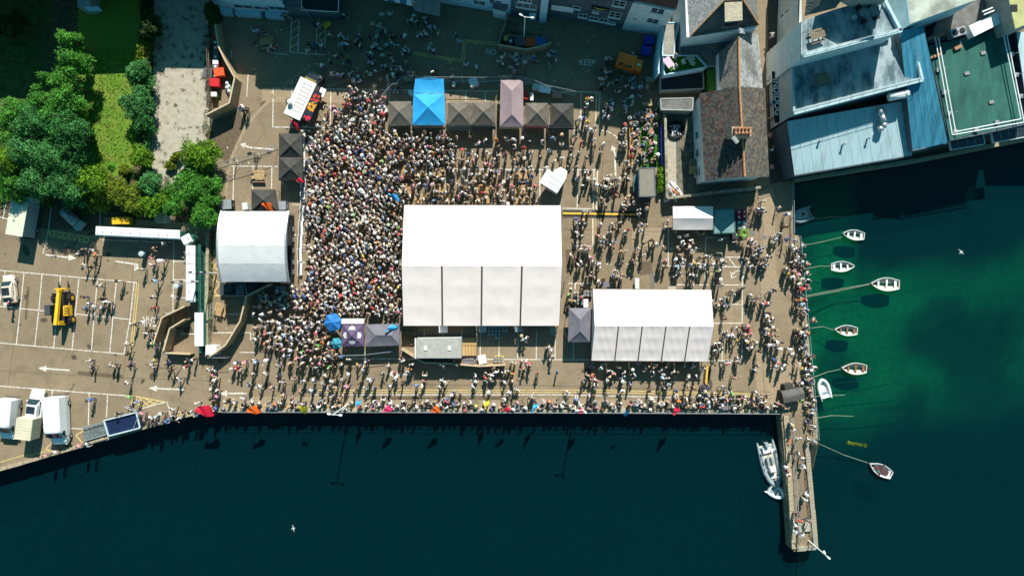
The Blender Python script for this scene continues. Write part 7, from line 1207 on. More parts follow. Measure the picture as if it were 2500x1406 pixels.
# --- small tables, ladders and bits
def trestle(px, py, label, w_, l_, mat, rz=0): t = thing('trestle_table', label, 'table', W(px, py), rz); m = MB(); m.box((0, 0, .72), (w_, l_, .04)); m.build('top', mat, t, local=True); [MB().tube((a * w_ * .42, b * l_ * .4, 0), (a * w_ * .42, b * l_ * .4, .72), .025, 4).build('leg', _mats['steel'], t, local=True) for a in (-1, 1) for b in (-1, 1)]
wt = _mats['sign_white']
for a_ in ((1083, 803, 'white folding table behind the big marquee left part', 1.2, .9, wt), (1179, 803, 'grey prep table beside the keg block', 1.0, .8, _mats['canvas_grey']), (1266, 803, 'grey prep table right of the keg block', 1.1, .7, _mats['canvas_grey']), (1350, 806, 'pale table at the right end of the big marquee', .9, 1.0, _mats['concrete']), (1553, 692, 'grey trestle table standing end-on at the top edge of the smaller marquee', .55, 1.4, _mats['canvas_grey']), (1637, 703, 'cluttered tan table at the top edge of the smaller marquee', 1.1, .5, _mats['concrete']), (1475, 694, 'dark serving table at the top left of the smaller marquee', 1.2, .7, _mats['canvas_slate']), (1330, 222, 'white prep table with appliances behind the right stalls', 1.5, 1.0, wt), (1298, 240, 'narrow white tray table behind the red-edged stall', .4, 1.0, wt), (1109, 210, 'small white tray on a stand behind the blue gazebo', .4, .6, wt), (1000, 198, 'tan board table behind the blue tarpaulin', 1.2, .45, _mats['ply']), (1237, 192, 'tan board leaning at the top of the mauve tent', 1.4, .5, _mats['ply']), (1577, 258, 'long tan serving table at the top of the beer garden', 1.3, .45, _mats['wood']), (1429, 740, 'white steel table between the kegs and the smaller marquee', .6, 1.1, wt)): trestle(*a_[:3], a_[3], a_[4], a_[5], -.15 if a_[0] == 1330 else 0)
t = thing('ladder', 'aluminium ladder lying on the ground above the smaller marquee', 'ladder', W(1592, 688), V_ + .05); [MB().tube((-1.4, y, .1), (1.4, y, .1), .04, 5).build('rail', _mats['steel'], t, local=True) for y in (-.22, .22)]; [MB().tube((-1.2 + .3 * k, -.22, .1), (-1.2 + .3 * k, .22, .1), .025, 4).build('rung', _mats['steel'], t, local=True) for k in range(9)]
t = thing('ladder', 'aluminium ladder hung on the boundary wall near the picnic table', 'ladder', W(517, 760, 1.2), V_ - .1); [MB().tube((-1.0, y, .1), (1.0, y, .1), .04, 5).build('rail', _mats['steel'], t, local=True) for y in (-.2, .2)]; [MB().tube((-.9 + .3 * k, -.2, .1), (-.9 + .3 * k, .2, .1), .025, 4).build('rung', _mats['steel'], t, local=True) for k in range(7)]
for k, (x, y, rz) in enumerate(((1007, 816, .2), (993, 814, .5), (1007, 833, .6), (1020, 798, .1))):
    crate(x, y, 'wooden crate scattered left of the grey bar trailer, %s' % ('second highest', 'nearest the sagging gazebo', 'lowest', 'highest')[k], _mats['wood'], .7, .6, .35, rz)
pile('cool_box', 'white bagged bundle at the trailer hoarding', 'bundle', 1178, 876, 1.0, 1.1, .8, _mats['bag_white'], .2); pile('cool_box', 'black and white covered bundle beside the trailer steps', 'bundle', 1145, 880, 1.4, .7, .8, _mats['canvas_slate'], .1); pile('speaker', 'grey box speaker left of the leftmost stall, upper of two', 'speaker', 937, 259, .7, .6, .9, _mats['canvas_grey'], .1); pile('speaker', 'grey box speaker left of the leftmost stall, lower of two', 'speaker', 940, 273, .8, .8, .9, _mats['canvas_grey'], .5); pile('covered_appliance', 'appliance wrapped in a white sheet behind the stall row', 'covered appliance', 1157, 206, 1.1, 1.0, 1.0, _mats['bag_white'], .4); pile('gas_box', 'white box behind the black stall left of the blue gazebo', 'box', 1004, 230, .5, .6, .7, wt, .3); pile('freezer', 'grey chest freezer behind the right stalls', 'freezer', 1308, 217, .9, .7, .9, _mats['canvas_grey'], -.1); pile('crate_stack', 'stack of pinkish bread trays behind the rightmost stall', 'trays', 1360, 234, 1.2, .8, .6, M('tray_pink', (.40, .22, .17), .6, .2, 4)); pile('cool_box', 'red cool boxes behind the red-edged stall', 'cool box', 1284, 236, .5, 1.0, .6, rd)
t = thing('menu_board', 'dark standing menu board casting a wide shadow right of the smaller marquee', 'board', W(1803, 708), .6); m = MB(); m.box((0, 0, 0), (1.3, .06, 1.3)); m.build('panel', _mats['black'], t, local=True); m = MB(); m.tube((0, .3, 0), (0, 0, 1.2), .03, 4); m.build('stay', _mats['black'], t, local=True)
t = thing('bicycle_rack', 'line of leaning bicycles' if False else 'steel rack beside the teal cabin with thin rails', 'rack', W(1838, 530), 1.2); [MB().path([(-1 + .4 * k, 0, 0), (-1 + .4 * k, 0, .8), (-.8 + .4 * k, 0, .8), (-.8 + .4 * k, 0, 0)], .025, 4).build('hoop', _mats['steel'], t, local=True) for k in range(6)]
def bicycle(px, py, rz, label, col):
    t = thing('bicycle', label, 'bicycle', W(px, py), rz)
    for x in (-.5, .5):
        m = MB(); P = [(x + .33 * math.cos(a), 0, .34 + .33 * math.sin(a)) for a in [6.283 * k / 14 for k in range(15)]]; m.path(P, .02, 4); m.build('wheel', _mats['tyre'], t, local=True)
    m = MB(); m.path([(-.5, 0, .34), (-.05, 0, .3), (.4, 0, .8), (-.15, 0, .8), (-.5, 0, .34)], .022, 4); m.path([(-.05, 0, .3), (-.2, 0, .9)], .02, 4); m.path([(.5, 0, .34), (.38, 0, .95)], .02, 4); m.build('frame', col, t, local=True); m = MB(); m.tube((.38, -.25, .97), (.38, .25, .97), .02, 4); m.build('handlebar', _mats['black'], t, local=True); m = MB(); m.box((-.2, 0, .9), (.26, .14, .06)); m.build('saddle', _mats['black'], t, local=True); t.rotation_euler = (0, 0, rz)
for a_ in ((1833, 500, 1.0, 'black bicycle at the top of the row beside the path'), (1828, 520, 1.1, 'black bicycle second in the row beside the path'), (1823, 552, 1.2, 'bicycle with pink frame beside the potted palm'), (1375, 700, 1.4, 'bicycle leaning at the right edge of the big marquee')): bicycle(*a_, M('bike_pink', (.5, .2, .3), .5) if 'pink' in a_[3] else _mats['black'])
t = thing('pole', 'long pink and white pole lying beside the potted palm', 'pole', W(1815, 588)); m = MB(); m.tube(W(1788, 592, .9), W(1840, 580, .9), .07, 6); m.build('shaft', M('pole_pink', (.5, .3, .28), .6, .3, 3), t); [MB().tube(W(x, y), W(x, y, .9), .05, 5).build('support', _mats['steel'], t) for x, y in ((1792, 591), (1836, 581))]
t = thing('life_ring_board', 'orange life ring on the pier railing', 'life ring', W(1928, 1077, .6)); m = MB(); n_ = 14; g = [[((.32 + .08 * math.cos(b)) * math.cos(a) * .5, (.32 + .08 * math.cos(b)) * math.sin(a), .08 * math.sin(b)) for b in [6.283 * j / 6 for j in range(7)]] for a in [6.283 * i / n_ for i in range(n_ + 1)]]; m.sheet(g); m.build('ring', M('ring_orange', (.75, .16, .03), .5), t, local=True)
# manhole and litter
for x, y in ((1867, 579), (1837, 567)): t = patch('manhole_cover', [(x - 5, y - 4), (x + 4, y - 5), (x + 5, y + 4), (x - 4, y + 5)], _mats['canvas_slate'], .03)
m = MB()
for k in range(260):
    x, y = rnd.choice([(rnd.uniform(600, 1450), rnd.uniform(60, 210)), (rnd.uniform(540, 1850), rnd.uniform(320, 990))]); p = W(x, y); a = rnd.uniform(0, 3); u, v = rot2(rnd.uniform(.04, .11), 0, a); m.add([(p.x - u, p.y - v, .04), (p.x + v, p.y - u, .045), (p.x + u, p.y + v, .05), (p.x - v, p.y + u, .045)], [(0, 1, 2, 3)])
o = m.build('litter', _mats['sign_white']); tag(o, 'white litter scattered over the yard tarmac', 'litter', kind='stuff')
# ------------------------------------------------------------------ boats, ropes, gulls
M('boat_white', (.66, .66, .63), .45, .06, 3); M('boat_cream', (.50, .46, .38), .6, .12, 3); M('boat_inner', (.40, .42, .40), .6, .2, 3); M('boat_wood', (.20, .11, .06), .6, .2, 4); M('boat_maroon', (.10, .045, .05), .5, .15, 3); M('tube_grey', (.26, .31, .33), .5, .1, 2); M('tube_white', (.62, .66, .67), .5, .06, 2); M('rope', (.24, .27, .20), .9, .2, 6)
WZ = -1.8
def rowboat(label, px, py, deg, Lpx, inner='boat_inner', thw='boat_white', hull='boat_white', square=.62, extra=None):
    L_ = Lpx * (CAM_H + 1.6) / CAM_H / PPM; t = thing('rowing_boat', label, 'rowing boat', W(px, py, WZ), math.radians(deg)); bw = L_ * .235; S_ = []
    for k in range(13):
        s_ = k / 12; x = -L_ / 2 + L_ * s_; f = (square + (1 - square) * math.sin(min(1, s_ / .45) * math.pi / 2)) if s_ < .45 else max(.03, math.cos((s_ - .45) / .55 * math.pi / 2)) ** .75; S_.append((x, bw * f, .36 + .14 * s_ * s_))
    def sec(x, w_, g, o, d): return [(x, -w_ + o, g), (x, -(w_ - o) * .86, g * .35 + d), (x, -(w_ - o) * .45, -.12 + d), (x, 0, -.15 + d), (x, (w_ - o) * .45, -.12 + d), (x, (w_ - o) * .86, g * .35 + d), (x, w_ - o, g)]
    m = MB(); g = [sec(*q_, 0, 0) for q_ in S_]; m.sheet(g); m.add(g[0], [tuple(range(7))]); m.build('hull', _mats[hull], t, local=True, smooth=True)
    m = MB(); g = [sec(x + .03 - (.08 if i > 10 else 0), max(.03, w_ - .06), h_, 0, .13) for i, (x, w_, h_) in enumerate(S_)]; m.sheet(g); m.add(g[0], [tuple(range(7))]); m.build('inner_hull', _mats[inner], t, local=True, smooth=True)
    for s_ in (-1, 1): m = MB(); m.path([(x, s_ * (w_ - .02), h_ + .02) for x, w_, h_ in S_], .045, 5); m.build('gunwale', _mats[hull], t, local=True)
    m = MB(); x, w_, h_ = S_[0]; m.box((x + .03, 0, .05), (.08, w_ * 1.9, h_ - .04)); m.build('transom', _mats[hull], t, local=True)
    for k in (1.6, 5.3, 8.8): i = int(k); x = -L_ / 2 + L_ * k / 12; w_ = S_[i][1] - .05; m = MB(); m.box((x, 0, .24), (.24 if k > 2 else .34, w_ * 1.85, .04)); m.build('thwart', _mats[thw], t, local=True)
    if extra == 'motor': m = MB(); m.box((-L_ / 2 - .22, 0, .3), (.35, .28, .4), top=(.8, .8)); m.tube((-L_ / 2 - .15, 0, .35), (-L_ / 2 - .2, 0, -.3), .06, 6); m.tube((-L_ / 2, 0, .55), (-L_ / 2 + .5, .1, .6), .025, 5); m.build('outboard_motor', _mats['plastic_dark'], t, local=True)
    if extra == 'cover':
        m = MB(); P = [(x, s_ * w_ * .42, h_ + .03) for s_, seq in ((1, S_[2:11]), (-1, S_[2:11][::-1])) for x, w_, h_ in seq]; m.add(P, [tuple(range(len(P)))]); m.build('centre_deck', _mats['boat_maroon'], t, local=True); m = MB(); m.box((0, 0, .48), (.3, bw * 2.25, .05)); m.build('cross_thwart', _mats['boat_maroon'], t, local=True); m = MB(); m.lathe((.35, .32, .45), [(.12, 0), (.14, .22)], 10); m.build('bucket', M('bucket_green', (.03, .25, .15), .5), t, local=True)
    return t
rowboat('white rowing boat nearest the inner corner of the harbour', 2081, 574, 172, 53); rowboat('white rowing boat with its bow pointing away from the quay', 2054, 651, 2, 55); rowboat('largest cream rowing boat, farthest out of the moored row', 2158, 694, 178, 69, 'boat_cream'); rowboat('small rowing boat with brown wooden thwarts beside the quay', 2063, 806, 176, 55, 'boat_inner', 'boat_wood'); rowboat('cream rowing boat with dark thwarts and an outboard motor', 2083, 899, 178, 60, 'boat_cream', 'boat_wood', extra='motor'); rowboat('white boat with maroon cross-shaped deck, moored by itself', 2147, 1145, 152, 60, 'boat_white', extra='cover')
def inflatable(label, px, py, deg, L_, W_, r, mat, floor, big=False, name='inflatable_boat'):
    t = thing(name, label, 'inflatable boat', W(px, py, WZ), math.radians(deg)); h = L_ / 2; P = [(-h, W_ / 2), (-h * .2, W_ / 2), (h * .35, W_ * .47), (h * .7, W_ * .33), (h * .93, W_ * .12), (h, 0)]; P = P + [(x, -y) for x, y in P[-2::-1]]
    m = MB(); pts = [Vector((x, y, .15 + .22 * max(0, x / h) ** 2)) for x, y in P]; n = 10; rings = []
    for i, p in enumerate(pts):
        d = (pts[min(i + 1, len(pts) - 1)] - pts[max(0, i - 1)]).normalized(); a = d.cross(Vector((0, 0, 1))).normalized(); b = a.cross(d); rr = r * (.55 if i in (0, len(pts) - 1) else 1); rings.append([p + (a * math.cos(q_) + b * math.sin(q_)) * rr for q_ in [6.283 * k / n for k in range(n)]])
    for sgn, i in ((-1, 0), (1, len(pts) - 1)): rings.insert(0 if i == 0 else len(rings), [p + Vector((-r * 1.1, 0, 0)) * 1 + (pts[i] - p) * .55 for p in rings[0 if i == 0 else -1]])
    m.loft(rings); m.build('tube', _mats[mat], t, local=True, smooth=True); m = MB(); F = [(x * .94, y * .82, .06) for x, y in P]; m.add(F, [tuple(range(len(F)))]); m.build('floor', _mats[floor], t, local=True); m = MB(); m.box((-h * .86, 0, 0), (.1, W_ * .85, .45)); m.build('transom', _mats[mat], t, local=True); return t, h
t, h = inflatable('grey inflatable dinghy tied at the inner corner of the quay', 1956, 527, 200, 2.6, 1.5, .26, 'tube_grey', 'boat_inner'); m = MB(); m.box((-h - .2, 0, .2), (.4, .35, .5), top=(.8, .8)); m.build('outboard_motor', _mats['plastic_dark'], t, local=True); m = MB(); m.lathe((-.3, -.1, .07), [(.2, 0), (.16, .25)], 10); m.build('fuel_can', _mats['bin_red'], t, local=True)
t, h = inflatable('small white inflatable tender moored against the quay, open end outward', 2010, 949, 107, 2.6, 1.35, .22, 'tube_white', 'tube_white'); m = MB(); m.box((-.5, 0, .12), (.28, 1.1, .06)); m.build('seat', _mats['tube_grey'], t, local=True)
t, h = inflatable('white tender tucked under the bow of the large grey inflatable', 1893, 1199, -30, 2.2, 1.4, .22, 'tube_white', 'tube_grey'); m = MB(); m.box((-.1, 0, .12), (.28, 1.1, .06)); m.build('seat', _mats['tube_white'], t, local=True)
t, h = inflatable('large grey rigid inflatable boat moored beside the pier', 1880, 1133, -76, 5.8, 2.1, .30, 'tube_grey', 'boat_cream', name='rigid_inflatable_boat')
for nm, c, d, mt in (('console', (.55, 0, .06), (.75, .8, .75), 'boat_white'), ('seat', (-.55, .3, .06), (1.0, .32, .55), 'tube_grey'), ('seat', (-.55, -.3, .06), (1.0, .32, .55), 'tube_grey'), ('stern_deck', (-2.1, 0, .3), (.9, 1.35, .12), 'boat_white'), ('bow_locker', (1.6, 0, .1), (.55, .8, .2), 'boat_white'), ('outboard_motor', (-2.85, 0, .2), (.55, .45, .7), 'tube_grey')): m = MB(); m.box(c, d, top=(.92, .9)); m.build(nm, _mats[mt], t, local=True)
m = MB(); m.quad((.85, -.35, .8), (.85, .35, .8), (.7, .3, 1.15), (.7, -.3, 1.15)); m.build('windscreen', _mats['glass'], t, local=True); m = MB(); m.path([(-2.3, -.6, .4), (-2.4, -.5, 1.7), (-2.4, .5, 1.7), (-2.3, .6, .4)], .04, 5); m.tube((-2.4, 0, 1.7), (-2.5, 0, 2.4), .03, 5); m.build('aerial_arch', _mats['metal_white'], t, local=True); m = MB(); m.lathe((-2.5, 0, 2.4), [(.12, 0), (.12, .12)], 8); m.build('radar', _mats['sign_white'], t, local=True)
m = MB(); [m.box((x, s_ * 1.05, .43), (.35, .12, .03)) for x in (-1.6, -.6, .4, 1.3) for s_ in (-1, 1)]; m.build('grab_patch', _mats['plastic_dark'], t, local=True); m = MB(); m.tube((.4, 1.35, .1), (.4, 1.35, .6), .11, 8); m.build('fender', _mats['sign_white'], t, local=True)
for lb, P in (('mooring rope to the boat nearest the inner corner', [(1957, 600, -.1), (2010, 590, -1.6), (2055, 579, -1.4)]), ('mooring rope to the boat pointing outward', [(1962, 657, -.1), (2000, 650, -1.7), (2027, 650, -1.5)]), ('double mooring rope to the largest cream boat', [(1967, 725, -.1), (2050, 710, -1.7), (2123, 694, -1.4)]), ('second strand of the rope to the largest cream boat', [(1967, 722, -.1), (2060, 704, -1.75), (2123, 693, -1.4)]), ('mooring rope to the boat with wooden thwarts', [(1972, 802, -.1), (2010, 797, -1.7), (2036, 806, -1.4)]), ('mooring rope to the outboard motor boat', [(1988, 920, -.1), (2020, 908, -1.6), (2053, 901, -1.4)]), ('weedy rope trailing below the small white tender', [(1992, 967, -.1), (2060, 964, -1.82), (2198, 956, -2.2)]), ('rope lying in the water towards open harbour', [(1995, 1020, -.1), (2030, 1014, -1.75), (2100, 1016, -1.85), (2210, 1011, -2.2)]), ('long straight rope to the boat with maroon deck', [(2000, 1083, -.1), (2060, 1110, -1.3), (2118, 1129, -1.45)]), ('weedy chain under water above the small white tender', [(2040, 934, -2.0), (2110, 929, -2.1), (2190, 915, -2.3)]), ('faint rope off the grey dinghy stern', [(1976, 537, -1.6), (2020, 531, -1.78), (2090, 527, -1.85)])):
    t = thing('rope' if 'chain' not in lb else 'chain', lb, 'rope', W(*P[0])); m = MB(); m.path([W(*p) for p in P], .035 if 'harbour bed' not in lb else .06, 5); m.build('strand', _mats['rope'] if 'bed' not in lb else _mats['plastic_dark'], t)
for px, py, a, lb in ((2347, 615, .8, 'white gull flying over the green shallows'), (717, 1289, .2, 'white gull over the dark open water')):
    t = thing('gull', lb, 'gull', W(px, py, 6), a); t.scale = (.72,) * 3; m = MB(); g = [[(.02 + y * .0, 0, 0)] * 8] if False else None; m.loft([[(x, r * math.cos(q_), r * .8 * math.sin(q_)) for q_ in [6.283 * k / 8 for k in range(8)]] for x, r in ((-.26, .015), (-.16, .05), (0, .075), (.12, .06), (.19, .045), (.24, .035), (.27, .008))])
    for s_ in (-1, 1): g = [[(.08 - .02 * i - .05 * abs(i - 2), s_ * (.05 + .13 * i), .03 + .05 * math.sin(i * .9)), (-.08 - .03 * i + .028 * i * i * .55, s_ * (.05 + .13 * i), .03 + .05 * math.sin(i * .9))] for i in range(5)]; m.sheet(g); m.sheet([[(p[0], p[1], p[2] - .012) for p in r] for r in g])
    m.add([(-.24, -.03, 0), (-.4, -.08, 0), (-.4, .08, 0), (-.24, .03, 0)], [(0, 1, 2, 3)]); m.build('body', M('feather_white', (.75, .75, .74), .6), t, local=True, smooth=True)
    m = MB(); m.add([(.26, -.012, .0), (.26, .012, 0), (.33, 0, -.01), (.26, 0, .015)], [(0, 2, 3), (1, 3, 2), (0, 1, 2)]); m.build('beak', M('beak_yellow', (.7, .45, .05), .5), t, local=True)

# ------------------------------------------------------------------ people
def skeleton(pose, fingers):
    V, E, R_, K_ = [], [], [], []
    def v(p, r, k, par=None):
        V.append(p); R_.append(r); K_.append(k)
        if par is not None: E.append((par, len(V) - 1))
        return len(V) - 1
    sit = pose == 'sit'; hz = .52 if sit else .95; lean = .12 if pose in ('walk', 'walk2') else (.1 if sit else .03)
    pel = v((0, 0, hz), (.145, .11), 't'); sp = v((0, lean * .4, hz + .24), (.125, .095), 't', pel); ch = v((0, lean * .8, hz + .44), (.15, .11), 't', sp); nk = v((0, lean, hz + .56), (.055, .055), 's', ch); hd = v((0, lean + .03, hz + .69), (.088, .10), 's', nk); v((0, lean + .02, hz + .78), (.065, .08), 's', hd)
    arms = {'stand': ((.03, -.27), (.05, -.50)), 'hold': ((-.02, -.25), (.26, -.18)), 'walk': ((.10, -.25), (.26, -.42)), 'walk2': ((-.12, -.24), (-.1, -.46)), 'cheer': ((.08, .16), (.06, .42)), 'sit': ((.08, -.24), (.30, -.22)), 'wide': ((.0, -.2), (.22, -.12))}[pose]
    for s_ in (-1, 1):
        f = s_ if pose in ('walk', 'walk2') else 1; ax = .34 if pose == 'wide' else .26
        if pose == 'cheer' and s_ < 0: A = ((.0, -.26), (.2, -.2))
        else: A = arms
        sh = v((s_ * .17, lean * .8, hz + .46), (.075, .075), 't', ch); el = v((s_ * ax, lean * .8 + A[0][0] * f, hz + .46 + A[0][1]), (.047, .047), 'u', sh); wr = v((s_ * (ax - .02), lean * .8 + A[1][0] * f, hz + .46 + A[1][1]), (.034, .03), 's', el)
        d = Vector(V[wr]) - Vector(V[el]); d.normalize(); hnd = v(tuple(Vector(V[wr]) + d * .08), (.04, .022), 's', wr)
        if fingers:
            side = Vector((0, 1, 0)) if abs(d.y) < .8 else Vector((1, 0, 0))
            for i, l_ in enumerate((.062, .078, .08, .068)): b = v(tuple(Vector(V[hnd]) + d * .045 + side * (i - 1.5) * .021), (.01, .01), 's', hnd); v(tuple(Vector(V[b]) + d * l_ - Vector((s_ * .02, 0, .012))), (.008, .008), 's', b)
            th = v(tuple(Vector(V[wr]) + d * .04 + side * .045), (.012, .012), 's', wr); v(tuple(Vector(V[th]) + d * .05 + side * .02), (.009, .009), 's', th)
        hp = v((s_ * .09, 0, hz - .06), (.095, .1), 'l', pel)
        if sit: kn = v((s_ * .12, .42, hz - .02), (.068, .068), 'l', hp); an = v((s_ * .12, .42, .1), (.045, .045), 'c', kn)
        else:
            q_ = {'walk': .22, 'walk2': -.18}.get(pose, .0) * s_; kn = v((s_ * .1, .04 + q_ * .6, .5), (.066, .07), 'l', hp); an = v((s_ * .1, q_ * 1.3 - (.08 if q_ < 0 else 0), .1 + (.05 if q_ < 0 else 0)), (.042, .046), 'c', kn)
        v((V[an][0] + s_ * .015, V[an][1] + .15, .045), (.042, .03), 'f', an)
    return V, E, R_, K_
def person_mesh(pose, fingers, sub):
    V, E, R_, K_ = skeleton(pose, fingers); me = bpy.data.meshes.new('figure'); me.from_pydata([tuple(p) for p in V], E, []); o = bpy.data.objects.new('figure', me); C.objects.link(o); o.modifiers.new('skin', 'SKIN')
    sk = me.skin_vertices[0].data
    for i, r in enumerate(R_): sk[i].radius = r
    sk[0].use_root = True
    if sub: sm_ = o.modifiers.new('sub', 'SUBSURF'); sm_.levels = 1; sm_.render_levels = 1
    dg = bpy.context.evaluated_depsgraph_get(); dg.update(); out = bpy.data.meshes.new_from_object(o.evaluated_get(dg)); bpy.data.objects.remove(o)
    P = np.array(V); fc = [];
    for p in out.polygons: d = ((P - np.array(p.center)) ** 2).sum(1); fc.append(K_[int(d.argmin())])
    return out, fc, V
POSES = ['stand', 'hold', 'walk', 'walk2', 'cheer', 'sit', 'wide']
mt_ = {'t': M('clothing_top', (1, 1, 1), .85, .15, 8, objcol=True), 's': M('skin', (.50, .31, .22), .6, .08, 3), 'c': None}
def rand_mat(name, cols):
    m, t, n, L = nodes_of(name); oi = n.new('ShaderNodeObjectInfo'); r = n.new('ShaderNodeValToRGB'); r.color_ramp.interpolation = 'CONSTANT'; e = r.color_ramp.elements
    for i, c in enumerate(cols):
        x = e[i] if i < 2 else e.new(i / len(cols)); x.position = i / len(cols); x.color = (*c, 1)
    L.new(oi.outputs['Random'], r.inputs[0]); L.new(r.outputs[0], n['Principled BSDF'].inputs['Base Color']); n['Principled BSDF'].inputs['Roughness'].default_value = .85; return m
trousers = rand_mat('clothing_legs', [(.03, .04, .08), (.02, .02, .022), (.10, .14, .24), (.30, .24, .16), (.12, .12, .12), (.04, .05, .10), (.5, .48, .44), (.06, .08, .16)]); calves = rand_mat('clothing_calf', [(.03, .04, .08), (.02, .02, .022), (.46, .29, .2), (.46, .29, .2), (.12, .12, .12), (.46, .29, .2), (.44, .28, .2), (.06, .08, .16)]); shoe = M('shoe', (.25, .24, .23), .8, .4, 3)
order = 'tuslcf'; slot = [mt_['t'], mt_['t'], mt_['s'], trousers, calves, shoe]
body_me, low = {}, {}
for ps in POSES:
    me, fc, V = person_mesh(ps, True, True); me.name = 'body'; me.materials.clear()
    for m_ in slot: me.materials.append(m_)
    me.polygons.foreach_set('material_index', [order.index(k) for k in fc]); me.polygons.foreach_set('use_smooth', [True] * len(fc)); body_me[ps] = (me, V[4])
    l_, fcl, V = person_mesh(ps, False, False); nv = len(l_.vertices); co = np.empty(nv * 3); l_.vertices.foreach_get('co', co); low[ps] = (co.reshape(-1, 3), [list(p.vertices) for p in l_.polygons], fcl, V[4]); bpy.data.meshes.remove(l_)
def hair_faces(kind, c):
    m = MB(); x, y, z = c; n = 10; g = []
    for j in range(5):
        a = math.pi / 2 * j / 4; g.append([(x + .115 * math.cos(a) * math.cos(b), y - .015 + .125 * math.cos(a) * math.sin(b) - (.02 if j == 0 else 0), z + .0 + .135 * math.sin(a) + (.045 * math.sin(b) if j == 0 else 0)) for b in [6.283 * i / n for i in range(n)]])
    m.sheet(g, close=True); m.add(g[-1], [tuple(range(n))])
    if kind == 'long': m.sheet([[(x + .11 * math.cos(b), y - .02 + .12 * math.sin(b), z + .03 - .13 * k - .02 * k * k) for b in [math.pi * (1.0 + i / 7) for i in range(8)]] for k in range(3)])
    if kind == 'hat': m.sheet([[(x + r * math.cos(b), y + r * math.sin(b), z + .06 - (r - .1) * .12) for b in [6.283 * i / 14 for i in range(15)]] for r in (.1, .15, .195)])
    if kind == 'cap': m.add([(x - .09, y + .09, z + .05), (x + .09, y + .09, z + .05), (x + .07, y + .2, z + .035), (x - .07, y + .2, z + .035)], [(0, 1, 2, 3)])
    return m
hair_mat = M('hair', (1, 1, 1), .7, .15, 12, objcol=True); hair_me, face_me = {}, {}
fm = [M('face_dark', (.03, .02, .015), .5), mt_['s'], M('lips', (.36, .12, .10), .5)]
def first(o): me = o.data; bpy.data.objects.remove(o); return me
for ps in POSES:
    c = body_me[ps][1]
    for kd in ('short', 'long', 'hat', 'cap'): hair_me[ps, kd] = first(hair_faces(kd, c).build('hair', hair_mat, smooth=True))
    m = MB(); x, y, z = c
    for s_ in (-1, 1): m.box((x + s_ * .035, y + .092, z), (.022, .014, .014), mi=0); pass
    m.add([(x - .015, y + .09, z - .045), (x + .015, y + .09, z - .045), (x, y + .125, z - .035), (x, y + .09, z + .01)], [(0, 1, 2), (0, 2, 3), (1, 3, 2)], 1); m.box((x, y + .088, z - .072), (.045, .014, .012), mi=2); face_me[ps] = first(m.build('face', fm))
COL = {'w': ('white', (.70, .70, .69)), 'k': ('black', (.018, .018, .02)), 'g': ('grey', (.26, .27, .28)), 'n': ('navy', (.02, .03, .09)), 'r': ('red', (.62, .03, .04)), 'b': ('blue', (.04, .16, .50)), 'p': ('pink', (.68, .25, .33)), 'o': ('orange', (.72, .20, .04)), 'y': ('yellow', (.70, .52, .06)), 'e': ('green', (.10, .42, .08)), 't': ('tan', (.46, .34, .22)), 'd': ('pale blue', (.30, .48, .62)), 'm': ('maroon', (.22, .03, .06)), 's': ('no shirt', (.52, .32, .23))}
HAIR = [(.05, .03, .02), (.10, .06, .035), (.03, .025, .02), (.18, .11, .06), (.36, .25, .12), (.45, .34, .18), (.35, .34, .33)]
PTS = []
def region(ox, oy, sc, txt, sit=False):
    for w_ in txt.split():
        c = w_[-1]; a, b = w_[:-1].split(','); PTS.append((ox + int(a) / sc, oy + int(b) / sc, c, sit))
region(0, 440, 3.472, '690,590k 770,590w 660,625k 800,640o 700,720w 760,740k 1000,860w 830,890w 1290,580t 1380,530w 1570,560w 1575,640k 1580,690w 1270,660p 1360,675w 1290,720p 1190,755w 1310,850d 1285,995w 1290,1080r 1465,985t 1395,1135d 1310,1155k 1200,1200w 1120,1225t 1225,1300w 1270,1280k 1300,1340r 1070,1390w 840,1005k 870,1030w 800,1075g 860,1085n 910,1040w 690,990k 740,1045g 700,1080b 1460,1255w 50,1045p')
region(0, 800, 3.8, '1165,240k 810,315w 830,370n 1010,350g 1045,365t 1200,355n 1165,520w 1190,645e 1255,690b 820,670b 1070,805k 1420,310y 1390,355w 1540,340n 1585,395k 1640,480w 1715,310k 1710,365r 1780,295t 1920,400w 1960,440p 2000,480t 1940,580w 1990,585w 1950,660k 2000,650p 1825,705w 1580,760w 1670,790k 1760,790w 1830,780g 1420,830d 1490,800k 1340,860k 1380,840w 1430,890k 2100,690k 2150,700w 2240,660w 1305,800p 2190,325n 2185,380r 2140,380t 2260,320p 2330,300w 1440,190n 1410,160e 1520,225w 400,1190p 490,1160w 720,1100p 790,1090w')
region(500, 0, 3.75, '470,265w 530,290k 445,395k 610,420r 700,150d 755,135g 1000,220n 1150,310t 1265,335w 1305,345d 1245,400d 1290,395w 1395,340t 1380,390k 940,395k 935,450w 990,430k 1065,410w 1300,150g 1190,505w 1250,500k 1260,570d 1310,560k 1150,560k 1060,590w 1180,640p 1215,680b 1330,660w 1400,650r 1360,735w 1405,735w 1535,225t 1590,225w 1590,270g 1650,275w 1575,325w 1560,395w 1590,435d 1660,410d 1700,380w 1750,405w 1800,480w 1830,470k 1520,480w 1620,500w 1715,540w 1490,555w 1530,570w 1610,615k 1640,600w 1700,620w 1750,625w 1550,640w 1515,675w 1720,685w 1615,130w 1690,125w 1750,760w 1790,320k 1270,885w 1310,915o 1340,805w 1390,815w 1460,840w 1550,800t 1560,850w 1600,920p 340,975w 320,995w 365,1000k 1110,965w 1170,980p 1200,1020p 1180,1060k 1270,960r 1330,970p 950,1250k 1005,1250w 1270,1160d 1330,1140p')
region(500, 0, 3.75, '565,450w', True)
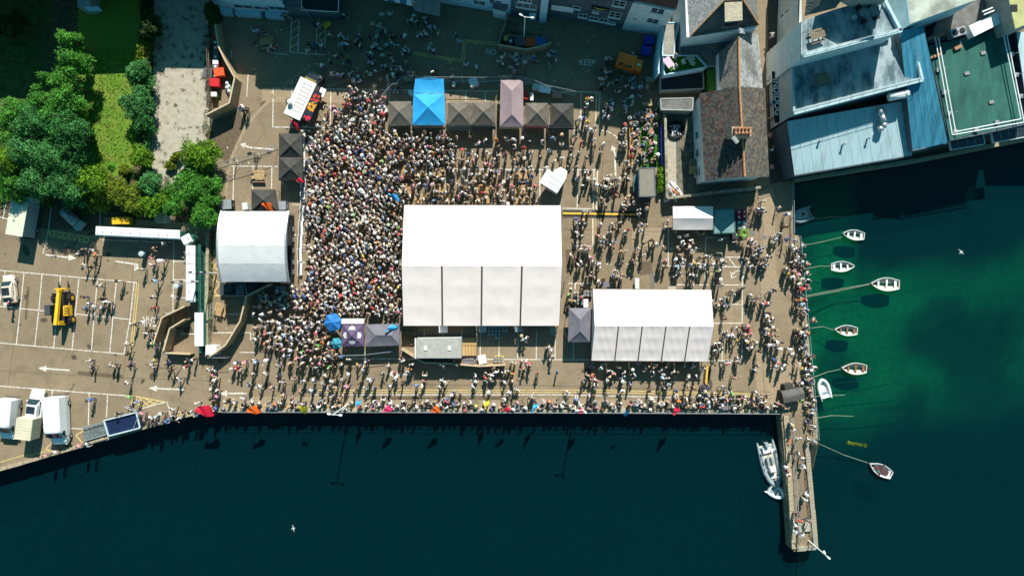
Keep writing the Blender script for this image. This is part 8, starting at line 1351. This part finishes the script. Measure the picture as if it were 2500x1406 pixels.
region(900, 0, 3.75, '410,130w 425,180w 360,180t 510,160d 555,240d 605,240d 480,305w 515,300w 630,295w 795,310k 825,370d 570,400t 585,450w 745,570e 400,650w 370,665p 600,660k 285,490t 370,455d 1190,555w 1250,510t 1335,520w 1365,580w 1305,610w 1430,570w 1515,525b 1340,655p 1645,490d 1690,460w 1720,530w')
region(1350, 0, 3.75, '535,530w 510,580k 455,620k 490,660w 540,670k 475,720w 460,765w 510,760w 550,745t 595,730g 740,715d 700,745k 675,775w 725,795w 760,775b 790,800t 855,795g 620,825w 715,880w 800,870d 670,920w 530,910w 500,940e 555,945d 490,970t 540,990w 465,1065w 510,1070w 670,965d 730,950w 675,1010w 320,900y 350,900w 320,960d 290,1080b 240,1080w 320,1105y 320,1170w 360,1190w 375,1270d')
region(1350, 0, 3.75, '795,1020d 865,1020w 745,1050w 860,1075w 910,1070d 780,1130d 885,1135w 655,1130k 660,1170w 650,1220w 770,1190d 800,1225p 745,1240w 930,1225w 870,1280w 660,1290w 755,1285w 780,1335w 870,1370k 920,1370w 680,1330w', True)
region(1360, 350, 3.75, '345,30t 270,130k 640,160w 615,30k 310,260k 270,260w 210,300t 200,340w 240,390k 290,330w 315,370k 340,330w 390,375w 360,380g 430,335t 465,330w 510,330k 440,400w 480,410t 575,320k 560,370d 620,325t 665,320w 545,475r 430,540w 455,575t 600,570w 630,610k 655,570w 700,545w 660,490t 690,520k 755,650w 750,605w 815,600w 800,545k 840,545g 600,665t 240,630d 290,630w 185,690b 240,710t 195,730w 575,720t 500,745w 520,775k 480,810w 395,780k 620,815w 655,790r 390,850p 435,870w 415,910d 500,935w 525,950r 770,750w 825,755w 765,800w 800,920k 885,890k 910,930w 630,985w 740,970w 720,1000k 795,1020w 690,1075k 720,1100w 600,1090g 310,1050w 340,1085w 380,1100w 270,1120k 210,970w 260,985w 265,945t 200,1110w 160,1050p 545,1165w 610,1200t 510,1210d 550,1230t 330,1215w 280,1230k 420,1245r 230,855w 190,820w 1080,810k 1120,860w 1185,850w 1145,900w 1230,880w 1165,930w 1245,920t 1215,950p 1340,830e 1500,885w 990,950w 1280,970w 1240,1010w 1320,1050k 1140,1030t 1090,1070w 1160,1075w 1100,1120d 1230,1120w 1310,1100w 950,1090k 1010,1120k 1230,1200w 1120,1190w 1090,1220w 1400,1190k 1355,1130d 1430,1110t 1510,1010k 1510,1075w 1420,1040k 1475,1170e 1480,1240k 1515,1300w 1020,715w 990,770w')
region(1360, 680, 3.75, '1545,370p 1545,500w 1640,460w 1600,520w 1710,460k 1750,440p 1770,500p 1800,560t 1835,600w 1800,640w 1655,580y 1860,670k 1450,780k 1580,770k 1665,740w 1680,780k 1630,910p 1525,1000w 1380,990k 1845,800k 1830,850d 1555,175w 1600,120t 1790,190w 1850,180n 1840,240k 245,950k 320,890o 320,935p 360,935w 340,985w 460,935w 485,905t 610,935w 670,970b 715,885w 890,870w 960,840w 1000,820p 960,905d 1020,920w 520,870p 490,845w 570,820w 615,870w 690,835g 335,800b 400,810d 820,830w 880,815w 1100,850k 1255,780w 1250,820w 90,1045w 300,1085w 330,1070k 460,1060t 600,1060s 850,1030k 870,1100w 970,1000k 1025,970d 1095,1030b 1200,990t 1260,1010t 1360,1035d')
region(1360, 680, 3.75, '1500,190w 1430,210w 1490,245t 1540,260w 1450,595w 1500,590w 1450,655w 1510,650w', True)
region(960, 680, 3.75, '1440,660w 1450,720w 1325,860p 1180,760w 1215,765w 1245,790r 1195,825p 1080,770w 1045,855w 1090,880y 940,860w 905,895w 850,875w 850,940w 755,940w 735,995w 880,1040w 1025,950w 1095,950o 1110,1005k 1060,1040w 1590,1050w 1255,1110k 545,1070w 610,1070k 430,1000w 475,950w 285,890w 275,945p 265,990w 210,975b 155,825o 130,855w 80,960k 85,760w 20,900w 465,810d 580,795p 1190,460g 1170,520k 1210,555w')
region(1780, 440, 3.348, '290,165w 265,260n 300,262w 415,225w 485,280b 375,455w 375,510w 425,435w 470,380s 480,485b 545,490d 530,540w 570,580n 565,625g 525,670w 480,730w 490,770y 545,740p 520,790w 570,770p 600,810w 575,850w 350,915w 605,885r 570,990o 605,1015d 590,1050g 240,960n 200,970w 235,1020k 290,1020w 330,1015w 345,1095k 370,1135w 340,1160w 360,1200g 310,1220w 385,1220k 350,1265r 400,1270t 360,1300w 400,1325w 440,1330k 365,1360d 420,1380w 500,1385w 600,1245w 625,1280d 575,1260k 635,1350g 590,1385w 150,540t 215,515w 180,560k 255,535k 220,610w 265,590d 150,680w 185,705w 250,640k 300,650k 345,625w 320,690d 280,680w 170,1190p 120,1220w 140,1270t 210,1300t 230,1340w 150,1310w 180,1350k 60,1210w 20,1255w')
region(1780, 820, 3.515, '390,210b 425,235t 485,260w 465,290w 530,120w 545,160w 450,110d 460,60w 630,285y 605,235t 625,560e 550,765w 560,800t 610,885w 555,1010k 570,1005e 610,1020w 640,1060w')
region(1780, 820, 3.515, '700,300d 660,230w 690,160d 685,90g 650,120w 700,370s 720,420b 740,550w 740,645d 715,670g 700,750n 745,790w 690,900w 740,900g 655,1130w 490,1130w 495,1165r 515,1200w 665,1370w', True)
region(1820, 1060, 4.395, '555,860k 600,940r 555,985w 545,1040w 680,940g 650,720w 620,1095w')
LAND = [('yellow telehandler', 162, 752), ('cream hatchback', 32, 706), ('white toilet row', 360, 575), ('toilet column', 484, 670), ('urinal block', 486, 805), ('RESERVED lettering', 166, 579), ('dark blue container', 300, 1033), ('parked vans', 95, 1015), ('wide red flag', 505, 988), ('wheelie bin compound', 550, 200), ('food truck', 754, 247), ('shaded picnic table', 655, 108), ('hatched bays', 740, 95), ('striped awning', 960, 20), ('grey porch', 1043, 25), ('blue gazebo', 1048, 260), ('leftmost stall', 975, 278), ('mauve tent', 1249, 255), ('walled yard bins', 1280, 115), ('KEEP lettering', 1433, 154), ('orange bar van', 1533, 165), ('rightmost stall', 1372, 282), ('beer garden', 1580, 350), ('angular white trailer', 1357, 445), ('felt-roofed kiosk', 1580, 445), ('yellow cable ramp', 1465, 522), ('pale gabled canopy', 1692, 532), ('potted palm', 1808, 572), ('painted wheelchair symbol', 1795, 672), ('smaller marquee', 1590, 795), ('grey hipped gazebo', 1415, 792), ('big marquee', 1250, 700), ('yellow keg crate', 1218, 877), ('bar trailer', 1073, 852), ('purple gazebo', 861, 818), ('curving hoarding', 590, 800), ('short cable ramp', 1724, 925), ('covered kiosk', 1925, 960), ('grey dinghy', 1956, 527), ('menu board', 1803, 708), ('stage', 620, 600), ('pier tip', 1966, 1325), ('pier stairs', 1980, 1130), ('white tender', 2010, 949), ('cream rowing boat', 2158, 694), ('alley corner', 1900, 440), ('keg block', 1215, 815)]
# how clear each listed figure stands decides which are built singly
A_ = np.array([(p[0], p[1]) for p in PTS]); D_ = np.sqrt(((A_[:, None] - A_[None]) ** 2).sum(-1)); np.fill_diagonal(D_, 1e9); keep = np.ones(len(PTS), bool)
for i in range(len(PTS)):
    if keep[i]: keep[(D_[i] < 7) & (np.arange(len(PTS)) > i)] = False
near = D_.copy(); near[:, ~keep] = 1e9; nn_ = near.min(1); order_i = sorted([i for i in range(len(PTS)) if keep[i]], key=lambda i: -nn_[i]); singles = sorted(order_i[:296]); rest = order_i[296:]
bins_ = {}; made = []
for i in singles:
    px, py, c, sit = PTS[i]; j = min(range(len(LAND)), key=lambda k: math.hypot(LAND[k][1] - px, LAND[k][2] - py)); dx, dy = px - LAND[j][1], py - LAND[j][2]; rel = ('right of' if dx > 0 else 'left of') if abs(dx) > abs(dy) else ('below' if dy > 0 else 'above')
    bins_.setdefault((c, rel, j, sit), []).append((math.hypot(dx, dy), i))
lab = {}
for (c, rel, j, sit), v in bins_.items():
    v.sort(); who = ('bare-chested person' if c == 's' else 'person in %s top' % COL[c][0]) + (' sitting' if sit else '')
    for k, (_, i) in enumerate(v): lab[i] = who + ' %s the %s' % (rel, LAND[j][0]) + ('' if len(v) == 1 else (', closest to it' if k == 0 else ', %s closest to it' % ordn[k] if k < len(v) - 1 or k == 1 and len(v) > 2 else ', farthest from it'))
rp = random.Random(21)
for i in singles:
    px, py, c, sit = PTS[i]; ps = 'sit' if sit else rp.choice(['stand', 'hold', 'walk', 'walk2', 'walk', 'stand', 'wide']); g = W(px, py, 1.2 if sit else 1.62); t = thing('person', lab[i], 'person', (g.x, g.y, 0), rp.uniform(0, 6.28), 'people standing clear of the crowd')
    s_ = rp.uniform(1.04, 1.18); t.scale = (s_, s_, s_)
    for nm, me, cl in (('body', body_me[ps][0], COL[c][1]), ('hair', hair_me[ps, (kd := rp.choice(['short', 'short', 'short', 'long', 'long', 'long', 'hat', 'cap']))], (.7, .68, .6) if kd in ('hat', 'cap') and rp.random() < .6 else rp.choice(HAIR)), ('face', face_me[ps], (1, 1, 1))):
        o = bpy.data.objects.new(nm, me); C.objects.link(o); o.parent = t; o.color = (*cl, 1)
# the packed crowd as one mass
pos = [(PTS[i][0], PTS[i][1], PTS[i][2], PTS[i][3], None) for i in rest]
def inside(x, y, P):
    r = False; n = len(P)
    for i in range(n):
        (x0, y0), (x1, y1) = P[i], P[(i + 1) % n]
        if (y0 > y) != (y1 > y) and x < (x1 - x0) * (y - y0) / (y1 - y0) + x0: r = not r
    return r
grid = {}
def put(x, y): grid.setdefault((int(x // 20), int(y // 20)), []).append((x, y))
for i in order_i: put(PTS[i][0], PTS[i][1])
def free(x, y, d):
    a, b = int(x // 20), int(y // 20)
    return all((x - u) ** 2 + (y - v) ** 2 > d * d for i in (-1, 0, 1) for j in (-1, 0, 1) for u, v in grid.get((a + i, b + j), ()))
for i in list(singles) + list(rest):                                  # companions standing close by
    if PTS[i][0] > 480 and rp.random() < .42 and not PTS[i][3]:
        a_ = rp.uniform(0, 6.28); x, y = PTS[i][0] + 9.5 * math.cos(a_), PTS[i][1] + 9.5 * math.sin(a_)
        if free(x, y, 7.5) and y < 985 and x < 1950: put(x, y); pos.append((x, y, None, False, None))
for P, d, face, kind in (
    ([(748, 335), (800, 320), (835, 290), (945, 315), (985, 330), (984, 505), (978, 650), (981, 768), (896, 772), (832, 772), (800, 760), (770, 772), (700, 748), (645, 745), (628, 728), (690, 712), (742, 690), (745, 660), (768, 640), (758, 612), (772, 585), (750, 560), (762, 530), (745, 500), (752, 440), (744, 390)], 9.2, math.pi / 2, None),
    ([(985, 322), (1100, 325), (1110, 405), (985, 405)], 11, None, None), ([(1100, 332), (1300, 332), (1300, 400), (1105, 400)], 17, None, None), ([(985, 402), (1300, 400), (1310, 498), (985, 498)], 15, None, None), ([(1220, 335), (1480, 325), (1440, 410), (1310, 410), (1230, 400)], 21, None, None),
    ([(838, 225), (935, 232), (943, 310), (838, 300)], 13, None, None), ([(790, 285), (838, 250), (838, 300), (760, 345)], 14, None, None), ([(905, 60), (985, 85), (1000, 180), (935, 215), (895, 180)], 17, None, None),
    ([(690, 770), (795, 775), (832, 865), (800, 900), (700, 900), (670, 850)], 11.8, None, None), ([(590, 860), (690, 860), (980, 895), (985, 940), (640, 965), (590, 930)], 22, None, None), ([(780, 870), (900, 890), (900, 960), (780, 970)], 18, None, None), ([(615, 735), (700, 750), (690, 850), (640, 850), (612, 790)], 14, None, None),
    ([(555, 978), (1875, 984), (1880, 1001), (555, 997)], 13.0, None, 'sit'), ([(400, 1022), (550, 985), (550, 998), (400, 1034)], 12, None, 'sit'), ([(1450, 884), (1720, 884), (1715, 925), (1455, 925)], 22, None, None), ([(1530, 270), (1608, 275), (1608, 405), (1532, 405)], 15, None, 'sit'), ([(1640, 575), (1700, 575), (1700, 610), (1640, 605)], 17, None, None), ([(1955, 600), (1968, 600), (1990, 990), (1975, 990)], 11, None, 'sit'), ([(1880, 985), (1925, 985), (1925, 1003), (1880, 1003)], 11, None, None), ([(1385, 700), (1425, 700), (1425, 740), (1385, 745)], 13, None, None), ([(1645, 960), (1880, 960), (1880, 985), (1645, 985)], 13, None, None), ([(860, 900), (1460, 900), (1460, 975), (860, 975)], 44, None, None), ([(735, 310), (760, 305), (765, 345), (745, 345)], 11, None, None), ([(1540, 120), (1600, 200), (1590, 265), (1480, 260), (1480, 200)], 30, None, None), ([(1895, 20), (1892, 430), (1885, 430), (1880, 20)], 40, None, None), ([(1030, 140), (1320, 140), (1320, 180), (1030, 185)], 60, None, None)):
    xs, ys = [p[0] for p in P], [p[1] for p in P]; area = (max(xs) - min(xs)) * (max(ys) - min(ys)); tries = int(area / d / d * 14)
    for _ in range(tries):
        x, y = rp.uniform(min(xs), max(xs)), rp.uniform(min(ys), max(ys))
        if inside(x + 7 * math.sin(y * .23) + 8 * math.sin(y * .061 + 1), y + 6 * math.sin(x * .17)+ 0, P) and not (d < 11 and math.sin(x * .05 + 1.7 * math.sin(y * .031)) * math.sin(y * .055 + 1.3 * math.sin(x * .04)) > .82) and free(x, y, d * rp.uniform(.85, 1.25)): put(x, y); pos.append((x, y, None, kind == 'sit', face))
WT = 'w' * 46 + 'g' * 12 + 'k' * 12 + 'n' * 4 + 'r' * 3 + 'p' * 4 + 'b' * 3 + 'd' * 6 + 't' * 11 + 'o' * 2 + 'y' + 'e' + 's' * 4
LEGC = [(.03, .04, .08), (.02, .02, .022), (.10, .14, .24), (.30, .24, .16), (.12, .12, .12), (.5, .48, .44)]
hl = {}
for ps in POSES:
    for kd in ('short', 'long', 'hat', 'cap'):
        me = hair_me[ps, kd]; hl[ps, kd] = (np.array([v.co[:] for v in me.vertices]), [list(p.vertices) for p in me.polygons])
vs, lv, ln, cs, off = [], [], [], [], 0
for (px, py, c, sit, face) in pos:
    ps = 'sit' if sit else rp.choice(['stand', 'hold', 'hold', 'wide', 'stand', 'cheer'] if face is not None else ['stand', 'hold', 'walk', 'walk2', 'wide']); g = W(px, py, 1.2 if sit else 1.62); a = (face + rp.gauss(0, .5)) if face is not None else rp.uniform(0, 6.28); s_ = rp.uniform(1.0, 1.16); ca, sa = math.cos(a) * s_, math.sin(a) * s_; kd = rp.choice(['short', 'short', 'short', 'short', 'short', 'short', 'long', 'long', 'long', 'long', 'long', 'hat', 'cap', 'cap']); top = COL[c or rp.choice(WT)][1]; j = rp.uniform(.75, 1.1); skn = (.52 * j, .33 * j, .24 * j); lg = rp.choice(LEGC); calf = skn if rp.random() < .45 else lg
    cm = {'t': top, 'u': top if rp.random() < .6 else skn, 's': skn, 'l': lg, 'c': calf, 'f': (.25, .24, .23)}; hc = rp.choice([(.7, .68, .62), (.7, .7, .68), (.6, .55, .45), (.55, .42, .22), (.05, .06, .12), (.05, .06, .12), (.5, .1, .1)]) if kd in ('hat', 'cap') else rp.choice(HAIR)
    for co, fs, kk in ((low[ps][0], low[ps][1], low[ps][2]), (*hl[ps, kd], None)):
        w_ = np.empty_like(co); w_[:, 0] = co[:, 0] * ca - co[:, 1] * sa + g.x; w_[:, 1] = co[:, 0] * sa + co[:, 1] * ca + g.y; w_[:, 2] = co[:, 2] * s_; vs.append(w_)
        for q_, f in enumerate(fs):
            lv.extend([x + off for x in f]); ln.append(len(f)); cs.append(cm[kk[q_]] if kk else hc)
        off += len(co)
print('PEOPLE listed', len(PTS), 'single', len(singles), 'crowd', len(pos), 'faces', len(ln))
me = bpy.data.meshes.new('crowd'); Vv = np.concatenate(vs); ln = np.array(ln); me.vertices.add(len(Vv)); me.vertices.foreach_set('co', Vv.ravel()); me.loops.add(len(lv)); me.loops.foreach_set('vertex_index', lv); me.polygons.add(len(ln)); st = np.concatenate([[0], np.cumsum(ln)[:-1]]); me.polygons.foreach_set('loop_start', st); me.polygons.foreach_set('use_smooth', [True] * len(ln)); me.update(calc_edges=True)
a = me.color_attributes.new('Col', 'FLOAT_COLOR', 'CORNER'); a.data.foreach_set('color', np.repeat(np.concatenate([np.array(cs), np.ones((len(cs), 1))], 1), ln, 0).ravel()); me.materials.append(M('crowd_clothing', (1, 1, 1), .85, .12, 8, attr='Col')); o = bpy.data.objects.new('crowd', me); C.objects.link(o); tag(o, 'packed festival crowd filling the yard between stage and big marquee', 'crowd', kind='stuff')
